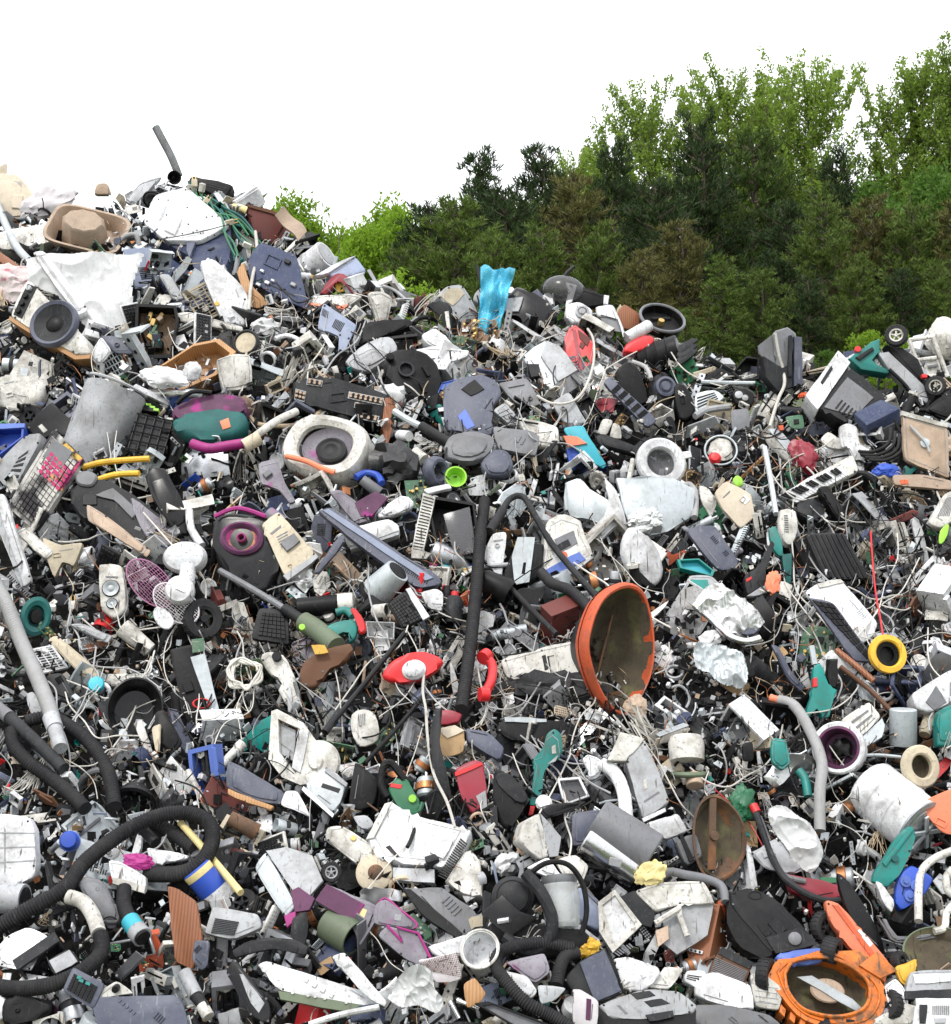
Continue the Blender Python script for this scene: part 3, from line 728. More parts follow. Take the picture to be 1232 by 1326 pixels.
b=B().prism(t.q(A1((690,690),(780,660),(980,800),(1050,900),(1075,965),(940,1000)),20),14,20,1);t.p('screen_frame',b,'navy')
poly('screen_panel','slim pale screen tilted against the sky beside the television','screen',A1((640,440),(720,345),(838,308),(700,462)),'lgrey',5,10,30,12,lm='tilted pale screen')
t=T('planter','tan square planter with a concrete plug inside','planter',113,298,14,0,38,34,(56,36),'tan planter')
sq2=lambda a,y:1/max(abs(math.cos(a))**2.6+abs(math.sin(a))**2.6,.01)**.385
sq=lambda a,y:1/max(abs(math.cos(a))**5+abs(math.sin(a))**5,.01)**.2
t.p('bowl',B().lathe([(36,24),(44,4),(49,2),(50,-3),(46,-3),(42,3),(36,18),(0,20)],n=48,sz=.74,fn=sq),'tan')
t.p('plug',B().lathe([(0,-16),(23,-16),(26,-13),(29,8),(30,20)],n=20,sz=.8,fn=lambda a,y:1+.04*math.cos(a*10)).xf((-4,0,0)),'concrete')
poly('cardboard_box','pale cream cardboard flap at the crest corner','cardboard',A1((-60,290),(90,300),(192,448),(182,540),(-60,560)),'paper',12,-15,12,16,lm='cream cardboard flap')
poly('cardboard_scrap','pointed scrap of cream card poking above the crest','cardboard',A1((-10,262),(36,238),(34,304),(-10,305)),'paper',3,0,0,6)
bag('lampshade','crumpled white fabric lampshade on the crest','lampshade',64,262,34,20,'pinkw',-20,seed=4,amp=.35,out=12,lm='crumpled white lampshade')
poly('box','small beige box standing on the crest behind the planter','box',A1((480,405),(500,345),(555,345),(575,405)),'tan',14,10,0,4)
poly('window_frame','silver rectangular frame leaning over the planter rim','frame',A1((560,405),(600,430),(695,570),(600,525)),'galv',5,0,20,22,hole=A1((580,435),(605,450),(670,550),(605,515)))
poly('tray','long white ledge under the tan planter','tray',A1((-20,600),(285,545),(300,640),(50,690),(-20,680)),'off',16,0,30,20,lm='long white ledge')
path('metal_leg','bent grey steel leg hanging at the picture edge','leg',[('metal_leg',[(-4,262,30),(8,292,36),(22,320,40),(38,338,34)],5,'galv',0)])
bag('insulation','fluffy pinkish white insulation wad beside the speaker','insulation',10,370,34,24,'pink',0,seed=9,amp=.6,fr=3,out=24,lm='pinkish insulation wad')
poly('shelf_board','brown veneered shelf board above the insulation','board',A1((-20,680),(140,800),(130,830),(-20,740)),'cherry',8,0,25,26)
cloth('plastic_sack','large white plastic sack draped above the loudspeaker','sack',A1((140,742),(250,722),(500,716),(745,722),(720,800),(690,900),(695,1000),(690,1080),(640,1172),(560,1165),(480,1130),(400,1040),(300,925),(150,862)),'plasticbag',0,22,40,11,.022,'white plastic sack',3)
c=A1((165,700),(222,690),(455,1000),(395,1030));t=crate('gutter_channel','long white channel strip lying across the white sack','channel',c,'clean',12,0,25,74,lm='white channel strip');sub(t,'groove',quad(c,.3,.06,.55,.95),'lgrey',1.5,-.8)
c=A1((140,838),(430,1130),(470,1225),(390,1230),(50,1030))
t=crate('loudspeaker','grey loudspeaker with a large blue-rimmed woofer','speaker',c,'off',46,-12,20,58,lm='blue-rimmed loudspeaker')
x,z=t.q(A1((285,1075)))[0]
wf=t.p('woofer',B().lathe([(32,1),(32,-5),(30,-8),(26,-6),(25,-3)],at=(x,0,z),n=40),'slate')
t.p('cone',B().lathe([(26,-6),(23,-4.5),(11,-1.5),(10,-1.2)],at=(x,0,z),n=36),'dgrey',wf);t.p('dust_cap',B().lathe([(12,-1.2),(9,-3.5),(5,-5),(0,-5.5)],at=(x,0,z),n=24),'black',wf)
c2=A1((143,862),(190,880),(112,1042),(68,1020));sub(t,'control_panel',c2,'dgrey',2,-1.2)
for i in range(4):
 x,z=t.q([lerp2(lerp2(c2[0],c2[1],.5),lerp2(c2[3],c2[2],.5),.14+.24*i)])[0];t.p('knob',B().cyl(3.6,5,(x,-3,z),n=12),'lgrey' if i==0 else 'black')
sub(t,'wood_edge',A1((50,1030),(390,1230),(470,1225),(462,1250),(385,1255),(45,1050)),'wood',44,2,.5)
poly('hinged_flap','dark blue hinged flap below the white sack','flap',A1((515,1130),(600,1132),(692,1226),(592,1222)),'slate',4,0,20,40,lm='blue hinged flap')
poly('wall_board','white board standing under the blue flap','board',A1((520,1130),(580,1210),(510,1290),(460,1240)),'clean',4,10,10,34)
c=A1((700,965),(905,975),(918,1050),(882,1245),(690,1250))
t=open_tray('television_chassis','opened black television chassis showing green electronics','television',c,'black',26,3,5,15,28,'opened black television chassis','pcbb',.12)
rr=random.Random(5)
for i in range(14):
 x,z=t.q([lerp2(lerp2(c[0],c[1],rr.uniform(.15,.8)),lerp2(c[4],c[3],rr.uniform(.15,.8)),rr.uniform(.12,.85))])[0]
 t.p('component',B().box(rr.uniform(4,12),rr.uniform(6,14),rr.uniform(4,12),(x,14,z),(0,rr.uniform(0,90),0)),rr.choice(['brass','black','pcb','black','tan','dgrey']))
c=A1((1030,770),(1075,740),(1110,745),(1250,880),(1275,950),(1260,1075),(1160,1050),(1130,1020))
t=poly('appliance_cover','rounded white cover with a yellow spot by the blue television','cover',c,'clean',14,5,20,40,3,3,lm='yellow-spotted white cover',solo=False);x,z=t.q(A1((1118,968)))[0];t.p('spot',B().cyl(3,1.5,(x,-.6,z),n=12),'yellow')
c=A1((900,1020),(960,1005),(1250,1085),(1250,1110),(915,1055));poly('trim_strip','long thin white strip below the spotted cover','strip',c,'off',6,0,20,30)
poly('telephone_base','pale keypad unit under the blue television','phone',A1((815,815),(870,810),(950,940),(890,945)),'lgrey',6,0,25,30)
c=A2((140,370),(330,430),(400,725),(105,590),(75,480))
t=poly('metal_panel','dark blue painted panel with wires and connectors','panel',c,'navy',5,-6,22,40,lm='dark blue panel',solo=False)
for a_ in((290,478,'black',5),(160,525,'clean',3),(185,585,'clean',4),(140,595,'clean',4),(320,595,'lgrey',4.5),(215,575,'clean',3)):
 x,z=t.q(A2(a_[:2]))[0];t.p('connector',B().box(a_[3]*1.6,4,a_[3],(x,-2,z),(0,30,0)),a_[2])
poly('curved_board','curved wooden panel behind the dark blue panel','board',A2((25,520),(60,470),(100,600),(200,690),(120,715),(70,660)),'wood',5,0,20,34)
c=A2((80,175),(210,215),(330,280),(255,398),(120,345));t=crate('cabinet','maroon wooden cabinet behind the dark blue panel','cabinet',c,'maroon',30,15,10,14,lm='maroon cabinet')
t.p('edge_strip',B().prism(t.q(A2((80,175),(215,208),(345,280),(330,292),(210,225),(85,190)),-2),3,-2,0),'brown')
t=T('fabric_strip','curled grey felt strip on the maroon cabinet','fabric',377,290,35,0,30,18,None);t.solo(B().grid(46,20,14,5,lambda u,v:(0,6*math.sin(u*5),-16*u*u+7),2.5),'tan')
path('tube','short yellow tube in front of the maroon cabinet','tube',[('tube',[(304,268,20),(318,272,24),(334,282,24)],5,'pale',0)],lm='short yellow tube')
path('pipe_stub','thin white bent pipe tangled in green wires','pipe',[('pipe_stub',[(331,300,40),(333,330,46),(326,365,46),(322,402,40)],2.2,'cable_white',0)])
rr=random.Random(17)
for i in range(9):
 a0=(244+i*7,235+i*6);pts=[a0]
 for k in range(4):pts.append((pts[-1][0]+rr.uniform(4,22),pts[-1][1]+rr.uniform(4,26)))
 path('cable',f'dark green cable, strand {["first", "second", "third", "fourth", "fifth", "sixth", "seventh", "eighth", "ninth"][i]} along the string running down from the peak','cable',[('cable',[(a,b_,38+rr.uniform(-4,6))for a,b_ in pts],1.5,'green' if i%3 else 'dteal',0)],group='green cables below the peak')
for i,(u,v)in enumerate(((252,238),(266,262),(298,288),(320,318),(318,345),(262,243))):
 t=T('plug',['cream plug highest on the green cables','cream plug low on the television side of the green cables','cream plug midway down the green cables','white plug near the dark blue panel top','white plug hanging over the dark blue panel','cream plug next to the black recorder'][i],'plug',u,v,40*i,20,20,44,group='plugs on the green cables');t.p('body',B().box(7,6,11),'cream' if i<3 else 'off');t.p('pin',B().cyl(.7,7,(-2,0,7),(90,0,0)).cyl(.7,7,(2,0,7),(90,0,0)),'brass')
t=cyl_thing('kettle','white cylinder kettle lying on the crest by the bright trees','kettle',400,341,40,17,'clean',-30,25,14,'white kettle',19,'lgrey',False);t.p('band',B().lathe([(17.5,-2),(18.5,-2),(18.5,2),(17.5,2)],n=28).xf((-8,17,0),(0,0,-90)),'lgrey')
c=A2((490,535),(640,440),(700,520),(560,560));t=crate('printer','blue-grey printer box on the crest behind the red tray','printer',c,'bgrey',26,20,35,14,lm='blue-grey printer');sub(t,'lid',A2((420,545),(570,465),(640,440),(500,530)),'clean',8,-3)
t=poly('tool_tray','red plastic tray with a raised handle bar','tray',A2((450,640),(530,532),(580,530),(665,640),(620,640),(565,565),(535,575),(500,640)),'dred',16,0,10,28,lm='red tray',solo=False);sub(t,'insert',A2((530,580),(575,575),(580,625),(540,630)),'yellow',4,8)
t=poly('pallet_board','orange-edged cream slab below the red tray','slab',A2((400,680),(420,650),(600,635),(680,650),(600,700),(560,730)),'off',8,0,25,28,solo=False);sub(t,'edge',A2((400,682),(560,700),(600,690),(590,720),(500,705),(410,695)),'coral',6,-2)
c=A2((470,680),(648,800),(610,870),(580,960),(545,945),(560,850),(440,820));t=poly('metal_plate','pale blue-grey plate with two vent grilles','plate',c,'bgrey',5,0,24,36,lm='blue-grey vented plate',solo=False)
slots(t,A2((535,765),(585,790),(560,835),(515,805)),7);slots(t,A2((470,710),(500,730),(495,765),(460,745)),5)
c=A2((610,900),(700,780),(910,765),(940,790),(840,835),(640,915));poly('car_tray','black sloping tray beside the vented plate','tray',c,'black',14,10,25,30,lm='black sloping tray')
c=A2((585,985),(700,890),(790,858),(830,870),(850,925),(770,990),(690,1035));poly('lid','pale grey rounded lid below the vented plate','lid',c,'lgrey',9,0,30,36,2,3,lm='pale grey lid')
c=A2((700,630),(770,622),(830,655),(800,800),(765,820));poly('cover_panel','white upright cover panel near the black sloping tray','panel',c,'off',8,15,10,28)
c=A2((990,700),(1050,670),(1115,680),(1140,880),(1110,890),(1085,740));t=crate('printer_frame','dark printer frame with white side strip on the crest','frame',c,'dgrey',20,-20,10,24,lm='dark printer frame');sub(t,'side_strip',A2((1095,730),(1115,725),(1135,870),(1120,885)),'off',3,-2)
c=A2((975,845),(1050,808),(1150,900),(1110,940),(1000,890));poly('box','white open box by the dark printer frame','box',c,'clean',22,5,32,34,lm='white open box')
c=A2((940,930),(1000,900),(1180,925),(1230,920),(1225,960),(1080,1000),(1000,965));poly('panel','wavy white strip above the black moulded cover','panel',c,'clean',8,0,28,32,2,dent=4)
t=poly('container','pale cream container tilted on the crest next to the blue plastic','container',A2((1055,650),(1110,595),(1190,590),(1232,660),(1310,830),(1240,870),(1150,740)),'lgrey',30,20,15,22,3,lm='pale cream container',solo=False);sub(t,'inside',A2((1075,650),(1115,610),(1180,605),(1200,640),(1140,700)),'cream',2,-1)
t=T('engine_cover','black round moulded cover with a central socket','cover',534,486,20,5,25,34,(34,30),'black moulded cover')
t.p('shell',B().prism([(-38,6),(-30,30),(0,36),(28,27),(38,0),(34,-28),(12,-36),(-20,-26),(-26,-10)],22,0,5,2,smooth=3).dent(4,.05,3),'black')
t.p('socket',B().lathe([(11,0),(11,-3),(8,-3),(8,3),(0,4)],n=20).xf((-10,-1,4)),'dgrey')
for a_,z_ in((15,12),(18,-12),(-2,-22)):t.p('rib',B().box(16,4,5,(a_,-1,z_),(0,30+a_,0)),'black')
t.p('lug',B().cyl(5,8,(-34,-2,12)),'black')
c=A2((320,1085),(500,1060),(835,1165),(780,1310),(335,1190))
t=crate('amplifier','grey stereo amplifier with wooden side and gold sockets','amplifier',c,'dgrey',70,10,22,40,lm='grey amplifier')
sub(t,'wood_side',A6((775,195),(790,60),(835,55),(848,120),(800,330)),'cherry',70,-2,.6)
for box in(A2((605,1140),(785,1175),(775,1212),(597,1175)),A2((635,1195),(718,1210),(712,1240),(630,1222)),A2((655,1245),(762,1268),(752,1300),(650,1280)),A2((330,1125),(385,1140),(375,1195),(322,1180)),A2((390,1070),(470,1085),(465,1115),(385,1105))):
 f_=t.p('socket_panel',B().prism(t.q(box,-1),1.4,-1,0,hole=t.q(quad(box,.05,.1,.95,.9),-1)),'lgrey')
 n_=7 if box[1][0]-box[0][0]>35 else 3;b=B()
 for i in range(n_):
  for jj in(.32,.7):
   x,z=t.q([quad(box,(i+.5)/n_,jj,1,1)[0]],-1)[0];b.cyl(1.9,4,(x,-2,z),n=9)
 t.p('socket',b,'tan',f_)
path('hose','cream hose looping down over the grey amplifier','hose',[('hose',A2((430,1035),(490,1080),(500,1150),(470,1230),(400,1290)),3.4,'cable_tan',0)],lm='cream looping hose')
path('hose','pale hose running beneath the grey amplifier corner','hose',[('hose',A6((95,160),(140,195),(230,205),(330,200),(430,160)),3,'cable_tan',0)])
t=T('gauge','round cream dial with a dark rim','dial',319,444,0,-15,15,40,(16,16),'round cream dial');t.p('face',B().cyl(15,3,n=32),'cream');t.p('rim',B().ring(15.5,2.2,ty=4),'dgrey')
poly('pot','white plastic pot beside the wooden tray','pot',A1((1110,1252),(1180,1228),(1290,1225),(1300,1390),(1150,1420)),'off',22,10,12,40,3,lm='white plastic pot')
c=A5((830,130),(1000,20),(1130,-5),(1215,60),(1115,180),(930,262),(740,205),(745,150))
t=open_tray('wooden_box','tan wooden box open toward the viewer','box',c,'wood',30,3,0,30,34,'tan wooden box','wood',.12);x,z=t.q(A5((1035,105)))[0];t.p('ring_mark',B().ring(11,1,(x,18,z),n=24),'brown')
bag('plastic_bag','crumpled clear white bag inside the tan wooden box','bag',*A5((850,195))[0],26,13,'plasticbag',8,out=52,seed=2,amp=.4);bag('foam_ball','white foam lump above the crumpled bag','foam',*A5((990,165))[0],11,13,'clean',20,out=56,seed=6,amp=.25)
# crest, centre
t=T('plastic_film','bright blue bubble film sheet standing on the crest','film',640,393,5,0,5,34,(18,36),'blue plastic film')
t.solo(B().grid(44,92,30,40,lambda u,v:((u-.5)*44*(-.42*(1-v)**.8)+5*v-4+2*noise.noise(Vector((u*2,v*5,7))),6*math.sin(u*11+v)*(1-.3*v)+9*noise.noise(Vector((u*3,v*4,1)))+4*noise.noise(Vector((u*9,v*6,3))),(v**3)*7*noise.noise(Vector((u*4,2,3)))),1.2),'cyan')
path('pole','thin grey pole standing behind the blue film','pole',[('pole',[(617,344,-6),(627,380,0)],2.2,'dgrey',0)])
c=A3((215,300),(250,180),(310,165),(480,280),(440,350),(270,400))
t=poly('vacuum_body','bulky black vacuum cover on the crest next to the blue film','vacuum',c,'gloss',30,0,22,22,7,3,lm='black vacuum cover',solo=False);sub(t,'grey_band',A3((225,225),(310,215),(285,290),(215,290)),'lgrey',6,-3);x,z=t.q(A3((262,357)))[0];t.p('inlet',B().lathe([(10,-6),(10,0),(7,-6),(6,2),(0,3)],at=(x,0,z),n=20),'black')
poly('appliance_cover','white curved cover peeking out behind the blue film','cover',A3((50,235),(60,195),(110,150),(100,260)),'lgrey',14,0,10,10)
t=T('dome_cover','clear dome lid on the crest','dome',731,375,10,0,10,12,None,'clear dome lid');t.p('dome',B().lathe([(28,6),(27,0),(22,-8),(12,-13),(0,-15)],n=32,sz=.7),'smoke');t.p('rim',B().ring(28,1.5,(0,6,0),sz=.7),'dgrey')
path('rod','dark rod sticking up behind the clear dome','rod',[('rod',[(728,362,0),(736,352,0),(744,345,0)],2.4,'dgrey',0)])
c=A3((560,150),(750,210),(740,250),(620,265),(540,225));t=crate('monitor','black flat monitor with white side trims on the crest','monitor',c,'black',14,0,15,20,lm='flat black monitor')
sub(t,'side_trim',A3((528,140),(585,155),(560,240),(525,265),(545,180)),'clean',8,-3);sub(t,'side_trim',A3((725,205),(752,210),(745,255),(722,250)),'clean',8,-3)
c=A3((530,250),(600,235),(670,280),(660,340),(560,350),(520,310));t=crate('washing_machine_part','white casing with a round dial below the flat monitor','casing',c,'clean',30,0,25,30,lm='white dial casing');x,z=t.q(A3((612,298)))[0];t.p('dial',B().lathe([(9,0),(9,-3),(6,-4),(6,-2),(4,-5),(0,-5)],at=(x,0,z),n=24),'lgrey')
c=A3((675,265),(770,250),(850,440),(825,430),(790,310),(690,320));t=crate('printer','white printer with dark slot beside the dial casing','printer',c,'clean',34,-15,20,32,lm='white slotted printer');sub(t,'slot',A3((700,320),(785,312),(815,400),(745,385)),'grey',3,3)
c=A3((795,290),(830,250),(945,335),(870,385),(815,375));poly('board','brown rust-coloured board standing on the crest','board',c,'cherry',5,10,10,20,lm='brown board')
t=T('bucket','black bucket with pale rim on the crest above the low right side','bucket',858,412,14,0,48,22,(28,26),'black bucket')
t.p('body',B().lathe([(22,46),(29,2),(30,0),(27,0),(26,10),(0,12)],n=36),'black');t.p('rim',B().ring(29,2,ty=2.4,arc=1),'grey');x=0;t.p('lamp',B().cyl(4,8,(0,8,2)),'brass')
path('bottle','white bottle lying in front of the brown board','bottle',[('bottle',[(812,438,40),(826,430,44),(840,422,44)],8,'clean',0)],lm='white bottle')
t=poly('hair_dryer','red moulded casing under the white bottle','casing',A3((825,500),(840,455),(930,410),(985,425),(960,480),(880,500)),'red',16,0,20,38,4,2,lm='red moulded casing')
t=cyl_thing('barrel','dark ribbed barrel below the black bucket','barrel',*A3((1000,520))[0],52,19,'black',-15,15,26,'dark ribbed barrel',21,'grey',False,bands=3)
for i in range(3):poly('slat',['dark slat on the crest beside the bucket, topmost of three','dark slat beside the bucket, middle of three','dark slat beside the bucket, lowest of three'][i],'slat',[(a,b_+i*7)for a,b_ in A3((1095,480),(1180,425),(1215,435),(1120,510))],'dgrey',5,0,30,22+i*4,group='dark slats beside the bucket')
c=A3((575,355),(620,395),(680,460),(665,540),(625,642),(510,505),(520,430),(540,380))
t=poly('toy_slide','bright red shield-shaped plastic cover below the monitor','cover',c,'red',7,-5,22,40,2,0,lm='red shield cover',solo=False);sub(t,'slot',A3((590,385),(655,430),(640,470),(600,430)),'maroon',2,-1.2);sub(t,'slot',A3((605,445),(630,460),(615,485),(598,470)),'maroon',2,-1.2);sub(t,'ridge',A3((560,380),(580,385),(620,600),(600,590)),'dred',2.5,-2)
c=A3((300,520),(430,430),(590,590),(470,700),(380,640));t=crate('printer_chassis','silver printer chassis with loose wires below the red shield','chassis',c,'galv',40,0,30,34,lm='silver printer chassis')
sub(t,'cover_plate',A3((430,440),(500,470),(590,590),(490,650),(400,520)),'lgrey',5,-4);sub(t,'motor_block',A3((330,560),(390,560),(400,620),(350,630)),'dgrey',10,-6);sub(t,'inner_frame',A3((430,700),(560,600),(620,660),(500,740)),'grey',22,-2)
path('cable','white cable arcing below the red shield cover','cable',[('cable',[(a,b_,52)for a,b_ in A3((380,725),(460,765),(560,755),(625,690),(670,560),(670,440),(640,380))],1.7,'cable_white',0)])
c=A3((175,660),(330,630),(410,780),(280,770));poly('laptop','grey open flat case near the dark guitar-shaped board','laptop',c,'grey',8,-10,25,34,lm='grey flat case')
c=A3((455,760),(545,700),(640,865),(520,865));poly('side_panel','grey side panel below the silver printer chassis','panel',c,'lgrey',8,0,20,30);c=A3((580,760),(650,720),(720,820),(650,880));open_tray('cassette_frame','black slotted cassette frame beside the grey side panel','frame',c,'black',12,3,0,20,34,None,'dgrey',.12)
c=A3((720,655),(755,620),(1000,850),(950,890));t=poly('vent_strip','long blue perforated strip slanting down','strip',c,'slate',6,0,25,42,lm='blue perforated strip',solo=False);t.p('perforation',keys(t,quad(c,.06,.15,.94,.85),26,5,.45,-.8,1.4),'black')
c=A3((790,590),(840,545),(900,570),(960,760),(900,770),(800,720));t=crate('bin','black tapered bin above the perforated strip','bin',c,'black',30,8,15,28,lm='black tapered bin');path('handle','pale bent handle beside the black tapered bin','handle',[('handle',[(a,b_,42)for a,b_ in A3((870,550),(940,580),(968,640))],3,'cable_grey',0)])
t=T('wheel_unit','purple-blue round wheel unit on a dark vacuum','wheel',*A3((1040,680))[0],0,10,10,34,(22,24),'purple-blue wheel');t.p('disc',B().lathe([(13,8),(13,-4),(10,-5),(8,-2),(5,-5),(0,-5)],n=28),'slate');t.p('casing',B().blob(24,18,30,(2,20,-12),seed=3,amp=.25),'black')
poly('cover','black looped cover beside the purple-blue wheel','cover',A3((1085,680),(1140,665),(1190,760),(1180,830),(1110,840)),'black',20,0,15,30,3,2)
c=A3((-20,640),(90,615),(170,650),(195,720),(140,800),(155,860),(140,925),(20,905),(-80,900),(-100,800),(-95,680))
t=poly('moulded_base','dark blue-grey peanut-shaped plastic base','base',c,'slate',9,0,28,44,3,3,lm='peanut-shaped base',solo=False);sub(t,'recess',A3((-10,690),(60,640),(110,690),(40,725)),'black',3,-1.5);sub(t,'paint_mark',A3((-30,830),(10,790),(60,880),(20,900)),'peri',1.2,-.8)
c=A3((-95,985),(-60,925),(40,910),(140,925),(160,975),(110,1040),(20,1060),(-80,1040));t=poly('floor_nozzle','grey rounded floor nozzle below the peanut-shaped base','nozzle',c,'grey',12,0,30,58,3,3,lm='grey floor nozzle')
c=A3((90,1070),(160,1000),(230,1010),(258,1080),(220,1130),(130,1130));poly('shoe_cover','slate blue rounded pad touching the grey nozzle','pad',c,'slate',14,0,28,48,4,3,lm='slate blue pad')
path('vacuum_tube','chrome vacuum tube with black joint above the ribbed bin bag','tube',[('tube',[(a,b_,42)for a,b_ in A6((840,130),(920,180),(985,212))],4.5,'galv',0),('joint',[(a,b_,44)for a,b_ in A6((975,205),(1050,250),(1120,290),(1200,335))],6.5,'rubber',0)],lm='chrome vacuum tube')
keyboard('pale grey keyboard beneath the grey flat case',A3((150,800),(215,755),(320,890),(250,885)),'lgrey','lgrey',9,5,lm='pale grey keyboard')
c=A3((150,880),(350,905),(395,930),(375,1035),(180,1000));poly('scanner_lid','grey scanner lid below the pale keyboard','lid',c,'grey',7,0,28,38,lm='grey scanner lid')
c=A3((280,830),(490,880),(500,980),(390,985),(310,900));t=crate('printer','white boxy printer beside the pale keyboard','printer',c,'off',34,5,30,30,lm='white boxy printer')
t=poly('tarpaulin','bright blue curved plastic sheet with blue crate under it','plastic sheet',A3((510,890),(620,875),(660,960),(740,1080),(720,1100),(600,1020)),'aqua',5,0,20,36,lm='bright blue sheet',solo=False);sub(t,'red_patch',A3((515,930),(590,935),(640,970),(540,985)),'coral',3,-3);sub(t,'crate',A3((530,1000),(620,980),(740,1090),(560,1110)),'blue',20,6)
c=A3((680,930),(720,920),(905,990),(890,1030),(700,980));poly('battery_bar','black bar above the large white ring','bar',c,'dgrey',10,0,22,40)
for i,cc in enumerate((A3((690,920),(720,840),(775,850),(740,930)),A3((755,940),(775,860),(810,880),(820,950)))):poly('tile',['cream tile leaning by the black bar, first of two','cream tile by the black bar, nearer the white ring'][i],'tile',cc,'off',5,10,15,36)
t=T('porthole_ring','large white round door ring','ring',*A3((1018,1068))[0],0,12,18,62,(30,30),'large white ring')
t.p('ring',B().lathe([(18,3),(18,-1),(20,-4),(29,-5),(32,-2),(32,4)],n=48),'clean');t.p('glass',B().lathe([(18,3),(12,9),(0,11)],n=32),'smoke');t.p('hinge',B().box(14,5,9,(34,1,10),(0,-10,0)),'clean');t.p('latch',B().box(12,5,9,(26,1,-30),(0,40,0)),'clean')
c=A7((520,20),(600,10),(760,120),(720,250),(610,200),(520,170));poly('sheet_metal','pale grey bent metal sheet below the blue crate','sheet metal',c,'galv',6,-10,20,34,dent=6,lm='bent metal sheet')
c=A7((780,-10),(1100,-10),(1195,60),(1175,205),(980,300),(860,240));poly('sheet_metal','large grey metal panel under the white ring','sheet metal',c,'galv',8,5,22,38,dent=4,lm='large grey metal panel')
c=A7((720,-20),(790,60),(850,240),(790,230),(700,330),(680,290),(760,100));poly('trim_frame','bent white frame piece hanging over the metal sheet','frame',c,'clean',12,0,20,48,lm='bent white frame')
path('hose','short grey hose curling beside the large white ring','hose',[('hose',[(a,b_,46)for a,b_ in A7((1110,60),(1160,30),(1195,80),(1190,200))],4.2,'cable_grey',0)])
c=A7((850,190),(960,165),(1010,190),(960,275),(900,240));bag('plastic_bag','crumpled transparent bag on the grey metal panel','bag',*centre(c),19,14,'foil',0,out=50,seed=8,amp=.5)
t=T('iron','white clothes iron with black heel above the orange hood','iron',832,722,62,0,25,52,(24,34),'white iron')
t.p('body',B().prism([(-40,8),(-20,22),(18,24),(36,12),(38,-6),(18,-20),(-18,-18)],18,0,6,3,smooth=3),'clean');t.p('heel',B().prism([(4,-16),(24,-22),(40,-12),(40,-2),(26,-12)],20,-3,2,2),'black')
c=A7((930,550),(1060,375),(870,250),(850,270),(985,390));poly('frame_panel','white triangular plastic frame behind the iron','frame',c,'off',8,0,20,36)
c=A7((430,215),(500,175),(610,210),(620,280),(680,400),(560,480),(440,540),(400,480))
t=crate('fax_machine','white desktop machine with blue label panel','fax machine',c,'off',36,8,28,36,lm='blue-panelled white machine');sub(t,'blue_panel',A7((420,470),(600,375),(632,415),(445,515)),'peri',2,-1.5);sub(t,'display',A7((475,345),(540,310),(555,340),(490,375)),'dgrey',3,-2);sub(t,'grey_edge',A7((445,525),(640,420),(680,400),(560,485),(450,545)),'lgrey',6,-2);x,z=t.q(A7((515,397)))[0];t.p('button',B().cyl(5,3,(x,-2,z),n=14),'orange');sub(t,'keypad_strip',A7((470,310),(570,265),(590,330),(500,380)),'grey',4,-1)
c=A7((250,400),(280,300),(370,300),(340,530),(265,545));t=crate('laser_cartridge','black box with silver slotted bracket beside the white machine','cartridge',A7((215,480),(270,330),(420,330),(400,480),(330,545),(210,540)),'black',30,0,20,34,lm='silver slotted bracket box');sub(t,'bracket',c,'galv',4,-3,hole=A7((310,430),(325,430),(318,490),(300,490)))
c=A7((100,400),(150,280),(225,270),(200,500),(170,490));poly('panel','white upright panel beside the black ribbed hose','panel',c,'clean',8,0,15,32,lm='white upright panel')
c=A7((300,560),(430,560),(380,660),(250,590));t=poly('grille_plate','black slotted plate below the silver bracket box','plate',c,'dgrey',6,0,25,34,solo=False);slots(t,quad(c,.05,.1,.95,.9),14,'black')
t=T('mower_hood','orange-rimmed hood lying on its side with muddy inside','mower',802,842,0,30,4,60,(54,86),'orange-rimmed hood')
hp=[(821,757),(838,764),(847,785),(850,829),(843,869),(822,902),(799,922),(780,905),(766,877),(754,839),(760,812),(776,782),(800,764)];pear0=polar(hp,(802,842),1.05);pear=lambda a,y=0:.62*pear0(a)+.38/math.sqrt((math.cos(a)/54)**2+(math.sin(a)/83)**2);hn=lambda pr:[(a/80,b_)for a,b_ in pr]
t.p('rim',B().lathe(hn([(75,18),(79,13),(81,4),(80,-4),(77,-7),(74,-6),(73,0),(71,10)]),n=72,fn=pear),'orange')
t.p('inner_bowl',B().lathe(hn([(74,-5),(70,10),(58,30),(34,46),(0,49)]),n=64,fn=pear).dent(2.5,.06,1),'mud')
t.p('hub',B().lathe([(15,47),(13,41),(7,39),(0,38)],n=24,sx=.7,fn=lambda a,y:1+.18*math.cos(a*9)),'mud');t.p('blade',B().box(3,2.5,92,(0,34,0),(0,20,0)),'rust')
t.p('outer_body',B().lathe(hn([(72,14),(62,34),(48,62),(30,70),(0,72)]),n=56,fn=pear),'dgrey');t.p('band',B().lathe(hn([(80,14),(75,24),(70,27),(70,22)]),n=64,fn=pear),'orange')
path('mower_handle','bent grey mower handle running to the orange-rimmed hood','handle',[('tube',[(a,b_,56)for a,b_ in A7((135,270),(180,200),(240,105),(310,95),(370,190),(460,340),(600,510),(725,650))],4.2,'dgrey',0),('sleeve',[(a,b_,57)for a,b_ in A7((135,270),(170,215),(205,160))],6,'rubber',0)],lm='bent mower handle')
path('pole','straight dark pole slanting toward the orange-rimmed hood','pole',[('pole',[(a,b_,48)for a,b_ in A7((185,500),(330,650),(480,800))],3.6,'rubber',0)])
path('hose','thick black pipe elbow between the handle and orange hood','hose',[('hose',[(a,b_,50)for a,b_ in A7((400,480),(460,540),(560,580),(670,690))],7,'rubber',0)],lm='black pipe elbow')
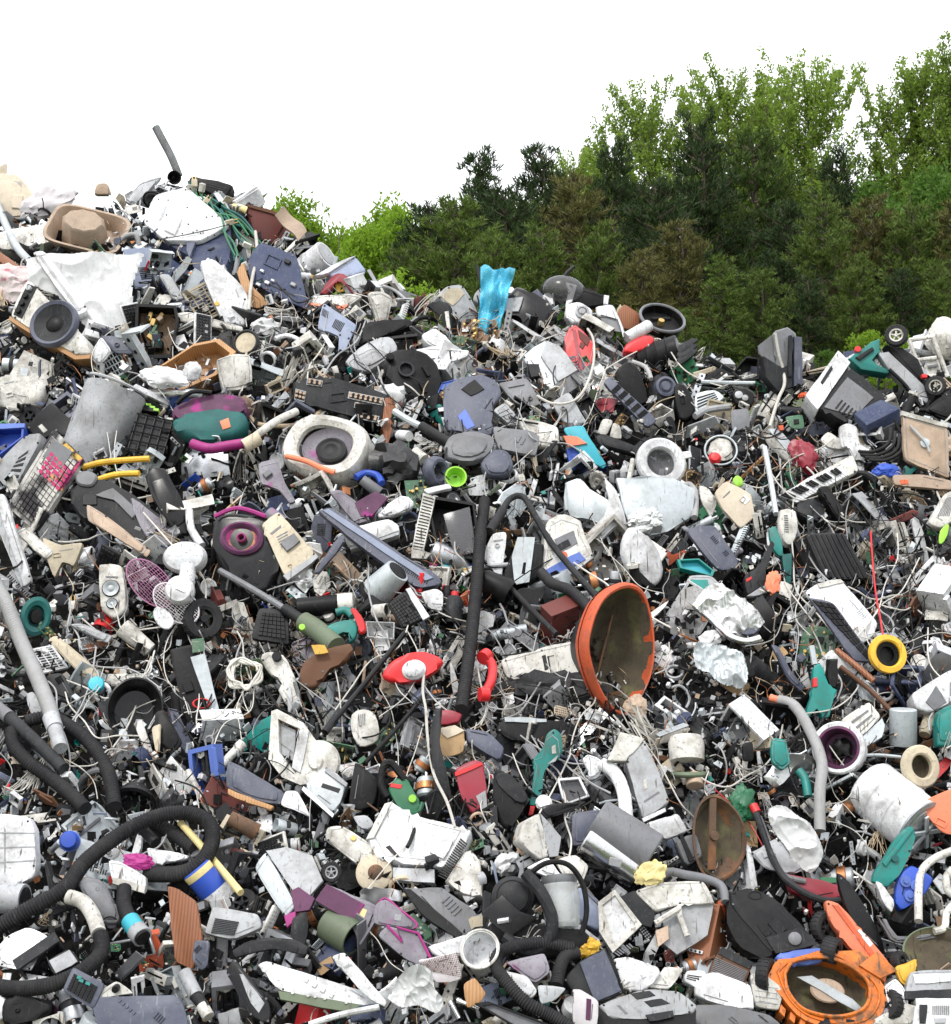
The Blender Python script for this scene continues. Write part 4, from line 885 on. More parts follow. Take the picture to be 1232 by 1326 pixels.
path('hose','tall black ribbed hose standing upright in the middle','hose',[('hose',[(628,648,50),(622,700,58),(617,760,64),(610,830,66),(598,918,56)],8,'rubber',4)],lm='upright black ribbed hose')
path('receiver','bright red telephone receiver beside the ribbed hose','receiver',[('grip',[(a,b_,62)for a,b_ in A7((115,915),(150,960),(145,1040),(110,1105))],6,'red',0),('earpiece',[(a,b_,64)for a,b_ in A7((100,925),(125,905))],9,'red',0),('mouthpiece',[(a,b_,64)for a,b_ in A7((85,1110),(130,1110))],9,'red',0)],lm='red telephone receiver')
t=T('coffee_pot','black plastic jug lying beside the ribbed hose','jug',*A7((160,540))[0],-60,10,15,44,(16,18),'black jug');t.p('body',B().lathe([(15,-22),(17,-14),(14,16),(11,22),(0,22)],n=26).xf((0,10,0),(90,0,0)),'black');t.p('knob',B().lathe([(5,0),(6,5),(0,8)],n=14).xf((0,10,24),(90,0,0)),'black')
c=A7((190,930),(400,870),(580,830),(625,1050),(640,1110),(430,1080),(220,1020));t=crate('appliance_shell','broken white appliance shell full of wires below the poles','shell',c,'off',12,-10,25,34,lm='broken white shell');sub(t,'broken_hole',A7((405,910),(440,900),(450,975),(420,985)),'black',2,-1);t.p('loose_rubble',B().blob(46,6,16,(10,0,-20),seed=5,amp=.9,fr=4),'dgrey')
c=A7((470,1160),(560,1185),(550,1230),(465,1215));t=poly('perforated_plate','small tan perforated plate below the broken shell','plate',c,'cream',3,0,25,34,solo=False);t.p('perforation',keys(t,quad(c,.05,.05,.95,.95),8,4,.5,-.6,1),'brown')
c=C3((160,180),(210,115),(560,140),(600,180),(555,250),(270,240));t=crate('video_recorder','long black recorder with pale top edge below the orange hood','recorder',c,'black',20,0,20,36,lm='long black recorder');sub(t,'top_edge',C3((210,112),(430,122),(430,140),(215,138)),'galv',4,-2)
bag('rag','orange rag beneath the orange-rimmed hood','rag',*A7((890,1170))[0],12,13,'tan',20,out=44,seed=3,amp=.5)
# left and middle of the heap
poly('bowl_shell','white upturned bowl at the picture edge','bowl',A5((-20,200),(60,180),(160,190),(235,240),(165,365),(60,345),(-20,330)),'off',24,0,15,28,6,3,lm='white upturned bowl')
t=open_tray('crate','bright blue plastic crate at the picture edge','crate',A5((-40,450),(125,440),(120,500),(-40,620)),'blue',20,3,-10,25,36,'bright blue crate','blue',.14);sub(t,'rim_strip',A5((-40,432),(128,430),(126,452),(-40,462)),'peri',4,-2)
c=A5((130,450),(265,315),(460,500),(430,560),(290,465),(215,520));t=crate('monitor','black flat monitor leaning behind the toner-stained keyboard','monitor',c,'black',12,-5,20,36,lm='black leaning monitor');sub(t,'label_plate',A5((195,445),(215,432),(245,465),(225,480)),'off',1.2,-.8)
c=A5((130,490),(205,475),(210,520),(60,790),(-20,700),(-20,640));t=crate('printer','silver printer housing behind the toner-stained keyboard','printer',c,'lgrey',34,-10,20,32,lm='silver printer housing');slots(t,A5((100,600),(150,560),(90,720),(40,700)),5,'dgrey',False)
c=A5((275,455),(430,610),(180,985),(38,855))
t=poly('keyboard','upright keyboard splashed with black, magenta and yellow toner','keyboard',c,'toner',10,-8,20,54,1.5,lm='toner-stained keyboard',solo=False)
sub(t,'stained_zone',A5((330,520),(425,610),(385,680),(345,620),(290,560)),'tonery',1.5,-1.2,.3);sub(t,'stained_zone',A5((285,560),(345,620),(385,680),(320,780),(235,700)),'tonerm',1.5,-1.2,.3)
t.p('key_block',keys(t,quad(c,.08,.08,.92,.95),7,14,.22,-3.4,2.4),'toner');t.p('key_block',keys(t,quad(c,.22,.2,.95,.48),5,5,.3,-4.4,2.4),'tonery')
t=T('drum_sheet','curved grey metal drum wall, open toward the viewer','drum',*A5((545,430))[0],24,20,10,34,(32,48),'curved grey drum wall')
b=B();b.grid(10,104,24,20,lambda u,v:(34*math.sin((u-.5)*4.2),34-34*math.cos((u-.5)*4.2),0),2);t.p('wall',b.dent(4,.03,2),'lgrey');t.p('rim',B().tube([(34*math.sin((k/16-.5)*4.2)+(k/16-.5)*10,35-34*math.cos((k/16-.5)*4.2),56)for k in range(17)],2,6,smooth=False),'lgrey');t.p('liner_plate',B().prism([(-30,-10),(20,0),(24,50),(-10,52),(-34,20)],4,26,1),'clean')
path('tube','upper yellow tube crossing the grey drum wall','tube',[('tube',[(a,b_,60)for a,b_ in A5((425,658),(520,632),(640,620),(770,612))],4,'yellow',0)],lm='upper yellow tube')
path('tube','lower yellow tube below the grey drum wall','tube',[('tube',[(a,b_,58)for a,b_ in A5((502,722),(570,700),(640,690),(718,688))],4,'yellow',0)],lm='lower yellow tube')
path('chrome_tube','chrome tube lying above the black wire rack','tube',[('tube',[(a,b_,36)for a,b_ in A5((545,215),(590,262),(660,268),(830,275),(1020,275))],4.5,'chrome',0),('end_socket',[(a,b_,36)for a,b_ in A5((960,275),(1030,277))],5.6,'galv',0)],lm='chrome tube')
t=T('wire_rack','black wire rack with grey squares','rack',*A5((775,490))[0],12,5,28,34,(20,26),'black wire rack');b=B()
for i in range(5):b.tube([(-22+i*11,0,-28),(-22+i*11,0,28)],1,5);b.tube([(-24,-1,-26+i*13),(24,-1,-26+i*13)],1,5)
t.p('grid',b,'black');t.p('backing_plate',B().box(46,3,54,(0,4,0)),'dgrey')
for i,s_ in enumerate(((620,345),(640,358),(660,370))):t=T('battery_pack',['dark tool battery pack with yellow stripes, uppermost of three','dark tool battery pack with yellow stripes, middle of three','dark tool battery pack with yellow stripes, lowest of three'][i],'battery',*A5((s_[0]+90,s_[1]-8))[0],8,0,25,30+3*i,group='battery packs under the chrome tube');t.p('body',B().box(34,8,6),'black');t.p('stripe',B().box(7,9,4,(14,-.6,.5),r=.4),'lime')
t=T('vacuum_cleaner','teal and purple vacuum cleaner lying on its side','vacuum',*A5((1075,410))[0],-4,0,22,48,(48,26),'teal and purple vacuum')
t.p('lower_body',B().prism([(-46,4),(-30,10),(30,14),(46,4),(44,-16),(20,-28),(-24,-24),(-44,-8)],34,0,9,3,smooth=3),'dteal');t.p('upper_body',B().prism([(-46,6),(-44,24),(-10,34),(34,34),(46,22),(46,6),(28,13),(-28,10)],30,2,6,3,smooth=3),'plum');t.p('label_plate',B().prism([(18,-16),(28,-13),(25,0),(14,-4)],1.4,-1.2,.2),'coral');t.p('grip',B().tube([(-40,-2,24),(-20,-8,36),(4,-2,36)],3,7),'black')
path('strip','hot pink bent strip under the teal and purple vacuum','strip',[('strip',[(a,b_,52)for a,b_ in A5((990,535),(1080,560),(1180,545),(1310,525))],6.5,'magenta',0)],lm='hot pink strip')
path('brush_handle','white dish brush handle beside the amplifier','handle',[('handle',[(a,b_,56)for a,b_ in A6((70,300),(160,230),(240,175),(335,130))],5,'off',0),('brush_head',[(a,b_,56)for a,b_ in A6((65,310),(145,265))],9,'cream',0)])
t=T('washing_drum','white oval appliance casing with a round dark centre','casing',*A6((480,300))[0],14,-18,28,52,(50,38),'white oval casing')
t.p('outer_casing',B().lathe([(50,44),(56,30),(56,4),(52,-2),(44,-3),(36,1),(34,6)],n=48,sz=.80,fn=sq2),'off');t.p('dark_bowl',B().lathe([(36,1),(32,6),(22,9),(0,10)],n=40,at=(8,0,-4),sz=.85),'lilac')
t.p('rotor',B().lathe([(20,8),(20,2),(17,0),(14,2),(9,1),(6,3),(0,3)],n=32,at=(10,0,-4),sz=.9),'dgrey');b=B()
for i in range(3):b.ring(53.5+i*.9,1.2,(0,16+8*i,0),n=40,m=5,sz=.80)
t.p('seal',b,'cream')
poly('dustpan','violet-tinged white dustpan with short handle','dustpan',A6((135,395),(235,370),(275,500),(330,590),(300,605),(235,520),(150,505)),'lilac',6,0,25,50,lm='violet-tinged dustpan')
path('tube','reddish pink rubber tube lying under the white oval casing','tube',[('tube',[(a,b_,52)for a,b_ in A6((280,360),(380,385),(460,420),(530,445))],3.5,'coral',0)])
path('handle','blue curved plastic handle below the white oval casing','handle',[('handle',[(a,b_,48)for a,b_ in A6((640,470),(690,448),(750,460),(775,500))],4.5,'blue',0)],lm='blue curved handle')
cyl_thing('torch','grey torch lying below the blue curved handle','torch',*A6((715,515))[0],28,6.5,'grey',38,0,46,'grey torch',8,'black')
t=T('bin_bag','pointed shiny black bag below the grey amplifier','bag',*A6((830,400))[0],0,0,10,34,(20,24),'pointed black bag');t.solo(B().blob(24,14,26,seed=7,amp=.7,fr=2.2).dent(5,.08,2),'blackbag')
t=poly('side_bracket','violet and white angled bracket with plum square plate','bracket',A6((500,540),(560,530),(650,600),(720,690),(640,710)),'lilac',8,0,25,40,solo=False,lm='violet angled bracket');sub(t,'plum_plate',A6((635,600),(740,540),(805,575),(720,670),(665,670)),'plum',5,-1)
poly('handle_cover','white curled plastic handle cover','cover',A6((750,660),(870,560),(935,590),(925,630),(850,660),(790,675)),'clean',10,0,20,46,3,2)
path('lump','grey white cap beside the slate loop','cap',[('lump',[(a,b_,40)for a,b_ in A6((940,340),(990,380))],8,'off',0)])
t=T('wheel_ring','slate rubber loop standing beside the lime cup','loop',*A6((1050,440))[0],10,50,10,40,(12,16));t.solo(B().ring(14,6,ty=9),'slate')
t=T('cup','lime green broken cup below the peanut-shaped base','cup',*A6((1155,465))[0],20,0,20,42,(13,13),'lime green cup');t.solo(B().lathe([(8,20),(13,2),(14,0),(12,0),(8,14),(0,15)],n=20),'lime')
poly('panel','small white slab above the open black printer','slab',A6((985,530),(1120,500),(1135,525),(1010,555)),'clean',8,0,25,42)
c=A6((1050,560),(1260,600),(1300,830),(1240,940),(1070,870),(940,890),(985,660))
t=open_tray('printer','opened black and white printer with a toothed white rail','printer',A6((1000,560),(1250,600),(1290,900),(1060,860)),'black',34,4,0,22,40,'opened printer','black',.10)
c2=A6((985,550),(1050,570),(985,860),(925,850));sub(t,'side_rail',c2,'off',8,-4);slots(t,quad(c2,.1,.02,.9,.98),18,'dgrey',False,-5,1.5,.25,'rail_teeth');t.p('glass_flap',B().prism(t.q(A6((1090,660),(1225,620),(1260,850),(1150,880)),-3),2,-3,.3),'smoke');sub(t,'foot',A6((925,830),(1030,860),(1000,890),(925,885)),'off',8,-5)
sub(t,'colour_tab',A6((1020,910),(1060,915),(1055,935),(1018,930)),'magenta',3,-4);sub(t,'colour_tab',A6((1080,915),(1130,925),(1125,945),(1075,935)),'aqua',3,-4);sub(t,'colour_tab',A6((1195,935),(1232,940),(1228,960),(1192,955)),'yellow',3,-4)
c=A6((590,745),(845,680),(860,740),(610,820));t=crate('battery_unit','white slab-shaped plastic unit in the middle of the heap','unit',A6((560,745),(810,680),(860,715),(865,745),(610,825)),'clean',18,0,22,54,lm='white plastic slab')
sub(t,'underside',A6((610,828),(865,748),(860,765),(612,842)),'lgrey',14,1)
c=A6((440,640),(510,620),(900,880),(1060,970),(1090,1020),(960,1040),(700,850));t=crate('long_cover','long slate blue cover bar running under the white slab','cover',c,'slate',12,0,25,42,lm='long slate blue bar');sub(t,'ridge',A6((470,640),(500,630),(1040,985),(1000,1000)),'bgrey',3,-2)
poly('arm','slate blue arm crossing below the white slab','arm',A6((420,960),(560,765),(585,775),(580,800),(450,960)),'slate',8,0,20,46)
c=A6((150,710),(240,640),(445,870),(285,1000),(255,935));t=crate('power_supply','beige metal box with printed label and screws','power supply',c,'cream',26,0,26,40,lm='beige metal box');sub(t,'edge_flange',A6((265,975),(435,860),(448,880),(290,1000)),'lgrey',8,-2)
b=B()
for i in range(5):b.prism(t.q(quad(A6((225,770),(290,735),(330,800),(255,840)),.05,.1+i*.18,.9-.1*(i%2),.17+i*.18),-.5),.8,-.5,0)
t.p('label_print',b,'grey');t2=cyl_thing('socket','dark grey tube socket on the beige metal box','socket',*A6((215,675))[0],26,9,'lilac',32,20,56,None,9,'black')
t=T('toner_machine','plum black machine with a magenta stained funnel','machine',*A6((95,840))[0],10,-8,22,50,(44,42),'magenta-funnelled machine')
t.p('shell',B().prism([(-58,30),(-30,48),(10,44),(36,24),(42,-20),(30,-52),(0,-50),(-40,-20)],36,2,9,3,smooth=3).dent(3,.04,4),'gloss');t.p('collar',B().lathe([(28,4),(28,-2),(24,-5),(20,-2),(17,4),(0,8)],at=(-14,0,12),n=36,sz=.8),'plum');t.p('funnel',B().lathe([(20,-1),(14,3),(6,4),(6,-4),(4,-5),(3,3),(0,3)],at=(-14,-1,12),n=28),'tonerm');t.p('magenta_edge',B().tube([(-56,-2,34),(-30,-3,50),(8,-3,46)],3,6),'magenta')
c=A5((745,700),(850,660),(985,955),(920,1000),(830,880));poly('toner_hopper','glossy plum black hopper beside the lower yellow tube','hopper',c,'gloss',26,5,20,44,3,2,lm='glossy black hopper')
c=A5((355,770),(430,720),(560,720),(690,800),(900,960),(930,1030),(840,1090),(450,930),(370,860));t=crate('vacuum_body','dark grey vacuum body with moulded ridges','vacuum',c,'dgrey',30,0,25,40,lm='dark grey vacuum body',r=4);sub(t,'ridge',A5((480,800),(580,760),(720,880),(680,920),(590,820)),'grey',4,-3,1);sub(t,'rear_panel',A5((670,815),(760,870),(915,1010),(840,1070),(760,1030)),'lilac',6,-4,2,3);sub(t,'wheel_knob',A5((390,690),(450,670),(500,700),(470,750),(400,740)),'grey',8,-4,2,3)
poly('cardboard_flap','grey-brown cardboard flap on the dark vacuum body','cardboard',A5((445,840),(540,900),(780,1085),(755,1120),(540,985),(450,930)),'tan',3,0,25,58)
path('bracket','white bent plastic arm next to the glossy hopper','arm',[('bracket',[(a,b_,50)for a,b_ in A5((975,880),(985,970),(1040,1060))],5,'clean',0)])
c=A5((-30,800),(20,790),(165,1245),(110,1275),(-10,960));t=crate('angle_profile','white angled metal profile pointing down at the picture edge','profile',c,'clean',10,0,15,56,lm='white angled profile');sub(t,'fold',A5((-30,890),(-5,880),(118,1262),(110,1278)),'lgrey',4,-3)
c=A5((80,990),(130,960),(280,1090),(235,1130));crate('box','small white oblong box beside the white angled profile','box',c,'off',10,0,25,46)
c=A5((215,1010),(300,1060),(430,1040),(380,1170),(320,1130),(280,1230),(250,1150));poly('pallet_part','tan broken plastic frame near the white angled profile','frame',c,'cream',10,0,20,36,lm='tan broken frame')
c=A5((505,1150),(625,1155),(640,1250),(655,1390),(590,1440),(520,1390));c=A1 and c
t=crate('tower_speaker','slim white speaker with two silver cones','speaker',c,'off',26,5,18,44,lm='slim white speaker',r=4)
for(a,b_,rr_)in((572,1280,10),(578,1358,6)):
 x,z=t.q(A5((a,b_)))[0];w_=t.p('cone',B().lathe([(rr_,-1),(rr_,-3),(rr_*.8,-2.6),(rr_*.45,-.8),(rr_*.3,-1.6),(0,-2.4)],at=(x,0,z),n=26),'galv');t.p('surround',B().ring(rr_,1.2,(x,-1.5,z),n=28),'black',w_)
t=T('desk_fan','white desk fan with two torn mesh guards','fan',222,768,0,0,15,62,(46,46),'white desk fan')
def guard(cx,cz,sx,sz,rot,m,y):
 b=B();b.ring(1,.035,n=40,m=6,sx=1)
 for v in b.bm.verts:v.co=Vector((v.co.x*sx,v.co.y*30,v.co.z*sz))
 for i in range(-6,7):
  f=i/7;k=math.sqrt(max(0,1-f*f));bow=lambda s_:-7*(1-s_*s_)*k
  b.tube([(f*sx,-6*(k*k)*(1-(s_**2)),k*sz*s_)for s_ in(-1,-.5,0,.5,1)],.38,4,k=3);b.tube([(k*sx*s_,-6*(k*k)*(1-s_**2),f*sz)for s_ in(-1,-.5,0,.5,1)],.38,4,k=3)
 t.p('mesh_guard',b.xf((cx,y,cz),(0,rot,0)),m)
guard(-28,14,38,21,45,'meshm',6);guard(8,-14,33,20,38,'mesh',-6)
t.p('motor_cover',B().lathe([(26,16),(28,4),(24,-6),(12,-10),(0,-11)],n=32,at=(14,0,46),sz=.75),'clean');t.p('neck',B().tube([(20,-4,34),(20,-10,10),(14,-16,-6)],9,10,r2=13),'clean');t.p('hub',B().lathe([(17,10),(18,-4),(15,-9),(0,-10)],n=26,at=(14,-16,0)),'clean');t.p('blade',B().prism([(-14,-20),(0,-26),(8,-38),(2,-48),(-10,-44),(-18,-30)],3,-14,1,1,smooth=3),'clean')
t=T('wheel','large black rubber wheel behind the desk fan','wheel',262,802,0,30,10,34,(18,24),'black rubber wheel');wheel(t,(0,0,0),26,16,name='tyre',rim='dgrey')
t=T('reel','green cable reel at the foot of the white profile','reel',*C1((185,310))[0],15,25,12,42,(18,22),'green cable reel');t.p('disc',B().lathe([(25,4),(25,-3),(20,-5),(14,-3),(12,4),(0,6)],n=32,sx=.75),'dteal');t.p('hub',B().lathe([(10,2),(9,-7),(0,-8)],n=18,sx=.75),'black')
path('hose','long grey ribbed hose with pale end cuff hanging down the side','hose',[('hose',[(a,b_,60)for a,b_ in C1((-30,130),(40,260),(110,440),(190,620),(250,770),(275,850))],9.5,'cable_grey',4.2),('cuff',[(a,b_,61)for a,b_ in C1((262,830),(285,890))],10.5,'lgrey',0),('nozzle',[(a,b_,61)for a,b_ in C1((283,885),(312,990))],9,'lgrey',0)],lm='long grey ribbed hose')
path('pipe','straight dark grey pipe crossing below the long grey hose','pipe',[('pipe',[(a,b_,54)for a,b_ in C1((40,820),(180,950),(330,1095))],8,'dgrey',0),('grey_end',[(a,b_,54)for a,b_ in C1((-40,760),(50,830))],8.6,'grey',0)],lm='dark grey pipe')
path('hose','black ribbed hose bending out from under the dark pipe','hose',[('hose',[(a,b_,46)for a,b_ in C1((60,900),(75,980),(160,1070),(260,1140),(370,1230),(440,1300))],9,'rubber',4)],lm='bending black hose')
path('hose','black ribbed hose end beside the grey ribbed hose','hose',[('hose',[(a,b_,42)for a,b_ in C1((130,850),(260,830),(380,890),(480,980),(560,1120),(590,1290))],9,'rubber',4.4)])
t=T('pot','round black pot with a dark hollow','pot',*C1((695,785))[0],10,12,20,44,(30,38),'round black pot');t.p('pot',B().lathe([(26,34),(33,4),(35,0),(33,-1),(30,4),(24,26),(0,28)],n=40,sz=1.15),'gloss');t.p('fitting',B().box(10,6,12,(-10,24,-16)).cyl(5,8,(-10,20,-18)),'galv')
t=T('paint_pot','small turquoise pot beside the round black pot','pot',*C1((497,662))[0],-10,10,25,44,(10,8));t.p('body',B().lathe([(8,14),(10,1),(10,-1),(0,-2)],n=20),'clear');t.p('lid',B().lathe([(10,2),(10.5,-2),(9,-5),(0,-6)],n=20),'aqua')
cyl_thing('bottle','white plastic canister above the round black pot','canister',*C1((690,430))[0],46,12,'off',40,0,44,'white canister',10,'lgrey',False)
c=C1((245,430),(290,405),(510,590),(495,635),(420,620));poly('tube_lamp','long cream plastic batten below the green reel','batten',c,'cream',10,0,22,40,lm='long cream batten')
c=C1((350,350),(420,345),(580,410),(555,450));poly('panel','grey plastic lid strip above the long cream batten','strip',c,'lgrey',6,0,25,38)
c=C1((240,610),(320,600),(400,740),(230,700));poly('plate','slate grey square plate beside the long grey hose','plate',c,'dgrey',6,0,22,36);c=C1((130,710),(170,695),(240,810),(165,830));poly('box','grey small box against the long grey hose','box',c,'lgrey',10,0,22,34)
c=C1((800,800),(850,790),(940,960),(880,1030),(790,930));poly('plate','brown-black board under the round black pot','board',c,'black',6,0,22,40);c=C1((780,880),(830,860),(820,1010),(800,1000));poly('strip','narrow beige strip by the brown-black board','strip',c,'cream',4,0,22,42)
c=C1((870,480),(1000,450),(1130,850),(960,870));t=crate('printer_carriage','black printer carriage with clear side and red ring','carriage',c,'black',20,5,20,34,lm='black printer carriage');sub(t,'clear_side',C1((980,520),(1055,500),(1140,840),(1090,830)),'galv',8,-5);sub(t,'circuit',C1((985,430),(1050,420),(1050,490),(990,500)),'pcb',2,-6);t.p('ring',B().ring(10,1.5,(*[t.q(C1((1040,765)))[0][0]],-7,t.q(C1((1040,765)))[0][1]),sz=.6),'red')
keyboard('black rounded keypad lying beside the desk fan',A6((140,1140),(285,1150),(300,1330),(100,1300)),'dgrey','black',6,6,0,25,46,'black rounded keypad','keypad',9,(.15,.12,.9,.85))
path('strimmer','green and brown grass strimmer with long grey shaft','strimmer',[('shaft',[(a,b_,58)for a,b_ in A6((-60,950),(100,1040),(280,1150))],4.2,'grey',0),('sleeve',[(a,b_,58)for a,b_ in A6((270,1145),(390,1220))],7,'dgrey',0),('motor_housing',[(a,b_,58)for a,b_ in C2((370,20),(450,70),(540,150))],13,'olive',0)],lm='green strimmer')
t=poly('strimmer_guard','brown plastic strimmer guard below the green motor','guard',C2((395,200),(600,130),(610,160),(590,220),(470,280),(440,350),(370,355),(350,300)),'brown',14,0,22,54,4,3,solo=False);sub(t,'yellow_label',C2((410,140),(480,140),(500,180),(430,190)),'yellow',2,-9);x,z=t.q(C2((368,62)))[0];t.p('knob',B().cyl(4,6,(x,-10,z)),'lime')
t=poly('hedge_trimmer','teal hedge trimmer with a red front handle','trimmer',A6((480,1240),(540,1215),(620,1200),(650,1230),(640,1290),(600,1320),(620,1250),(520,1290),(470,1300)),'teal',14,0,20,56,3,2,lm='teal hedge trimmer',solo=False);sub(t,'front_handle',A6((612,1150),(640,1145),(690,1220),(685,1265),(655,1268),(650,1210)),'red',10,-3,2,2);path('cover','dark teal curved guard behind the hedge trimmer','guard',[('cover',[(a,b_,46)for a,b_ in A6((540,1165),(590,1155),(625,1185))],5,'teal',0)])
c=A6((330,1120),(520,1085),(560,1110),(545,1170),(345,1185));t=cyl_thing('shaver','black cylinder tool with white collar above the hedge trimmer','tool',*A6((440,1135))[0],52,13,'black',-6,0,48,'black collared tool',12,'dgrey',False);t.p('collar',B().lathe([(12.5,0),(12.5,18),(11,19),(0,19)],n=24).xf((26,13,0),(0,0,-90)),'off')
t=cyl_thing('kettle','silver kettle with black base beside the black keyboard','kettle',*A6((775,1030))[0],42,21,'galv',-45,20,44,'silver kettle',17,'black',False);t.p('base',B().lathe([(22,0),(23,-3),(23,-7),(0,-7)],n=28).xf((-22,21,0),(0,0,-90)),'black')
cyl_thing('pipe_fitting','short white pipe piece below the silver kettle','pipe',*A6((750,1160))[0],20,8.5,'off',-8,30,48,'short white pipe',None,'dgrey')
c=A6((895,1050),(1020,1185),(880,1250),(800,1120));t=keyboard('black keyboard with silver edge strip in the middle',c,'black','dgrey',9,7,0,24,54,'silver-edged keyboard');sub(t,'edge_strip',A6((895,1045),(920,1035),(1022,1185),(985,1205)),'galv',5,-3)
t=T('spray_bottle','dark bottle with a red cap beside the upright hose','bottle',*A6((1145,1125))[0],5,0,20,46,(12,18),'red-capped bottle');t.p('body',B().lathe([(12,-22),(13,-12),(12,8),(8,14),(0,14)],n=24).xf((0,12,0),(90,0,0)),'dgrey');t.p('cap',B().cyl(5,9,(0,12,16),(90,0,0)),'red')
c=A6((970,1060),(1050,1040),(1090,1060),(1085,1160),(1010,1140));poly('bracket','white clip bracket beside the silver-edged keyboard','bracket',c,'clean',8,0,20,46)
t=open_tray('storage_box','clear plastic storage box under the short white pipe','box',A6((690,1210),(840,1215),(835,1300),(700,1290)),'clear',22,2,0,20,42,None,'lgrey',.08)
# middle band
t=T('wall_lamp','red oval lamp with a white round cap','lamp',*C2((930,255))[0],-8,0,20,60,(38,17),'red oval lamp')
t.p('shade',B().prism([(-39,-4),(-22,14),(4,19),(28,14),(39,2),(24,-10),(0,-17),(-26,-15)],16,0,6,3,smooth=3),'red');t.p('cap',B().lathe([(15,2),(15,-3),(12,-6),(12,-9),(8,-12),(0,-13)],n=30,at=(2,0,-4),sz=.85),'clean')
path('cable','white cable hanging from the red oval lamp','cable',[('cable',[(a,b_,58)for a,b_ in C2((955,190),(990,250),(985,380),(1000,470),(1010,620),(1040,800),(1110,950),(1150,1080))],1.9,'cable_white',0)])
t=poly('iron_sole','white elongated hand blender half beside the coiled wires','casing',C2((150,205),(180,175),(240,180),(290,220),(350,380),(350,450),(310,480),(240,370),(270,320),(200,290)),'off',14,0,22,46,3,2,lm='white half casing',solo=False);x,z=t.q(C2((235,205)))[0];t.p('screw_boss',B().cyl(6,8,(x,-3,z)),'black')
path('cable_coil','loops of white cable beside the white half casing','cable',[('cable_coil',[(a+5*math.sin(k*1.7),b_+4*math.cos(k*2.3),52+k*.3)for k in range(40)for a,b_ in[C2((65+75*math.cos(k*.8),290+70*math.sin(k*.8)))[0]]],1.7,'cable_white',0)],lm='white cable loops')
c=C2((205,480),(235,470),(370,540),(410,600),(490,700),(490,800),(430,845),(355,860),(260,820),(190,730))
t=poly('sink_frame','cream washing machine front frame with plates inside','frame',c,'off',10,-8,22,42,lm='cream front frame',hole=C2((240,520),(350,570),(385,640),(370,780),(330,800),(245,690)),solo=False);sub(t,'inner_plate',C2((230,530),(330,580),(320,740),(240,690)),'lgrey',4,10);sub(t,'white_bar',C2((350,575),(400,585),(355,800),(310,770)),'clean',8,-2);t.p('disc',B().lathe([(30,2),(28,-3),(10,-4),(8,-8),(0,-8)],n=32,at=(*t.q(C2((435,745)))[0][:1],4,t.q(C2((435,745)))[0][1])),'off')
c=C2((370,860),(490,760),(600,850),(530,1010),(420,930));t=crate('steel_case','open galvanised steel case beneath the cream front frame','case',c,'galv',26,0,28,38,lm='galvanised steel case');sub(t,'flange',C2((490,770),(600,850),(590,870),(480,790)),'lgrey',8,-3);sub(t,'flange',C2((370,865),(530,1010),(520,1030),(360,885)),'steel',8,-3);sub(t,'slot',C2((470,850),(560,880),(550,900),(460,870)),'dgrey',2,-1)
t=poly('clock','white oval wall thermostat on black wiring','thermostat',C2((640,480),(690,470),(740,500),(760,590),(740,640),(660,660),(620,590),(615,510)),'off',7,0,22,44,2,3,lm='white oval thermostat',solo=False);slots(t,C2((650,500),(690,490),(690,550),(655,560)),4,'grey')
path('pole','black pole leaning from the red lamp down to the thermostat','pole',[('pole',[(a,b_,56)for a,b_ in C2((890,80),(700,320),(480,590))],3.6,'gloss',0),('sheath',[(a,b_,56)for a,b_ in C2((560,480),(480,590))],5,'rubber',0)],lm='black leaning pole')
path('pole','thin black pole below the leaning pole','pole',[('pole',[(a,b_,48)for a,b_ in C2((1000,390),(850,570),(690,745))],3,'black',0)])
c=C2((1040,470),(1085,460),(1070,640),(1110,800),(1145,990),(1050,1000),(1040,820),(1015,640));t=poly('upright_vacuum','slim dark grey upright vacuum stick','vacuum',c,'dgrey',14,0,20,50,3,0,lm='slim vacuum stick',solo=False);x,z=t.q(C2((1060,945)))[0];t.p('wheel',B().lathe([(15,4),(15,-5),(12,-7),(5,-5),(0,-6)],at=(x,0,z),n=26),'black')
c=C2((1055,570),(1150,550),(1205,580),(1195,690),(1090,725));t=poly('paper_bag','crumpled brown paper bag beside the slim vacuum stick','bag',c,'card',10,0,22,46,2,lm='brown paper bag',solo=False,dent=4);sub(t,'fold',C2((1060,572),(1150,552),(1200,580),(1110,620)),'paper',3,-2,.3)
poly('basket','dark red ribbed basket above the brown paper bag','basket',C2((1045,490),(1090,470),(1190,490),(1170,540),(1050,555)),'dred',14,0,20,44,2)
c=C2((1145,800),(1240,760),(1300,850),(1320,930),(1240,1010),(1190,930));c=C3((-45,380),(60,330),(105,345),(120,480),(130,560),(45,615),(-10,520));t=crate('toolbox','dark red plastic dust box with a grey clip','dust box',c,'dred',24,0,20,54,lm='dark red dust box',r=3);sub(t,'clip',C3((65,520),(115,490),(125,575),(95,590)),'lgrey',3,-2);sub(t,'lid_rim',C3((-45,400),(95,345),(100,360),(-40,420)),'red',3,-2)
c=C3((160,400),(210,390),(300,470),(330,540),(270,650),(220,690),(160,590));t=poly('shoe','black rounded slipper-shaped motor cover','cover',c,'black',22,0,20,44,6,3,lm='black slipper-shaped cover',solo=False);sub(t,'upper_flap',C3((165,420),(230,400),(330,510),(300,560),(200,480)),'dgrey',5,-4,2,3)
